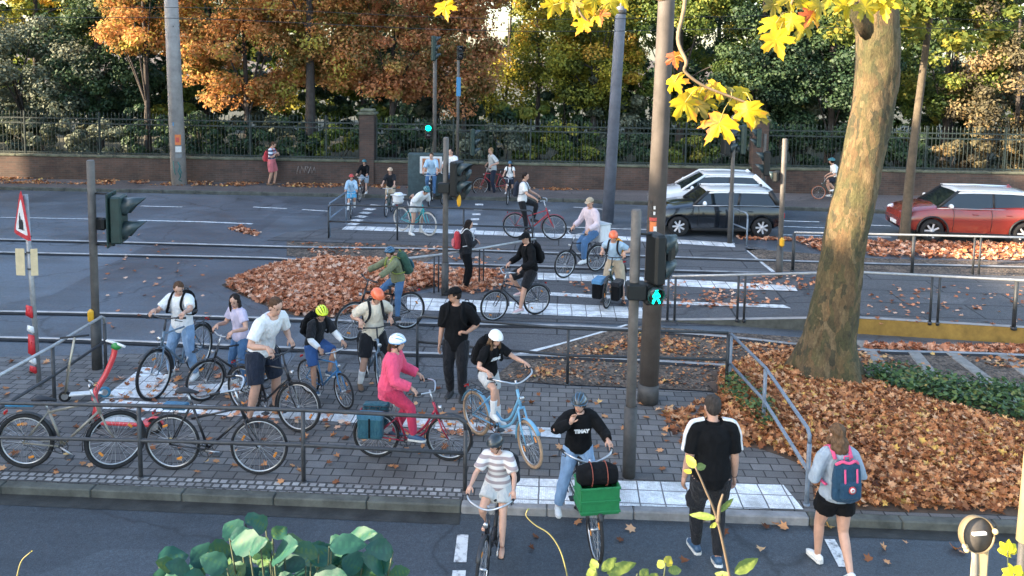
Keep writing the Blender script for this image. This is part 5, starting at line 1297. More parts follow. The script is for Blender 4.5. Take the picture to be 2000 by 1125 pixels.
STO = M('orange_sticker', (0.70,0.20,0.06), 0.6, 0.25, 40); STW = M('white_sticker', (0.68,0.66,0.62), 0.6, 0.2, 40); STR = M('red_sticker', (0.55,0.08,0.06), 0.6, 0.2, 40); STT = M('teal_graffiti', (0.05,0.16,0.15), 0.7, 0.3, 30); STBL = M('blue_sticker', (0.05,0.22,0.42), 0.6, 0.2, 40)
b_ = G(1265,785,ZI)
m1 = mast('tram_mast', 'tall brown-grey tram mast rising from the island behind the near signal', 'mast', b_, 11, 0.148, 0.100, MASTG, (0.17,0), 'tram masts', ((0.0,0.3,0.012),))
rr_ = 0.139
patch(m1, 'sticker', STO, rr_-0.008, 2.60, 2.82, 238, 310); patch(m1, 'sticker', STR, rr_-0.008, 2.83, 2.88, 235, 305); patch(m1, 'sticker', STW, rr_-0.008, 2.66, 2.75, 262, 300, 0.007)
for i in range(7): patch(m1, 'sticker', STW if i % 3 else POLED, rr_-0.010, 2.92+0.085*(i//3), 2.97+0.085*(i//3), 235+24*(i%3), 248+24*(i%3))
b_ = G(1186,436)
mast('tram_mast', 'tall blue-grey tram mast standing behind the crossing', 'mast', b_, 11, 0.19, 0.15, MASTB, (0.42,0), 'tram masts', ((6.6,0.12,0.01),))
b_ = G(350,360,0.12)
m3 = mast('concrete_mast', 'pale concrete mast with stickers and graffiti in front of the fence', 'mast', b_, 12, 0.29, 0.22, CONCM, (-0.25,0))
patch(m3, 'sticker', STO, .285, 1.55, 1.95, 268, 312); patch(m3, 'sticker', STR, .285, 1.66, 1.84, 275, 300, 0.007); patch(m3, 'sticker', STW, .286, 1.28, 1.5, 270, 315); patch(m3, 'sticker', M('grey_sticker',(0.2,0.2,0.19),.7), .287, 1.05, 1.22, 268, 316); patch(m3, 'sticker', STBL, .28, 2.28, 2.42, 215, 262)
k = MB()
for pts in ([(250,.95),(255,.7),(262,.5),(268,.42)], [(285,.9),(300,.75),(288,.55),(305,.35),(290,.22),(312,.15)], [(296,.7),(308,.5),(300,.28)]):
    k.tube([V((0.296*math.cos(math.radians(a)), 0.296*math.sin(math.radians(a)), z)) for a,z in pts], 0.022, 5, r2=0.006, side=V((0,0,1)))
k.build('graffiti', STT, m3)
for z in (6.0,): patch(m3, 'band', POLED, 0.257, z, z+0.05, 0, 360, 0.004, (-0.125,0))
# ------------------------------------------------------------------ signals
def head(parent, name, c, facing, n, lens=0.2, mat=SIGG, lit=None, backplate=False, visor=True, vis_len=0.26):
    """signal head with n lenses stacked; c is its centre, facing the heading (radians) it shines to"""
    hh = lens*1.28*n; t = bpy.data.objects.new(name, None); COL.objects.link(t); t.parent = parent; t.location = c; t.rotation_euler = (0,0,facing)
    k = MB(); k.box((0,0,0), (lens*0.62,lens*1.16,hh), None, 0.03); k.build('housing', mat, t)
    if backplate: k = MB(); k.box((-lens*0.36,0,0), (0.02,lens*1.5,hh+lens*0.35), None, 0.008); k.build('backplate', mat, t)
    for i in range(n):
        z = hh/2-lens*1.28*(i+0.5); k = MB()
        k.lathe([(lens*0.47,0.0),(lens*0.40,0.025),(0.001,0.04)], basis(V((lens*0.31,0,z)), V((0,1,0)), V((1,0,0))), 18); k.build('lens', LIT if lit == i else LENS, t)
        if visor:
            vs = []; m_ = 12
            for x, kx in ((0,0),(vis_len,1)):
                for j in range(m_+1):
                    a = math.radians(-50+280*j/m_); lo = max(0.0, -math.sin(a))
                    vs.append(V((lens*0.31+x*(1-0.75*lo if kx else 1)*(0.45+0.55*max(0,math.sin(a)) if kx else 1), lens*0.52*math.cos(a), z+lens*0.52*math.sin(a))))
            k = MB(); k.add(vs, [(j,j+1,m_+2+j,m_+1+j) for j in range(m_)], 0, True); o = k.build('visor', VISOR, t)
            sm = o.modifiers.new('thickness','SOLIDIFY'); sm.thickness = 0.008
    return t
def signal(label, base, h, sleeve, button=None, name='traffic_light', r=0.062):
    t = thing(name, label, 'traffic light', base, 0, 'signal poles'); k = MB()
    k.tube([V((0,0,-0.05)), V((0,0,h-0.02)), V((0,0,h))], [r,r,r*0.8], 14); k.build('pole', POLE, t)
    if sleeve: k = MB(); k.tube([V((0,0,-0.05)), V((0,0,sleeve))], r*1.32, 14); k.build('pole_sleeve', POLED, t)
    if button:
        d = V((math.cos(button[1]), math.sin(button[1]), 0)); k = MB(); k.box(d*(r+0.035)+V((0,0,button[0])), (0.10,0.11,0.22), orient(d), 0.04); k.build('push_button', BUTTON, t)
    return t
def bracket(t, pts, r=0.016): k = MB(); k.tube([V(p) for p in pts], r, 6); k.build('bracket', SIGB, t)
# left signal: two big lenses shining to the right
s1 = signal('left signal pole with a big green two-lens head shining to the right', G(190,720,ZI), 3.46, 0.86, (0.92,-1.9))
head(s1, 'signal_head', V((0.45,-0.05,2.52)), 0.12, 2, 0.30, SIGG, backplate=True, vis_len=0.34)
bracket(s1, [(0,0,2.92),(0.36,-0.02,2.92)]); bracket(s1, [(0,0,2.08),(0.36,-0.02,2.08)])
head(s1, 'small_signal_head', V((0.125,0.02,2.42)), 1.2, 1, 0.16, SIGB, vis_len=0.12)
# near signal: pedestrian light with a lit green figure
s2 = signal('near signal pole with black heads and a lit green walking figure', G(1228,930,ZI), 3.40, 0.92)
k = MB(); k.box((0.02,-0.03,2.40), (0.24,0.22,0.20), None, 0.02); k.build('control_box', SIGB, s2)
hA = head(s2, 'signal_head', V((0.25,-0.02,2.80)), 0.35, 2, 0.245, SIGB, visor=True, vis_len=0.2)
hB = head(s2, 'pedestrian_head', V((0.23,-0.02,2.36)), -1.35, 1, 0.21, SIGB, visor=True, vis_len=0.12)
# the walking figure, lit
k = MB(); fx = 0.21*0.31+0.045
k.ell((fx,0,0.075), (0.012,0.020,0.020), None, 8, 6); k.tube([V((fx,0,0.05)), V((fx,0,-0.015))], 0.02, 6, r2=0.01, side=V((0,1,0)))
for y in (1,-1):
    k.tube([V((fx,0,-0.01)), V((fx,y*0.03,-0.05)), V((fx,y*0.045,-0.09))], 0.012, 5); k.tube([V((fx,0,0.045)), V((fx,y*0.035,0.015)), V((fx,y*0.042,-0.01))], 0.009, 5)
k.build('walking_figure', LIT, hB)
bracket(s2, [(0,0,3.1),(0.26,-0.02,3.1)]); bracket(s2, [(0,0,2.3),(0.2,-0.02,2.3)])
head(s2, 'signal_head', V((0.36,0.14,2.85)), 0.9, 1, 0.26, SIGB, vis_len=0.16)
# mid signal behind the leaf bed
s3 = signal('middle signal pole with clustered black heads standing behind the leaf bed', G(869,577), 3.52, 0.75)
head(s3, 'signal_head', V((0.24,-0.04,2.62)), -0.45, 2, 0.30, SIGB, vis_len=0.28); head(s3, 'signal_head', V((0.30,0.12,2.48)), 0.6, 2, 0.26, SIGB, vis_len=0.2)
k = MB(); k.box((-0.03,-0.05,2.42), (0.26,0.2,0.22), None, 0.02); k.build('control_box', SIGB, s3)
k = MB(); k.ell((0.30,-0.12,2.15), (0.05,0.03,0.14), None, 10, 8); k.build('amber_lamp', BUTTON, s3)
# right signal poles
s4 = signal('slim signal pole with yellow button at the far platform corner', G(1520,562), 3.5, 1.0, (1.10,-1.5), r=0.058)
head(s4, 'small_signal_head', V((-0.16,0.0,2.62)), 2.6, 1, 0.2, SIGB, vis_len=0.1)
s5 = signal('dark signal pole in front of the dark car with heads on both sides', G(1425,476), 3.0, 1.5, r=0.055)
head(s5, 'signal_head', V((-0.22,0.0,2.95)), 0.1, 2, 0.30, SIGB, vis_len=0.26); head(s5, 'signal_head', V((0.30,0.08,3.0)), 2.7, 3, 0.22, SIGG, vis_len=0.2)
bracket(s5, [(-0.2,0,2.7),(0.3,0.08,2.7)])
s5b = signal('signal post with stacked dark heads and white visors before the second brick pillar', G(1488,402,0.0), 2.6, 1.0, r=0.06)
head(s5b, 'signal_head', V((0.10,-0.05,1.55)), 2.9, 2, 0.34, SIGB, vis_len=0.3); head(s5b, 'signal_head', V((-0.22,-0.05,2.45)), 2.9, 2, 0.26, SIGG, vis_len=0.24)
# tall far signals
s6 = signal('tall signal mast with a three-lens head high against the orange leaves', G(848,373,0.12), 5.6, 0.0, r=0.075)
head(s6, 'signal_head', V((-0.05,-0.15,5.35)), 0.2, 3, 0.24, SIGG, vis_len=0.22); bracket(s6, [(0,0,5.35),(-0.05,-0.12,5.35)])
hh_ = head(s6, 'pedestrian_head', V((-0.22,-0.12,2.25)), -1.5, 2, 0.22, SIGB, lit=0, vis_len=0.08); bracket(s6, [(0,0,2.25),(-0.2,-0.1,2.25)])
s7 = signal('tall mast with a blue strip sign and a three-lens head on its right', G(893,376,0.12), 5.4, 0.0, r=0.055)
k = MB(); k.box((0.02,-0.07,3.95), (0.16,0.02,0.7), None, 0.006); k.build('strip_sign', STBL, s7)
head(s7, 'signal_head', V((0.55,-0.05,1.9)), 0.1, 3, 0.26, SIGG, vis_len=0.24); bracket(s7, [(0,0,2.3),(0.55,-0.05,2.3)]); bracket(s7, [(0,0,1.5),(0.55,-0.05,1.5)])
head(s7, 'lamp_head', V((0.06,-0.1,5.2)), -1.2, 2, 0.2, SIGB, vis_len=0.1)
# ------------------------------------------------------------------ warning sign on the left
SGR = M('sign_red', (0.55,0.03,0.035), 0.4, 0.12, 12); SGB = M('sign_board_beige', (0.62,0.50,0.30), 0.6, 0.12, 10); SBK = M('sign_black', (0.015,0.015,0.016), 0.5, 0.2)
st_ = thing('warning_sign', 'red-bordered triangular tram warning sign on a grey post with red and white tape', 'road sign', G(77,755,ZI), 0); k = MB()
k.tube([V((0,0,-0.05)), V((-0.10,0,3.02))], 0.038, 12); k.build('post', M('sign_post_grey', (0.30,0.30,0.30), 0.5, 0.25, 9, metal=0.4), st_)
sg = bpy.data.objects.new('sign_plate', None); COL.objects.link(sg); sg.parent = st_; sg.location = (-0.13,-0.05,2.62); sg.rotation_euler = (0,0,math.radians(-134))
def tri(a, x0): r_ = a; return [V((x0, r_*math.cos(math.radians(t)), r_*math.sin(math.radians(t)))) for t in (90,210,330)]
def rtri(a, x0, c=0.14):
    T_ = tri(a, x0); out = []
    for i in range(3):
        p, q0, q1 = T_[i], T_[i-1], T_[(i+1)%3]; out += [p.lerp(q0,c), p.lerp(q0,c*0.35)*0.5+p.lerp(q1,c*0.35)*0.5, p.lerp(q1,c)]
    return out
k = MB(); k.prism(rtri(0.50, 0.0), (0.012,0,0)); k.build('border', SGR, sg)
k = MB(); k.prism(rtri(0.36, 0.013), (0.004,0,0)); k.build('white_field', WHITEP, sg)
k = MB(); X0 = 0.018
def rect(y0,z0,y1,z1): k.prism([V((X0,y0,z0)),V((X0,y1,z0)),V((X0,y1,z1)),V((X0,y0,z1))], (0.004,0,0))
rect(-.11,-.10,.11,.0); rect(-.09,.002,-.02,.075); rect(.0,.002,.09,.03); rect(-.07,.076,-.05,.12); k.prism([V((X0,-.13,-.135)),V((X0,.15,-.115)),V((X0,.15,-.105)),V((X0,-.13,-.12))], (0.004,0,0))
for y in (-.07,0.0,.07): k.prism([V((X0,y+0.03*math.cos(a*PI/5),-0.102+0.026*math.sin(a*PI/5))) for a in range(10)], (0.005,0,0))
k.build('tram_symbol', SBK, sg)
for j, (x, sx_) in enumerate(((-0.20,0.15),(0.015,0.10))):
    k = MB(); k.box((x,-0.03,1.98), (sx_,0.012,0.42), Matrix.Rotation(0.25 if j else -0.1,3,'Z'), 0.004); k.build('beige_board', SGB, st_)
for z in (1.86,2.12,2.36): k = MB(); k.tube([V((-0.10*z/3,0,z)), V((-0.10*z/3,0,z+0.025))], 0.046, 12); k.build('clamp', POLED, st_)
for z0_, z1_, m_, x in ((1.10,1.32,SGR,-0.055),(0.50,0.86,SGR,-0.04),(0.36,0.50,WHITEP,-0.03),(0.22,0.36,SGR,-0.03),(0.86,1.0,WHITEP,-0.045)):
    k = MB(); y0 = -0.045; k.add([V((x,y0,z0_)),V((x-0.075,y0-0.02,z0_+0.06)),V((x-0.07,y0-0.01,z1_)),V((x+0.02,y0,z1_-0.03)),V((x+0.03,y0,z0_+0.02))], [(0,1,2,3,4)], 0, True); o = k.build('barrier_tape', m_, st_)
    o.modifiers.new('thickness','SOLIDIFY').thickness = 0.003
# ------------------------------------------------------------------ far display case and cabinets
dc = thing('display_case', 'dark display case with a white-framed orange poster behind the cyclists', 'display', G(836,382,0.12), 0); k = MB()
k.box((-0.05,0,0.78), (1.35,0.35,1.56), None, 0.03); k.build('case', M('case_teal_grey', (0.045,0.075,0.08), 0.5, 0.3, 8), dc)
k = MB(); k.box((0.12,-0.19,1.15), (0.80,0.03,0.62), None, 0.01); k.build('frame', WHITEP, dc)
k = MB(); k.box((0.12,-0.21,1.15), (0.62,0.01,0.48), None, 0.002); k.build('poster', M('poster_orange', (0.50,0.20,0.08), 0.5, 0.6, 9), dc)
k = MB()
for x, z, wv, hv in ((-.05,1.22,.2,.1),(.2,1.1,.22,.12),(.1,1.28,.3,.03)): k.box((x,-0.217,z), (wv,0.004,hv))
k.build('poster_print', SBK, dc)
# ------------------------------------------------------------------ unseen houses added out of frame at left, sized for the shade they cast
PLAS = M('pale_plaster', (0.42,0.38,0.32), 0.9, 0.15, 1.0, bmp=0.2); ROOF = M('roof_tiles', (0.15,0.07,0.05), 0.8, 0.3, 4, bmp=0.4); WINF = M('window_frame_white', (0.6,0.6,0.58), 0.5, 0.1)
def house(label, x0, x1, y0, y1, h):
    t = thing('shade_building', label, 'building', ((x0+x1)/2,(y0+y1)/2,0), 0, 'added shade houses beyond the frame'); sx_, sy_ = x1-x0, y1-y0; k = MB()
    k.box((0,0,h/2), (sx_,sy_,h)); k.build('wall', PLAS, t)
    k = MB(); k.prism([V((-sx_/2-0.4,-sy_/2-0.002,h)),V((sx_/2+0.4,-sy_/2-0.002,h)),V((sx_/2*0.3,-sy_/2-0.002,h+2.2)),V((-sx_/2*0.3,-sy_/2-0.002,h+2.2))], (0,sy_+0.004,0)); k.build('roof', ROOF, t)
    for fl_ in range(int(h/3.4)):
        for j in range(int(sy_/3.2)):
            y = -sy_/2+(j+0.5)*sy_/int(sy_/3.2); z = 1.9+fl_*3.4; k = MB(); k.box((sx_/2+0.02,y,z), (0.10,1.3,1.8), None, 0.02); w_ = k.build('window', WINF, t)
            k = MB(); k.box((sx_/2+0.06,y,z), (0.04,1.08,1.56)); k.build('pane', glassmat('window_glass', (0.03,0.04,0.05)), w_)
    return t
house('pale plastered house with tiled roof, added unseen at left to shade the street', -44, -33, -22, -6, 14.3)
house('taller pale house added unseen in the middle of the row to shade the street', -44, -33, -5.99, 6, 15.7)
house('second pale house, nearer the park, added unseen to shade the far road', -44, -33, 6.01, 23, 19.2)

for lab, d_, z_ in (('thin overhead tram wire running along the far track', 22.0, 6.05), ('second thin overhead wire a little higher behind the first', 25.4, 6.5)):
    k = MB(); n_ = 24; k.tube([V((-30+60*i/n_, d_-(-30+60*i/n_)*0.045, z_+0.12*math.cos(i*PI/4))) for i in range(n_+1)], 0.009, 5)
    solo(k, 'overhead_wire', SIGB, lab, 'wire', group='overhead wires')
# ------------------------------------------------------------------ cars
CGL = glassmat('car_glass', (0.012,0.018,0.022), 0.04); CBLK = M('car_black_trim', (0.014,0.014,0.015), 0.5, 0.2); CHEAD = glassmat('headlamp_glass', (0.75,0.80,0.85), 0.08); CTAIL = M('tail_lamp', (0.55,0.03,0.03), 0.2, 0.1); CWH = M('car_white', (0.78,0.80,0.82), 0.2, 0.03, 2, coat=0.8); CRED = M('car_red', (0.25,0.030,0.022), 0.22, 0.06, 2, coat=0.9); CDK = M('car_dark_blue', (0.005,0.008,0.013), 0.18, 0.1, 2, coat=0.9); CSIL = M('alloy', (0.58,0.58,0.60), 0.35, 0.1, metal=0.3)
def car(label, front_pt, heading, Ln, Wd, Ht, prof, belt, cabin, col, roofcol, wheels, wr=0.32, clad=False, apil=None, cpil=None, ground=0.0, sill=0.22):
    """front_pt: ground point under the front bumper's middle; x runs from nose (0) to tail (-Ln). prof: lower-body top line [(x,z)], cabin: (x_windscreen_base, x_roof_front, x_roof_rear, x_rear_base)"""
    t = thing('car', label, 'car', front_pt, heading, 'cars on the far road'); hw = Wd/2
    xs = sorted(set([p[0] for p in prof]+[-Ln*i/22 for i in range(23)]), reverse=True)
    px_ = [p[0] for p in prof][::-1]; pz_ = [p[1] for p in prof][::-1]
    k = MB(); rows = []
    for x in xs:
        zt = float(np.interp(x, px_, pz_)); e = min(1, min(-x, Ln+x)/0.55); nar = 0.80+0.20*math.sqrt(max(0,1-(1-e)**2)); w_ = hw*nar
        low = sill+0.10*(1-e)
        sec = [(0.0,low),(w_*0.86,low),(w_*0.965,low+0.06),(w_*0.99,low+(zt-low)*0.45),(w_*0.985,low+(zt-low)*0.72),(w_*0.93,zt-0.05),(w_*0.85,zt-0.008),(0.0,zt+0.025*(1 if e > 0.5 else 0))]
        ring = [V((x,y,z)) for y,z in sec]+[V((x,-y,z)) for y,z in sec[-2:0:-1]]
        rows.append(ring)
    n = len(rows[0]); vs = [p for r_ in rows for p in r_]
    k.add(vs, [(i*n+j, i*n+(j+1)%n, (i+1)*n+(j+1)%n, (i+1)*n+j) for i in range(len(rows)-1) for j in range(n)], 0)
    k.add([p for p in rows[0]], [list(range(n))], 0, True); k.add([p for p in rows[-1]], [list(range(n))[::-1]], 0, True)
    bm = bmesh.new(); me = k.mesh('body'); bm.from_mesh(me); bmesh.ops.remove_doubles(bm, verts=bm.verts, dist=0.0005); bmesh.ops.recalc_face_normals(bm, faces=bm.faces); bm.to_mesh(me); bm.free()
    me.materials.append(col); bo = link('body', me, t)
    cut = MB()
    for x in wheels:
        for s in (1,-1): cut.tube([V((x,s*(hw-0.30),wr)), V((x,s*(hw+0.2),wr))], wr+0.055, 28)
    CUTS.append((bo, cut))
    # cabin
    xa, xb, xc, xd = cabin; zb = belt; yb, yr = hw*0.90, hw*0.66
    def sec_(f): return None
    A = [V((xa,yb*0.93,zb-0.02)), V((xd,yb*0.90,zb-0.02)), V((xc,yr*0.97,Ht-0.05)), V((xb,yr,Ht-0.05))]
    mid_f = V((xa+0.10,0,zb-0.0)); 
    k = MB(); B_ = [V((p.x,-p.y,p.z)) for p in A]
    k.add(A+B_, [(0,1,2,3),(7,6,5,4),(4,0,3,7),(1,5,6,2)], 0, False); k.build('glasshouse', CGL, t)
    # pillars and roof in body colour
    def strip(a, b_, wd, mat, nm):
        k2 = MB(); k2.tube([a, a.lerp(b_,0.5), b_], wd, 8, r2=wd*0.6, side=V((1,0,0))); k2.build(nm, mat, t)
    roof = MB(); nx, ny = 10, 8; vs = []
    for i in range(nx+1):
        x = xb+0.05+(xc-0.10-xb-0.05)*i/nx
        for j in range(ny+1):
            y = -1+2*j/ny; z = Ht-0.045*abs(y)**2.2-0.05*max(0,abs(2*i/nx-1)-0.3)**2; vs.append(V((x,y*(yr+0.03),z)))
    fs = [(i*(ny+1)+j,(i+1)*(ny+1)+j,(i+1)*(ny+1)+j+1,i*(ny+1)+j+1) for i in range(nx) for j in range(ny)]
    m_ = len(vs); vs2 = vs+[p-V((0,0,0.05)) for p in vs]; fs2 = fs[:]
    bord = [j for j in range(ny+1)]+[i*(ny+1)+ny for i in range(1,nx+1)]+[nx*(ny+1)+j for j in range(ny-1,-1,-1)]+[i*(ny+1) for i in range(nx-1,0,-1)]
    fs2 += [(bord[i],bord[(i+1)%len(bord)],bord[(i+1)%len(bord)]+m_,bord[i]+m_) for i in range(len(bord))]
    roof.add(vs2, fs2, 0); roof.build('roof', roofcol, t)
    for s in (1,-1):
        f = lambda p: V((p.x,p.y*s,p.z))
        strip(f(A[0])+V((0,0.01*s,0)), f(A[3])+V((0,0.01*s,0.02)), 0.038, apil or roofcol, 'front_pillar')
        md = 0.52; strip(f(A[0]).lerp(f(A[1]),md), f(A[3]).lerp(f(A[2]),md), 0.035, CBLK, 'middle_pillar')
        strip(f(A[1])+V((0,0.01*s,0)), f(A[2])+V((0,0.01*s,0.02)), 0.085, cpil or col, 'rear_pillar')
        k2 = MB(); k2.tube([f(A[3])+V((0.05,0.015*s,0.02)), f(A[3]).lerp(f(A[2]),0.5)+V((0,0.03*s,0.035)), f(A[2])+V((-0.05,0.015*s,0.02))], 0.022, 8); k2.build('roof_rail', roofcol, t)
        k2 = MB(); k2.tube([f(A[0])+V((0.02,0.06*s,0)), f(A[0]).lerp(f(A[1]),0.5)+V((0,0.075*s,0.02)), f(A[1])+V((0,0.07*s,0.02))], 0.012, 6); k2.build('waist_trim', ALU, t)
        k2 = MB(); mx = xa-0.28; k2.tube([V((mx,s*(hw*0.9),zb+0.02)), V((mx,s*(hw+0.08),zb+0.06))], 0.02, 6); k2.ell((mx-0.01,s*(hw+0.10),zb+0.08), (0.06,0.11,0.075), None, 12, 8); k2.build('wing_mirror', roofcol, t)
        k2 = MB()
        for hx_ in (wheels[0]-0.62, wheels[0]-1.55): 
            if hx_ > wheels[1]+0.3: k2.box((hx_-0.55,s*(hw*0.99+0.004),zb-0.16), (0.16,0.03,0.03), None, 0.01)
        if k2.v: k2.build('door_handle', roofcol if roofcol is not CWH else col, t)
        k2 = MB()
        for hx_ in (wheels[0]-0.55, wheels[0]-0.55-(1.05 if Ln > 4 else 1.2)): k2.tube([V((hx_,s*hw*0.975,sill+0.12)), V((hx_-0.02,s*(hw*0.993),sill+0.3)), V((hx_-0.03,s*(hw*0.99),zb-0.12)), V((hx_-0.02,s*(hw*0.94),zb-0.03))], 0.006, 4)
        k2.build('door_gap', CBLK, t)
        # lamps
        k2 = MB(); zl = float(np.interp(-0.30, px_, pz_))-0.14; k2.ell((-0.22,s*hw*0.74,zl), (0.20,0.14,0.085), Matrix.Rotation(-0.25*s,3,'Z'), 14, 8); k2.build('headlight', CHEAD, t)
        k2 = MB(); zl = float(np.interp(-Ln+0.08, px_, pz_))-0.20; k2.box((-Ln+0.06,s*hw*0.78,zl), (0.16,0.20,0.22), None, 0.04); k2.build('tail_light', CTAIL, t)
    k2 = MB(); k2.box((-Ln/2,0,sill+0.02), (Ln-2.0 if not clad else Ln-1.2, Wd*0.985, 0.12), None, 0.03); k2.build('sill', CBLK, t)
    k2 = MB(); k2.box((-0.05,0,sill+0.16), (0.10,Wd*0.60,0.20), None, 0.03); k2.build('grille', CBLK, t)
    k2 = MB(); k2.box((0.005,0,sill+0.20), (0.012,0.50,0.11), None, 0.004); k2.build('number_plate', WHITEP, t)
    for x in wheels:
        for s in (1,-1):
            w_ = link('wheel', None, t) if False else None
            k2 = MB(); m0 = basis(V((x,s*(hw-0.115),wr)), V((1,0,0)), V((0,s,0)))
            k2.lathe([(wr*0.66,-0.095),(wr*0.94,-0.095),(wr,-0.05),(wr,0.05),(wr*0.94,0.095),(wr*0.67,0.095)], m0, 28, caps=False); wo = k2.build('wheel', TYRE, t)
            k2 = MB(); k2.lathe([(wr*0.68,-0.05),(wr*0.68,0.085),(wr*0.62,0.085),(wr*0.60,0.03),(0.001,0.03)], m0, 24, 1, caps=False)
            for q_ in range(7):
                a = 2*PI*q_/7; c = m0 @ V((0.36*wr*math.cos(a),0.36*wr*math.sin(a),0.065)); e = (m0.to_3x3() @ V((math.cos(a),math.sin(a),0)))
                k2.box(c, (wr*0.60,0.055,0.03), orient(e, m0.to_3x3() @ V((0,0,1))), 0.01, 0)
            k2.lathe([(wr*0.15,0.03),(wr*0.14,0.09),(0.001,0.095)], m0, 12); k2.build('rim', [CSIL, CBLK], wo)
            if clad:
                k2 = MB(); n_ = 18; pts = [V((x+(wr+0.085)*math.cos(a),s*(hw*0.985),wr+(wr+0.085)*math.sin(a))) for a in [PI*(-0.06+1.12*i/n_) for i in range(n_+1)]]
                k2.tube(pts, 0.045, 6, r2=0.03, side=V((0,1,0))); k2.build('arch_trim', CBLK, t)
    return t
CUTS = []
def cut_wheels():
    bpy.context.view_layer.update()
    tmp = []
    for bo, cut in CUTS:
        co_ = cut.build('cutter', [CBLK]); co_.location = bo.parent.location; co_.rotation_euler = bo.parent.rotation_euler; tmp.append(co_)
        m = bo.modifiers.new('arches','BOOLEAN'); m.object = co_; m.operation = 'DIFFERENCE'; m.solver = 'EXACT'
    bpy.context.view_layer.update(); dg = bpy.context.evaluated_depsgraph_get()
    for bo, cut in CUTS:
        me = bpy.data.meshes.new_from_object(bo.evaluated_get(dg), depsgraph=dg); bo.modifiers.clear(); nm = bo.data.materials[0]; bo.data = me; me.name = 'body'
        if len(me.materials) == 0: me.materials.append(nm)
        bm = bmesh.new(); bm.from_mesh(me)
        for e in bm.edges:
            if len(e.link_faces) == 2 and e.calc_face_angle(0) > 0.6: e.smooth = False
        for f in bm.faces: f.smooth = True
        bm.to_mesh(me); bm.free()
    for o in tmp:
        m_ = o.data; bpy.data.objects.remove(o); bpy.data.meshes.remove(m_)
# dark car with a white roof
a, b_ = G(1286,462), G(1524,466); d = (a-b_).normalized()
car('small dark blue car with a white roof behind the signal pole', a+V((0,0.85,0))+d*0.02, math.atan2(d.y,d.x), 3.75, 1.72, 1.39,
    [(0,0.62),(-0.06,0.74),(-0.35,0.86),(-0.8,0.93),(-1.15,0.97),(-2.0,0.955),(-3.2,0.97),(-3.6,0.95),(-3.72,0.80),(-3.75,0.62)], 0.95, (-1.05,-1.55,-3.35,-3.62), CDK, CWH, (-0.62,-3.08), 0.305, clad=None, apil=CBLK, cpil=CBLK)
a, b_ = G(1292,426), G(1530,432); d = (a-b_).normalized()
car('light silver-white car half hidden behind the dark car', a+V((0,0.85,0))+d*0.25, math.atan2(d.y,d.x), 4.05, 1.75, 1.47,
    [(0,0.60),(-0.06,0.72),(-0.4,0.84),(-0.9,0.93),(-1.2,0.97),(-2.2,0.97),(-3.4,1.0),(-3.85,0.98),(-4.0,0.82),(-4.05,0.6)], 0.96, (-0.95,-1.75,-3.3,-3.85), CWH, CWH, (-0.75,-3.25), 0.31)
a, b_ = G(1742,468), G(2090,481); d = (a-b_).normalized()
car('red compact crossover with a white roof and black cladding at the right edge', a+V((0.30,0.62,0)), math.atan2(d.y,d.x), 4.15, 1.80, 1.55,
    [(0,0.66),(-0.05,0.80),(-0.30,0.92),(-0.7,1.0),(-1.05,1.05),(-2.0,1.03),(-3.2,1.10),(-3.9,1.08),(-4.08,0.92),(-4.15,0.66)], 1.03, (-0.95,-1.60,-3.45,-4.0), CRED, CWH, (-0.80,-3.36), 0.345, clad=True, sill=0.26, apil=CBLK, cpil=CRED)
# ------------------------------------------------------------------ the people and their bicycles
H_BR = hairmat('hair_brown', (0.085,0.045,0.025)); H_DK = hairmat('hair_dark', (0.018,0.013,0.011)); H_BL = hairmat('hair_blond', (0.26,0.16,0.075)); H_LB = hairmat('hair_light_brown', (0.12,0.07,0.038)); H_GY = hairmat('hair_greying', (0.045,0.037,0.032))
WH = fabric('white', (0.74,0.74,0.73), 0.05); CRM = fabric('cream', (0.68,0.60,0.47), 0.06); JEAN = fabric('light_denim', (0.20,0.31,0.46), 0.22); JEAND = fabric('denim', (0.07,0.15,0.28), 0.2); NAVY = fabric('navy', (0.018,0.024,0.04), 0.25); BLK = BLACK
PINK = fabric('pink', (0.72,0.085,0.165), 0.10); PINKD = fabric('dark_pink', (0.48,0.04,0.09), 0.12); LAV = fabric('lavender', (0.50,0.46,0.58)); OLV = fabric('olive', (0.17,0.18,0.10)); GRNP = fabric('pack_green', (0.035,0.085,0.06)); BLUSH = fabric('blue_shorts', (0.04,0.10,0.26)); LGREY = fabric('light_grey', (0.50,0.51,0.50)); GREYB = fabric('grey_blue', (0.30,0.36,0.42)); KHAKI = fabric('khaki', (0.42,0.34,0.24)); LBLUE = fabric('light_blue', (0.36,0.50,0.62)); SKYB = fabric('sky_blue', (0.10,0.36,0.58)); ROSE = fabric('pale_rose', (0.60,0.50,0.53)); REDF = fabric('red', (0.48,0.05,0.06)); SALM = fabric('salmon', (0.58,0.16,0.17)); TEALP = fabric('teal_pack', (0.03,0.10,0.13)); YORG = fabric('orange_yellow', (0.70,0.30,0.03)); CHAR = fabric('charcoal', (0.014,0.015,0.018), 0.35)
STRI = striped('striped_white_grey', (0.66,0.63,0.60), (0.33,0.27,0.27), 4.6); STRB = striped('striped_blue_white', (0.62,0.66,0.70), (0.05,0.07,0.13), 2.2)
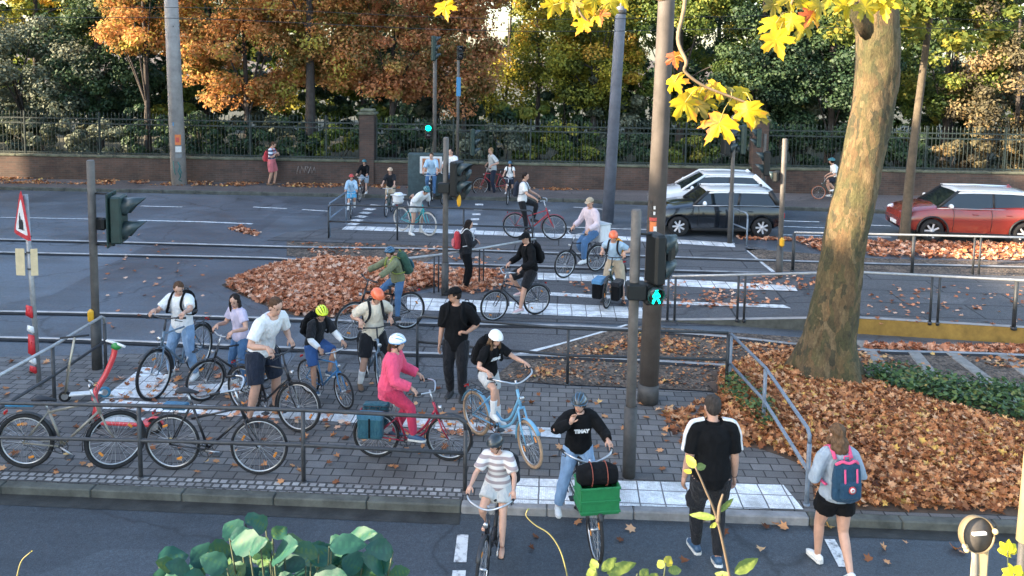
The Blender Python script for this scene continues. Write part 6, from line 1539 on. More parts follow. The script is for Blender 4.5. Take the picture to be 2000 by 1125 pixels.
HO = M('helmet_orange', (0.80,0.15,0.05), 0.35, 0.08, 5, coat=0.4); HY = M('helmet_neon_yellow', (0.72,0.80,0.03), 0.4, 0.06, 5, coat=0.3); HW = M('helmet_white', (0.78,0.78,0.77), 0.35, 0.05, 5, coat=0.4); HD = M('helmet_dark', (0.02,0.03,0.036), 0.35, 0.2, 5, coat=0.5); HB = M('helmet_blue', (0.04,0.12,0.20), 0.4, 0.15, 5, coat=0.4); HT = M('helmet_teal', (0.03,0.16,0.19), 0.4, 0.15, 5, coat=0.4); HR = M('helmet_red', (0.62,0.06,0.05), 0.35, 0.1, 5, coat=0.4); HBL = M('helmet_bright_blue', (0.05,0.30,0.60), 0.4, 0.1, 5)
SH_W = [M('shoe_white', (0.70,0.70,0.68), 0.6, 0.1, 20), SOLE]; SH_K = [M('shoe_black', (0.02,0.02,0.022), 0.6, 0.2, 20), M('sole_dark', (0.05,0.05,0.05), 0.8, 0.2)]; SH_B = [M('shoe_blue', (0.04,0.09,0.16), 0.6, 0.2, 20), SOLE]; SH_BR = [M('shoe_brown', (0.16,0.09,0.05), 0.7, 0.2, 20), SH_K[1]]
SOCKW = fabric('sock_white', (0.7,0.7,0.68))
def bk(key, label, rear, front, z=ZI, **kw): return bike(key, label, G(rear[0],rear[1],z), G(front[0],front[1],z), **kw)
def chest_text(p, text, size, t=0.2, x=0.0, mat=None):
    cu = bpy.data.curves.new('lettering','FONT'); cu.body = text; cu.size = size; cu.align_x = 'CENTER'; cu.align_y = 'CENTER'; cu.extrude = 0.004; cu.offset = 0.004
    o = bpy.data.objects.new('t', cu); COL.objects.link(o); bpy.context.view_layer.update(); me = bpy.data.meshes.new_from_object(o.evaluated_get(bpy.context.evaluated_depsgraph_get())); bpy.data.objects.remove(o)
    c, u, l, f = p['spine'](t); me.materials.clear(); me.materials.append(mat or WH)
    R_ = Matrix((l, u, f)).transposed(); lo = link('lettering', me, p['root']); mw = R_.to_4x4(); mw.translation = c+f*(p['dp'](t)+p['off']+0.012)+l*x; lo.matrix_local = mw
P_BLK = paint('black', (0.015,0.015,0.018)); P_BLU = paint('blue', (0.03,0.17,0.36)); P_LBL = paint('light_blue', (0.16,0.38,0.55)); P_RED = paint('crimson', (0.38,0.02,0.05)); P_RED2 = paint('red', (0.42,0.03,0.04)); P_TUR = paint('turquoise', (0.03,0.42,0.45)); P_GRY = paint('grey_blue', (0.12,0.18,0.24)); P_DGR = paint('dark_green', (0.02,0.06,0.05)); P_SIL = paint('silver_gold', (0.24,0.215,0.17)); P_ORG = paint('orange', (0.5,0.13,0.03))
# --- group at the left of the island
B = bk('b1','blue-grey city bicycle held by the boy in the white T-shirt', (390,722),(303,780), col=P_GRY, steer=-0.1, barmat=DARKMET)
p = rider(B, 'boy in a white T-shirt and light jeans standing astride his bicycle, looking down', h=1.64, mode='astride', lean=0.16, look=(0.5,0.55), top=WH, bottom=JEAN, leg=2, legoff=0.02, shoe=SH_W, hair=H_BR, dy=-0.10, px=0.30, topoff=0.026, hem=-0.06)
backpack(p, 'black backpack on the boy in the white T-shirt', [BLK,CHAR], (0.28,0.42,0.16))
B = bk('b2','black bicycle of the dark-haired girl behind the bending man', (515,746),(402,782), col=P_BLK, basket=None, bars='flat')
p = rider(B, 'girl with long dark hair and lavender top behind the bending man', h=1.54, mode='astride', px=0.32, dy=-0.1, lean=0.18, look=(0.6,0.35), top=LAV, sleeve=0.6, bottom=JEAND, leg=2, shoe=SH_W, hair=H_DK, hairstyle='long', female=True)
B = bk('b3','black trekking bicycle with lowered bars under the bending man', (478,806),(583,843), col=P_BLK, frame='diamond', steer=0.25, guards=True, barmat=DARKMET)
p = rider(B, 'man in a white T-shirt and dark shorts bending over his black bicycle', h=1.90, mode='astride', lean=0.52, look=(-0.15,0.35), top=WH, bottom=NAVY, leg=0.95, legoff=0.03, shoe=SH_K, hair=H_BR, w=1.08, topoff=0.022, px=0.30*B['s'], dy=0.05)
B = bk('b4','blue children\'s bicycle ridden by the child with the yellow helmet', (603,768),(672,798), col=P_BLU, guards=False, rack=False, steer=-0.15)
p = rider(B, 'child in a neon yellow helmet, dark hoodie and blue shorts', h=1.36, hs=1.12, lean=0.42, look=(-0.25,0.45), top=CHAR, sleeve=0.9, topoff=0.024, bottom=BLUSH, leg=0.95, legoff=0.022, shoe=SH_B, hair=H_DK, helmet=HY, skin=SKIN_TAN)
for sg in (0,1):
    k = MB(); P_, R_ = p['arm'][sg]; limb(k, P_, R_, 2.6, 4.9, 0.017); fuse(k, 'white_sleeve', WH, p['root'], 0.012, 2, wrinkle=0.012)
backpack(p, 'black backpack on the child in the neon yellow helmet', [BLK,CHAR], (0.26,0.38,0.16))
B = bk('b5','dark bicycle under the teenager in the orange helmet', (710,728),(746,775), col=P_GRY, bars='flat', barmat=DARKMET)
p = rider(B, 'teenager in a cream T-shirt and orange helmet standing astride a bicycle', h=1.64, mode='astride', lean=0.2, look=(0.35,0.6), top=CRM, bottom=CHAR, leg=0.9, legoff=0.03, shoe=SH_BR, sock=SOCKW, hair=H_BR, helmet=HO, helmet2=HO, topoff=0.024, hem=-0.06)
backpack(p, 'dark backpack on the teenager in the orange helmet', [CHAR,BLK], (0.27,0.40,0.15))
B = bk('b6','black bicycle carrying the boy with the dark green backpack', (797,643),(690,665), z=0.02, col=P_BLK, bars='flat', barmat=DARKMET, guards=False, saddle=0.85)
p = rider(B, 'boy in an olive jacket and blue helmet riding left past the leaf bed', h=1.42, lean=0.38, look=(0.15,0.2), top=OLV, sleeve=2, topoff=0.03, bottom=JEAND, leg=2, shoe=SH_K, hair=H_BR, helmet=HB)
backpack(p, 'big dark green backpack on the boy in the olive jacket', [GRNP,TEALP], (0.31,0.46,0.2), strapmat=M('strap_lime',(0.25,0.30,0.05),0.8))
B = bk('b7','crimson bicycle with silver rims ridden by the girl in pink', (735,893),(877,900), col=P_RED, frame='step', bars='city', fat=0.022)
p = rider(B, 'girl all in pink with a white and blue helmet on a crimson bicycle', h=1.52, lean=0.22, look=(-0.1,0.1), top=PINK, sleeve=2, topoff=0.034, hem=-0.09, bottom=PINKD, leg=2, legoff=0.016, shoe=SH_B, hair=H_BR, hairstyle='pony', helmet=HW, helmet2=HBL, female=True)
pannier(B, 'teal blue pannier bag on the rear rack of the crimson bicycle', -1, (0.36,0.16,0.36), [TEALP, fabric('teal_flap',(0.05,0.15,0.22))], x=-0.04, z=0.56)
pannier(B, 'teal blue pannier bag on the far side of the crimson bicycle', 1, (0.36,0.14,0.34), [TEALP, TEALP], x=-0.04, z=0.56)
# standing man in black
p = person('man dressed all in black with a cap, standing and looking left', G(890,776,ZI), math.radians(-98), h=1.74, lean=0.02, look=(-1.15,0.1), top=BLK, topoff=0.028, hem=-0.09, sleeve=0.95, bottom=CHAR, leg=2, legoff=0.024, shoe=SH_K, hair=H_DK, cap=BLK, hl=V((0.17,0.10,1.08)), hdl=V((0.3,-0.8,0.2)), curll=1.1, fl=V((0.03,0.11,0.08)), fr=V((-0.08,-0.10,0.08)), skin=SKIN_TAN)
backpack(p, 'black bag behind the man dressed in black', [BLK,CHAR], (0.34,0.42,0.18), sidesh=0.12)
B = bk('b9','light blue bicycle with tan tyres and swept silver handlebars', (930,848),(1035,912), col=P_LBL, frame='step', bars='city', tyre=TYRE_TAN, Rw=0.285, steer=-0.18, rack=True, guardmat=P_LBL, saddle=0.80, barh=0.98)
p = rider(B, 'girl in a white helmet, black T-shirt and pale shorts on the light blue bicycle', h=1.34, hs=1.1, lean=0.34, look=(0.05,0.35), top=BLK, sleeve=0.7, bottom=LGREY, leg=0.75, legoff=0.02, shoe=SH_W, sock=SOCKW, hair=H_LB, hairstyle='loose', helmet=HW, helmet2=HW, female=True)
chest_text(p, 'LIONS', 0.055, 0.21)
backpack(p, 'black backpack on the girl in the white helmet', [BLK,CHAR], (0.30,0.42,0.17))
B = bk('b10','black bicycle with white handlebar ridden toward the camera by the striped-shirt girl', (985,1040),(942,1168), z=0.02, col=P_BLK, frame='step', bars='city', barmat=ALU, s=0.86, norm=False, saddle=0.80, barh=0.96)
p = rider(B, 'girl in a striped T-shirt, shorts and dark helmet riding toward the camera', h=1.20, hs=1.15, lean=0.14, look=(-0.55,0.3), top=STRI, topoff=0.022, sleeve=0.8, bottom=LGREY, leg=0.62, legoff=0.026, bare=True, hair=H_LB, helmet=HD, helmet2=HD, female=True)
backpack(p, 'dark grey bag behind the girl in the striped T-shirt', [CHAR,BLK], (0.30,0.36,0.18), drop=0.12, sidesh=0.06, straps=False)
B = bk('b11','black bicycle with a front carrier ridden toward the camera at the kerb', (1112,975),(1160,1093), z=0.03, col=P_BLK, bars='city', frame='step', s=0.98, norm=False, saddle=0.76, barh=1.0)
s_ = B['s']; pelx = B['saddle'].x
p = rider(B, 'teenager in a black sweatshirt and light jeans with one hand on the face', h=1.38, hs=1.08, lean=0.14, look=(-0.45,0.25), top=BLK, sleeve=2, topoff=0.03, bottom=JEAN, leg=2, legoff=0.024, shoe=SH_W, hair=H_BR, helmet=HD, helmet2=HB, hr=V((0.20,-0.11,1.29)), hdr=V((-0.1,0.35,0.8)), elbow=(None,V((0.2,-0.9,-0.5))), foot=dict(r=V((0.12,-0.28,0.08))))
chest_text(p, 'TIMAY', 0.058, 0.19)
k = MB(); P_, R_ = p['arm'][1]; limb(k, P_, R_, 2.9, 4.9, 0.034)
GRC = M('crate_green', (0.012,0.16,0.05), 0.5, 0.15, 12)
ct = thing('crate', 'green plastic crate on the front carrier of the bicycle at the kerb', 'crate', local(B, B['S'](1.12,0,0.78)), B['rz'], None); k = MB(); cw, cd, ch = 0.40, 0.30, 0.29
k.box((0,0,-ch/2), (cd,cw,0.015), None, 0.004)
for (x,y,sx_,sy_) in ((cd/2,0,0.014,cw),(-cd/2,0,0.014,cw),(0,cw/2,cd-0.016,0.014),(0,-cw/2,cd-0.016,0.014)): k.box((x,y,0), (sx_,sy_,ch), None, 0.004)
k.build('crate_walls', GRC, ct); k = MB()
for z in (-ch/2+0.03,0.0,ch/2-0.012):
    k.box((cd/2+0.010,0,z), (0.012,cw+0.03,0.022), None, 0.004); k.box((-cd/2-0.010,0,z), (0.012,cw+0.03,0.022), None, 0.004); k.box((0,cw/2+0.010,z), (cd+0.004,0.012,0.022), None, 0.004); k.box((0,-cw/2-0.010,z), (cd+0.004,0.012,0.022), None, 0.004)
k.build('crate_ribs', GRC, ct)
k = MB(); S_ = B['S']
for y in (0.12,-0.12): k.tube([S_(1.25,y,0.62), S_(0.90,y,0.62), S_(0.88,y*0.5,0.72)], 0.008*s_, 6); k.tube([S_(1.1,y,0.62), S_(1.07,y*0.5,0.35)], 0.007*s_, 6)
for x in (1.22,1.1,0.95): k.tube([S_(x,0.12,0.62), S_(x,-0.12,0.62)], 0.007*s_, 6)
k.build('front_carrier', DARKMET, B['root'])
bg_ = thing('duffel_bag', 'black duffel bag with red-brown straps lying in the green crate', 'bag', local(B, S_(1.10,0,0.98)), B['rz']+PI/2, 'bags'); k = MB()
k.tube([V((-0.22,0,0)),V((-0.20,0,0)),V((-0.1,0,0.012)),V((0.1,0,0.012)),V((0.20,0,0)),V((0.22,0,0))], [0.05,0.10,0.115,0.115,0.10,0.05], 14); fuse(k, 'bag_body', BLK, bg_, 0.014, 2, wrinkle=0.02)
for x in (-0.07,0.09): k = MB(); k.torus((x,0,0.01), (1,0,0), 0.118, 0.005, 24, 5, r2=0.013); k.build('strap', M('strap_redbrown',(0.22,0.06,0.04),0.8), bg_)
# --- walkers in front
p = person('man in a black polo shirt with white shoulder stripes walking away', G(1383,1094,0.004), math.radians(93), h=1.82, w=1.08, lean=0.04, look=(0.1,0.12), top=BLK, topoff=0.024, hem=-0.06, sleeve=0.8, bottom=CHAR, leg=2, legoff=0.014, shoe=SH_B, hair=H_GY, collar=BLK, fl=V((0.16,0.09,0.085)), fr=V((-0.10,-0.07,0.10)), fpitch=(0,0.25), hl=None)
for sg in (0,1):
    P_, R_ = p['arm'][sg]; k = MB(); y_ = V((0,1 if sg == 0 else -1,0)); a_ = (P_[3]-P_[1]).normalized(); h_ = p['h']
    pts = [P_[0]+V((-0.01,0,0.085))+y_*0.03, P_[0].lerp(P_[1],0.55)+V((-0.01,0,0.092)), P_[1]+V((-0.01,0,0.075))+y_*0.045, P_[1]+a_*0.06+y_*0.092+V((-0.01,0,0.02)), P_[1]+a_*0.14+y_*0.090, P_[1]+a_*0.235+y_*0.088]
    k.tube(spline(pts,5), 0.040, 10, r2=0.016, side=V((1,0,0))); fuse(k, 'shoulder_stripe', WH, p['root'], 0.011, 2)
k = MB(); W_ = p['hand'][1][0]; k.tube([W_+V((0,0,0.035)), W_+V((0,0,0.01))], 0.034, 12); k.build('watch', SH_K[0], p['root'])
p2 = p
jk = thing('jacket_bundle', 'dark jacket hanging at the left hip of the man in the black polo', 'jacket', G(1352,1090,0.004)+V((0,0,0.0)), 0, 'bags'); k = MB()
k.tube([V((0.03,0.0,0.93)),V((0.02,0.02,0.8)),V((0,0.02,0.66)),V((-0.01,0.02,0.56))], [0.04,0.075,0.095,0.07], 10, r2=[0.03,0.05,0.05,0.03], side=V((1,0,0))); fuse(k, 'jacket_body', CHAR, jk, 0.014, 1, wrinkle=0.04)
p = person('girl with long brown hair, grey top and black shorts walking away', G(1625,1116,0.004), math.radians(98), h=1.60, lean=0.05, look=(0.0,0.15), top=GREYB, topoff=0.022, sleeve=2, hem=-0.02, bottom=BLK, leg=0.5, legoff=0.028, shoe=SH_W, hair=H_LB, hairstyle='loose', fl=V((0.18,0.07,0.085)), fr=V((-0.24,-0.06,0.13)), fpitch=(0,0.5), hl=V((0.20,0.10,1.05)), hr=V((0.20,-0.10,1.05)), female=True)
PNKS = fabric('pink_strap', (0.75,0.10,0.22))
def emb(bag, W, H_, D):
    k = MB(); k.lathe([(0.040,0.0),(0.040,0.006),(0.001,0.007)], basis(V((0,D*0.5+0.030,-H_*0.12)), V((1,0,0)), V((0,1,0))), 20); k.build('emblem', REDF, bag)
    k = MB(); k.lathe([(0.026,0.0),(0.026,0.004),(0.001,0.005)], basis(V((0,D*0.5+0.035,-H_*0.12)), V((1,0,0)), V((0,1,0))), 20); k.build('emblem_field', WH, bag)
    k = MB(); k.tube([V((-.012,D*0.5+.042,-H_*.12)), V((0,D*0.5+.042,-H_*.105)), V((.013,D*0.5+.042,-H_*.125))], 0.006, 5); k.build('emblem_sign', REDF, bag)
    for x in (-0.065,0.065): k = MB(); k.tube([V((x,D*0.50,H_*0.36)), V((x,D*0.56,H_*0.1)), V((x,D*0.58,-H_*0.12))], 0.011, 6, r2=0.004, side=V((1,0,0))); k.build('pink_trim', PNKS, bag); k = MB(); k.box((x*1.15,D*0.56,-H_*0.12), (0.04,0.02,0.05), None, 0.006); k.build('pink_patch', PNKS, bag)
    k = MB(); k.tube(spline([V((-0.12,0.0,H_*0.40)), V((-0.07,D*0.2,H_*0.50)), V((0,D*0.25,H_*0.46)), V((0.07,D*0.2,H_*0.50)), V((0.12,0,H_*0.40))],5), 0.016, 6); k.build('pink_trim', PNKS, bag)
backpack(p, 'small dark blue backpack with pink straps and round red emblem', [fabric('deep_blue_pack',(0.018,0.055,0.10)),fabric('deep_blue_pack',(0.018,0.055,0.10))], (0.32,0.42,0.16), strapmat=PNKS, emblem=emb, tc=0.15)
# --- middle of the crossing
B = bk('b14','black city bicycle of the person in the black cap and jacket', (1048,614),(965,627), z=0.015, col=P_BLK, frame='low', bars='city', guardmat=DARKMET)
p = rider(B, 'person in a black cap, jacket and shorts cycling left over the white strip', h=1.66, lean=0.2, look=(0.2,0.25), top=BLK, sleeve=2, topoff=0.03, bottom=CHAR, leg=0.95, legoff=0.028, shoe=[M('shoe_pale_pink',(0.6,0.42,0.42),0.6),SOLE], hair=H_DK, hairstyle='pony', cap=BLK, vox=0.013)
backpack(p, 'black backpack on the cyclist in the black cap', [BLK,CHAR], (0.28,0.42,0.16))
B = bk('b15','dark city bicycle of the man in the pale pink shirt', (1165,530),(1103,543), z=0.015, col=P_BLK, bars='city', frame='diamond')
p = rider(B, 'man in a pale pink shirt, jeans and flat cap riding left', h=1.80, lean=0.16, look=(0.3,0.2), top=ROSE, sleeve=2, topoff=0.03, hem=-0.06, bottom=JEAND, leg=2, legoff=0.022, shoe=SH_W, hair=H_BR, cap=KHAKI, vox=0.013)
cb = thing('rack_box', 'white box on the rear rack behind the man in the pale pink shirt', 'box', local(B, B['S'](-0.10,0,1.0)), B['rz'], None); k = MB(); k.box((0,0,0), (0.36,0.40,0.42), None, 0.03); k.build('box_body', WH, cb); k = MB(); k.box((0,0,0.215), (0.38,0.42,0.03), None, 0.012); k.build('box_lid', LGREY, cb)
B = bk('b16','dark bicycle with a big black front pannier beside the near signal', (1213,576),(1186,602), z=0.015, col=P_DGR, bars='flat', barmat=DARKMET)
p = rider(B, 'child in an orange helmet and blue top standing astride a bicycle', h=1.64, mode='astride', lean=0.30, look=(0.1,0.45), top=LBLUE, sleeve=0.6, bottom=KHAKI, leg=0.9, legoff=0.028, shoe=SH_K, hair=H_BR, helmet=HO, helmet2=HO, vox=0.013)
k = MB(); c_, u_, l_, f_ = p['spine'](0.12); k.tube([c_-u_*0.12, c_, c_+u_*0.08], [0.125,0.13,0.12], 14, r2=[0.11,0.105,0.10], side=l_); k.tube([c_+u_*0.08+f_*0.02, c_+u_*0.16+f_*0.03], [0.10,0.07], 12, r2=[0.09,0.09], side=l_); fuse(k, 'dungarees_bib', SKYB, p['root'], 0.014, 2)
backpack(p, 'orange and yellow backpack on the child in blue with the orange helmet', [YORG,LGREY], (0.30,0.40,0.18), strapmat=CHAR)
pannier(B, 'big black front pannier with a blue-white stripe near the signal', -1, (0.40,0.22,0.40), [BLK, fabric('blue_stripe',(0.10,0.25,0.42))], x=1.0, z=0.40)
pannier(B, 'black front pannier on the other side of the dark bicycle', 1, (0.38,0.18,0.38), [BLK, CHAR], x=1.0, z=0.40)
p = person('woman with dark hair, dark coat and red bag standing by the handrail', G(909,563,0.01), math.radians(12), h=1.60, lean=0.04, look=(-0.2,0.35), top=CHAR, sleeve=2, topoff=0.034, hem=-0.10, bottom=BLK, leg=2, legoff=0.02, shoe=SH_BR, hair=H_DK, hairstyle='long', collar=CRM, hl=V((0.30,0.05,1.05)), hr=V((0.30,-0.05,1.05)), vox=0.013, female=True)
backpack(p, 'red backpack on the woman in the dark coat', [REDF,SALM], (0.26,0.40,0.17), strapmat=WH)
B = bk('b18','red bicycle with black saddle on the far edge strip', (1006,465),(1082,469), z=0.02, col=P_RED2, frame='low', bars='city', guardmat=P_RED2, near=False)
p = rider(B, 'young man in a white T-shirt with dark backpack on the red bicycle', h=1.74, lean=0.12, look=(0.0,0.1), top=WH, bottom=CHAR, leg=2, shoe=SH_K, hair=H_DK, vox=0.015)
backpack(p, 'dark backpack on the young man with the red bicycle', [NAVY,CHAR], (0.28,0.42,0.17))
B = bk('b19','turquoise bicycle with pale tyres at the far railing', (785,450),(836,461), z=0.02, col=P_TUR, frame='step', bars='city', tyre=TYRE_WHITE, near=False)
p = rider(B, 'woman in white bending low over the turquoise bicycle', h=1.66, mode='astride', lean=0.95, look=(-0.2,0.7), top=WH, sleeve=1.0, topoff=0.03, hem=-0.06, bottom=LGREY, leg=0.6, legoff=0.03, shoe=SH_W, sock=SOCKW, hair=H_BR, helmet=HT, vox=0.015, female=True)
cb = thing('rack_bag', 'white bag on the rear rack of the turquoise bicycle', 'bag', local(B, B['S'](-0.15,0,0.93)), B['rz'], 'bags'); k = MB(); k.tube([V((0,0,-0.16)),V((0,0,-0.1)),V((0,0,0.1)),V((0,0,0.17))], [0.12,0.17,0.17,0.1], 12, side=V((1,0,0))); fuse(k, 'bag_body', WH, cb, 0.016, 2, wrinkle=0.02); k = MB(); k.box((0,0,0.1), (0.36,0.36,0.03), None, 0.01); k.build('bag_flap', LGREY, cb)
def fwd(key, label, front, dx, s, z=0.0, **kw):
    f_ = G(front[0], front[1], z); return bike(key, label, f_+V((dx,1,0)), f_, s=s, norm=False, near=False, z=z, **kw)
B = fwd('b20','small grey bicycle of the child in the red helmet', (685,427), -0.15, 0.74, col=P_GRY, guards=False)
rider(B, 'small child in a red helmet and light blue jacket riding toward the camera', h=1.16, hs=1.15, lean=0.2, look=(0,0.15), top=LBLUE, sleeve=2, topoff=0.026, bottom=SKYB, leg=0.95, legoff=0.02, shoe=SH_W, sock=SOCKW, hair=H_BR, helmet=HR, vox=0.017)
B = fwd('b21','small dark bicycle of the child in the teal helmet by the wall', (702,394), 0.1, 0.80, z=0.0, col=P_BLK, guards=False)
rider(B, 'child in a teal helmet and black jacket behind the red-helmeted child', h=1.22, hs=1.12, lean=0.2, look=(0,0.15), top=BLK, sleeve=2, topoff=0.026, bottom=GREYB, leg=0.95, legoff=0.02, shoe=SH_W, hair=H_BR, helmet=HT, vox=0.017)
B = fwd('b22','small dark bicycle of the child in the pale helmet', (754,424), 0.05, 0.85, col=P_DGR, guards=False)
rider(B, 'child in a pale orange helmet and dark top beside the dotted crossing line', h=1.30, hs=1.12, lean=0.22, look=(0,0.2), top=CHAR, sleeve=1.2, topoff=0.026, bottom=KHAKI, leg=0.95, legoff=0.02, shoe=SH_W, hair=H_BR, helmet=M('helmet_pale_orange',(0.68,0.48,0.32),0.4), vox=0.017)
B = fwd('b23','bicycle of the adult in the light blue shirt before the display case', (838,404), 0.0, 1.0, col=P_BLK)
rider(B, 'adult in a light blue shirt and jeans cycling in front of the display case', h=1.58, lean=0.2, look=(-0.2,0.15), top=LBLUE, sleeve=1.5, topoff=0.03, bottom=JEAND, leg=2, shoe=SH_K, hair=H_BR, vox=0.017)
B = fwd('b24','bicycle of the adult in the white shirt right of the display case', (866,400), 0.25, 1.0, col=P_BLK)
rider(B, 'adult in a white shirt with a dark strap right of the display case', h=1.78, lean=0.1, look=(-0.3,0.1), top=WH, sleeve=1.2, topoff=0.03, bottom=JEAND, leg=2, shoe=SH_K, hair=H_DK, vox=0.017)
B = bk('b25','dark bicycle with a red front bag pushed by the adult in the white waistcoat top', (988,378),(938,381), z=0.02, col=P_RED2, near=False)
p = rider(B, 'adult in a pale top and dark trousers standing over the red bicycle', h=1.80, mode='astride', lean=0.12, look=(0.2,0.1), top=LGREY, sleeve=0.8, topoff=0.024, bottom=NAVY, leg=2, shoe=SH_K, hair=H_BL, vox=0.017)
B = fwd('b26','dark children\'s bicycle of the child in the black helmet and white top', (991,400), 0.1, 0.85, col=P_BLK, guards=False)
p = rider(B, 'child in a dark blue helmet and white top beside the pale-topped adult', h=1.2, hs=1.12, lean=0.2, look=(0,0.2), top=WH, sleeve=0.7, bottom=NAVY, leg=1, shoe=SH_W, hair=H_BR, helmet=HB, vox=0.017)
backpack(p, 'black backpack on the child in the dark blue helmet', [BLK,CHAR], (0.28,0.4,0.16))
B = bike('b28','bicycle with orange tyres on the far pavement behind the plane trunk', G(1642,391,0.12), G(1598,389,0.12), col=P_DGR, tyre=TYRE_ORANGE, near=False)
rider(B, 'cyclist in white with a teal helmet on the far pavement', h=1.70, lean=0.5, look=(0,0.1), top=WH, sleeve=0.8, topoff=0.026, bottom=NAVY, leg=0.9, shoe=SH_W, hair=H_DK, helmet=HT, vox=0.017)
p = person('pedestrian in a striped T-shirt and red shorts reading a phone on the far pavement', G(531,362,0.12), math.radians(-8), h=1.72, lean=0.04, look=(0.0,0.5), top=STRB, bottom=SALM, leg=0.9, legoff=0.03, shoe=SH_BR, hair=H_BR, hl=V((0.28,0.05,1.22)), hr=V((0.30,-0.03,1.20)), fl=V((0.06,0.09,0.08)), fr=V((-0.10,-0.08,0.08)), vox=0.016)
ph = thing('phone', 'dark phone held by the pedestrian in the striped T-shirt', 'phone', local(dict(origin=p['root'].location, rz=p['root'].rotation_euler.z), (0.33,0.0,1.24)), p['root'].rotation_euler.z, None); k = MB(); k.box((0,0,0.02), (0.012,0.075,0.15), Matrix.Rotation(0.6,3,'Y'), 0.004); k.build('phone_case', SH_K[0], ph); k = MB(); k.box((-0.0075,0,0.022), (0.003,0.066,0.135), Matrix.Rotation(0.6,3,'Y'), 0.001); k.build('screen', CGL, ph)
backpack(p, 'red shoulder bag on the back of the pedestrian with the phone', [REDF,SALM], (0.30,0.40,0.18), drop=0.08)
# --- parked at the near railing
B = bk('pk1','old silver-gold mountain bicycle parked at the left end of the railing', (52,914),(227,913), col=P_SIL, frame='diamond', bars='flat', guards=True, rack=False, steer=0.55, saddle=0.86, tyre=TYRE, fat=0.026)
k = MB(); k.box(B['S'](-0.04,0,0.80), (0.34*B['s'],0.10,0.03), None, 0.012); k.build('blue_carrier_plate', fabric('blue_plate',(0.05,0.20,0.34)), B['root'])
B = bk('pk2','black city bicycle with curved silver bars parked behind the railing', (338,917),(507,926), col=P_BLK, frame='low', bars='city', guards=False, rack=True, steer=0.08, saddle=0.98, fat=0.017, rim=ALU, barmat=ALU)
k = MB(); k.box(B['S'](0.05,0.0,0.80), (0.30*B['s'],0.14,0.07), None, 0.02); k.build('blue_rack_bag', fabric('blue_rackbag',(0.05,0.16,0.26)), B['root'])
# red scooter
RSC = M('scooter_red', (0.62,0.05,0.055), 0.35, 0.08, 6, coat=0.4)
def Lc(px, py, gy):     # point at the distance of the ground pixel row gy, height read from the picture
    g = G(px, gy, ZI); return GD(px, py, g.y)
o_ = G(195,842,ZI); t = thing('electric_scooter', 'red electric scooter with a green and white handle standing behind the railing', 'scooter', o_, 0, 'scooters')
rel = lambda x, y, z: V((x,y,z))
k = MB(); k.tube(spline([rel(0.10,0.30,1.10), rel(0.08,0.27,0.95), rel(0.0,0.20,0.72), rel(-0.10,0.10,0.50), rel(-0.06,0.04,0.34), rel(0.03,0.0,0.16)],5), 0.040, 10); k.build('stem', RSC, t)
k = MB(); k.box((0.40,-0.02,0.145), (0.70,0.17,0.06), Matrix.Rotation(-0.06,3,'Z'), 0.02); k.build('deck', RSC, t); k = MB(); k.box((0.36,-0.018,0.180), (0.52,0.14,0.012), Matrix.Rotation(-0.06,3,'Z'), 0.004); k.build('deck_mat', LGREY, t)
k = MB(); k.tube([rel(-0.08,0.42,1.13), rel(0.10,0.31,1.14), rel(0.28,0.20,1.13)], 0.017, 8); k.build('handlebar', WHITEP, t); k = MB(); k.ell((0.12,0.29,1.10), (0.075,0.05,0.055), None, 10, 8); k.build('display_head', M('scooter_green',(0.03,0.22,0.05),0.4), t)
for c_ in ((-0.10,0.10,0.11),(0.78,-0.05,0.11)):
    k = MB(); k.torus(c_, (0.1,1,0), 0.085, 0.028, 24, 8); wo = k.build('wheel', TYRE, t); k = MB(); k.lathe([(0.06,-0.02),(0.06,0.02)], basis(V(c_), V((1,-0.1,0)), V((0.1,1,0))), 16); k.build('rim', ALU, wo)
k = MB(); n_=10; k.tube([V((0.78,-0.05,0.11))+V((0.125*math.cos(a),0,0.125*math.sin(a))) for a in [0.2+2.2*i/n_ for i in range(n_+1)]], 0.035, 6, r2=0.008, side=V((0,1,0))); k.build('mudguard', RSC, t)
k = MB(); k.tube([rel(-0.06,0.05,0.36), rel(-0.11,0.08,0.2), rel(-0.10,0.10,0.11)], 0.03, 8); k.build('fork', RSC, t)
# silver kick scooter with a blue wheel
o_ = G(131,785,ZI); t = thing('kick_scooter', 'small silver kick scooter with white deck and blue wheels beside the signal pole', 'scooter', o_, 0, 'scooters')
k = MB(); k.tube([rel(-0.02,0,0.12), rel(0.03,0.02,0.5), rel(0.12,0.05,0.98)], [0.022,0.018,0.016], 8); k.build('stem', M('scooter_champagne',(0.50,0.44,0.33),0.35,0.1,metal=0.7), t)
k = MB(); k.tube([rel(-0.06,-0.02,0.985), rel(0.30,0.12,0.985)], 0.016, 8); k.build('handlebar', SH_K[0], t); k = MB(); k.box((0.26,0.06,0.115), (0.46,0.12,0.03), Matrix.Rotation(0.25,3,'Z'), 0.01); k.build('deck', WHITEP, t)
for i_, c_ in enumerate(((-0.03,0.0,0.085),(0.50,0.13,0.105))): 
    k = MB(); k.torus(c_, (-0.25,1,0), 0.065, 0.022, 20, 8); wo = k.build('wheel', TYRE if i_ == 0 else M('wheel_blue',(0.03,0.16,0.26),0.5), t); k = MB(); k.lathe([(0.05,-0.016),(0.05,0.016)], basis(V(c_), V((1,0.25,0)), V((-0.25,1,0))), 14); k.build('rim', ALU, wo)
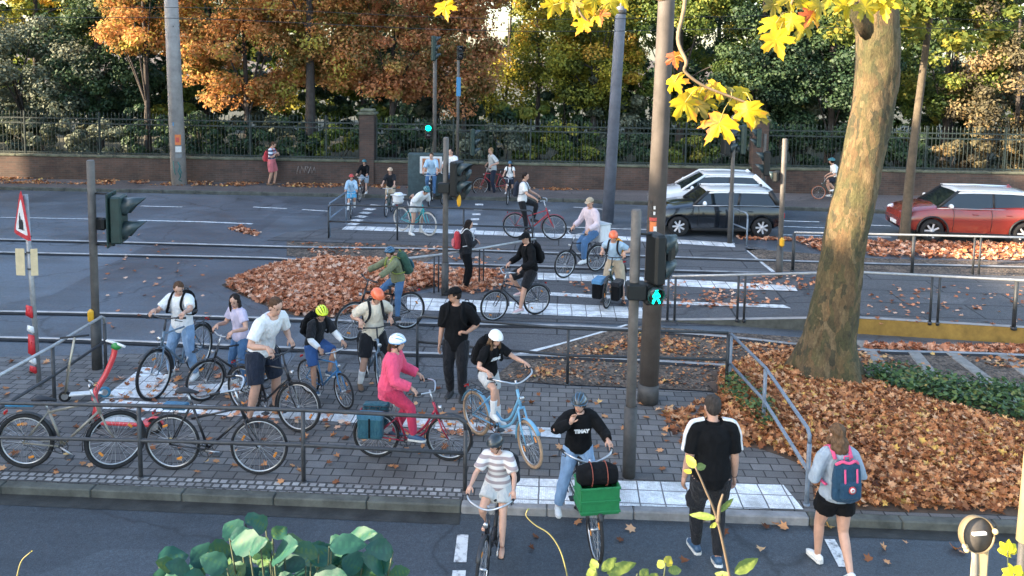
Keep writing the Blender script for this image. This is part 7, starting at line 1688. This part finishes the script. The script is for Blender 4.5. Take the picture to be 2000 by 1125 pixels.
# ------------------------------------------------------------------ in front of the balcony
SHB = leafmat('balcony_shrub_leaf', [(0.0,(0.010,0.055,0.042)),(0.4,(0.018,0.085,0.055)),(0.7,(0.040,0.095,0.03)),(1.0,(0.075,0.13,0.03))], 0.08, 0.55, 0.2, 60)
STEMM = M('green_stem', (0.05,0.065,0.03), 0.7, 0.3, 30)
def roundleaf(k, base, tip, up, wd, cup=0.12):
    """one oval leaf with a midrib fold, as real curved surface"""
    b_, t_ = V(base), V(tip); d = t_-b_; n = V(up); n = (n-d*(n.dot(d)/d.dot(d))).normalized(); s_ = d.normalized().cross(n); ln = d.length
    vs = []; nu, nv = 12, 7
    for i in range(nu+1):
        u = i/nu; w_ = wd*math.sin(PI*min(1,max(0.02,u**0.8)))**0.75 if 0 < i < nu else wd*0.04
        for j in range(nv):
            v_ = -1+2*j/(nv-1); vs.append(b_+d*u+s_*(v_*w_*(1+0.06*math.sin(23*u)))+n*(cup*w_*abs(v_)**1.4-0.16*ln*u*u+0.018*ln*math.sin(9*u+v_*3)+0.012*ln*abs(math.sin(14*u))*abs(v_)))
    k.add(vs, [(i*nv+j,i*nv+j+1,(i+1)*nv+j+1,(i+1)*nv+j) for i in range(nu) for j in range(nv-1)], 0, True)
def plant(name, label, cat, origin, twigs, leaves, mat, sm=None, sr=0.004):
    t = thing(name, label, cat, origin, 0, 'balcony plants'); k = MB()
    for i_, tw in enumerate(twigs):
        a_, b_ = tw[0], tw[1]
        if (b_-a_).length > 0.2: tw = [a_, a_.lerp(b_,0.45), a_.lerp(b_,0.75), a_.lerp(b_,0.9), a_.lerp(b_,0.97)]+tw[2:]
        k.tube(spline([p-origin for p in tw],5), [sr*(1-0.6*i/(5*(len(tw)-1))) for i in range(5*(len(tw)-1)+1)], 6)
    k.build('stems', sm or STEMM, t); k = MB(); rn = []
    for (b_, tp, up, wd, c) in leaves:
        q = len(k.f); roundleaf(k, b_-origin, tp-origin, up, wd); hf_ = R.uniform(-.1,.1); rn += [min(1,max(0,c+(0.22 if i_%6 in (2,3) and (i_//6)%2 else 0.0)+(hf_ if i_%6 < 3 else -hf_)+R.uniform(-.07,.07))) for i_ in range(len(k.f)-q)]
    o = k.build('leaves', mat, t); a = o.data.attributes.new('rnd','FLOAT','FACE'); a.data.foreach_set('value', np.array(rn, dtype=np.float32)); return t
og = GD(600,1900,1.5)
tw = []; lf = []
cl_ = [((480,1060),.35),((500,1015),.5),((455,1035),.2),((545,1040),.75),((430,1075),.7),((505,1070),.8),((395,1085),.1),((420,1100),.3),((600,1075),.8),((640,1080),.3),((700,1045),.25),((745,1060),.15),((690,1100),.2),((740,1098),.2),((570,1100),.2),((520,1115),.75),((355,1110),.3),((460,1120),.8),((640,1120),.2),((780,1118),.9),((600,1130),.4),((700,1130),.3),((330,1130),.4),((660,1065),.6),((475,1095),.15),((550,1075),.2)]
cl_ = cl_+[((R.uniform(330,800), R.uniform(1085,1150)), R.random()) for _ in range(26)]+[((x+R.uniform(-30,30), y+R.uniform(0,34)), min(1,max(0,c+R.uniform(-.3,.3)))) for (x,y),c in cl_]
for i, ((x,y),c) in enumerate(cl_):
    d = 1.5+R.uniform(-.10,.10); a = R.uniform(0,6.28); r_ = 34+R.uniform(-12,8); sx_ = math.cos(a)*r_; sy_ = abs(math.sin(a))*r_*0.34; sx_ = (1 if sx_ > 0 else -1)*max(abs(sx_), r_*0.55)
    b_ = GD(x-sx_*0.8, y+sy_*0.8+4, d); tp = GD(x+sx_, y-sy_-4, d+R.uniform(-.05,.05))
    lf.append((b_, tp, V((R.uniform(-.7,.7),-0.55+R.uniform(-.3,.3),0.75)), (0.018+R.uniform(-.003,.006))*r_/30, min(1,max(0,c*0.8+R.uniform(-.1,.1)))))
    tw.append([og+V((R.uniform(-.15,.15),0.02,0)), GD((x-sx_*0.8)*0.6+600*0.4, 1400, 1.5), b_])
plant('shrub', 'round-leaved green shrub growing up into the bottom of the picture', 'shrub', og, tw, lf, SHB)
og = GD(1420,1900,1.7); TWL = leafmat('twig_leaf', [(0.0,(0.12,0.18,0.04)),(0.6,(0.24,0.30,0.07)),(1.0,(0.46,0.40,0.05))], 0.4, 0.5)
def tl(x0,y0,x1,y1,d,w_,c): return (GD(x0,y0,d), GD(x1,y1,d+0.02), V((R.uniform(-.3,.3),-0.7,0.6)), w_, c)
plant('twig', 'thin upright twig with a few pale leaves in front of the man in black', 'plant', og,
  [[og, GD(1430,1130,1.7), GD(1402,1020,1.7), GD(1375,950,1.7), GD(1358,912,1.7)], [GD(1402,1020,1.7), GD(1405,990,1.7), GD(1412,965,1.7)]],
  [tl(1358,914,1340,888,1.7,.010,.8), tl(1358,914,1382,908,1.7,.008,.3), tl(1350,925,1335,915,1.7,.007,.9), tl(1398,1012,1345,1003,1.7,.008,.2), tl(1405,1000,1435,972,1.7,.006,.25), tl(1435,1120,1482,1088,1.7,.013,.25), tl(1430,1130,1395,1118,1.7,.009,.4), tl(1400,1020,1385,1035,1.7,.005,.6)], TWL, M('brown_twig',(0.12,0.09,0.06),0.8), 0.0055)
og = GD(1220,1900,1.6)
plant('twig', 'leafy pale green twigs at the bottom edge below the green crate', 'plant', og,
  [[og, GD(1180,1180,1.6), GD(1165,1110,1.6)], [og, GD(1290,1180,1.6), GD(1300,1100,1.6)], [og, GD(1230,1170,1.6), GD(1245,1120,1.6)]],
  [tl(1165,1115,1155,1090,1.6,.010,.4), tl(1175,1115,1205,1088,1.6,.010,.3), tl(1185,1120,1245,1098,1.6,.012,.25), tl(1160,1130,1150,1108,1.6,.012,.5), tl(1295,1110,1285,1092,1.6,.009,.6), tl(1300,1105,1312,1085,1.6,.010,1.0), tl(1305,1115,1335,1112,1.6,.009,.4), tl(1250,1130,1268,1110,1.6,.010,.35), tl(1210,1135,1190,1118,1.6,.012,.4), tl(1270,1140,1285,1118,1.6,.011,.5)], TWL)
og = GD(1120,1900,1.8)
plant('twig', 'bare curved yellowish tendril over the kerb below the white slabs', 'plant', og, [[og, GD(1112,1130,1.8), GD(1098,1085,1.8), GD(1075,1045,1.8), GD(1045,1025,1.8), GD(1028,1008,1.8), GD(1030,996,1.8)]], [tl(1030,998,1034,990,1.8,.002,.6)], TWL, M('yellow_tendril',(0.30,0.26,0.09),0.7), 0.0026)
og = GD(30,1900,1.8)
plant('twig', 'single curved yellow grass blade at the lower left corner', 'plant', og, [[og, GD(30,1130,1.8), GD(40,1100,1.8), GD(60,1078,1.8)]], [tl(58,1080,62,1074,1.8,.002,.9)], TWL, M('yellow_tendril',(0.40,0.32,0.10),0.7), 0.003)
# round fixture with stand, cream post, small yellow flowers
CREAM = M('cream_enamel', (0.50,0.38,0.21), 0.45, 0.15, 12); RIMC = M('rim_dull_cream', (0.20,0.155,0.09), 0.5, 0.3, 20); DISCF = M('disc_face', (0.085,0.075,0.066), 0.7, 0.3, 25)
d0 = 2.4; c_ = GD(1905,1042,d0); t = thing('round_fixture', 'round dark-faced fixture with cream rim and white bar on a cream stand', 'lamp', c_, 0); px2 = d0/F*0.9
m0 = basis(V((0,0,0)), V((1,0.15,0)).normalized(), V((-0.10,-1,0.20)).normalized()); k = MB()
k.lathe([(34*px2,-0.014),(39.5*px2,-0.008),(40.5*px2,0.014),(39.5*px2,0.018),(38*px2,0.012)], m0, 32, caps=False); k.build('rim', RIMC, t); k = MB(); k.lathe([(38.5*px2,-0.006),(38.5*px2,0.010),(0.001,0.012)], m0, 32); k.build('face', DISCF, t)
k = MB(); k.box(m0 @ V((0.0,0.006,0.018)), (0.045,0.010,0.012), m0.to_3x3() @ Matrix.Rotation(0,3,'X'), 0.002); k.build('white_bar', WHITEP, t)
for (x,y) in ((-30,22),(-26,30),(36,-14)): k = MB(); k.ell(V((x*px2,-0.02,-y*px2)), 0.009, None, 10, 8); k.build('clamp_knob', CREAM, t)
k = MB(); k.box(V((28*px2,0.03,-0.28)), (0.045,0.03,0.50), None, 0.008); k.build('stand', CREAM, t)
k = MB(); k.tube([V((8*px2,0.02,-40*px2)), V((14*px2,0.02,-90*px2)), V((22*px2,0.02,-0.55))], 0.010, 8); k.build('stay', M('stay_grey',(0.14,0.14,0.13),0.5,0.2), t)
d1 = 2.6; c_ = GD(1999,1056,d1); t = thing('cream_post', 'sunlit cream post cut off by the right edge of the picture', 'post', c_, 0); k = MB(); k.tube([V((0,0,0)), V((0.022,0,1.1))], 14*d1/F, 18); k.build('shaft', CREAM, t); k = MB(); k.tube([V((0,0,-0.9)), V((0,0,0.004))], 9*d1/F, 14); k.build('spigot', POLED, t); k = MB(); k.ell((0.024,0,1.1), 15*d1/F, None, 14, 8); k.build('cap', CREAM, t)
FLW = leafmat('yellow_flower', [(0.0,(0.42,0.40,0.02)),(1.0,(0.75,0.70,0.03))], 0.35, 0.6); og = GD(1975,1900,2.3)
plant('flower', 'small bright yellow-green flowers beside the cream post', 'flower', og, [[og, GD(1970,1150,2.3), GD(1968,1075,2.3)], [og, GD(1985,1150,2.25), GD(1980,1120,2.25)]],
  [tl(1968,1078,1968+int(22*math.cos(a)),1070+int(18*math.sin(a)),2.3,.012,R.random()) for a in (0,1,2,3,4,5,5.7)]+[tl(1980,1125,1980+int(26*math.cos(a)),1118+int(20*math.sin(a)),2.25,.013,R.random()) for a in (0,0.9,2,2.8,3.6,4.4,5.4)], FLW)
finish_fuse(); cut_wheels()
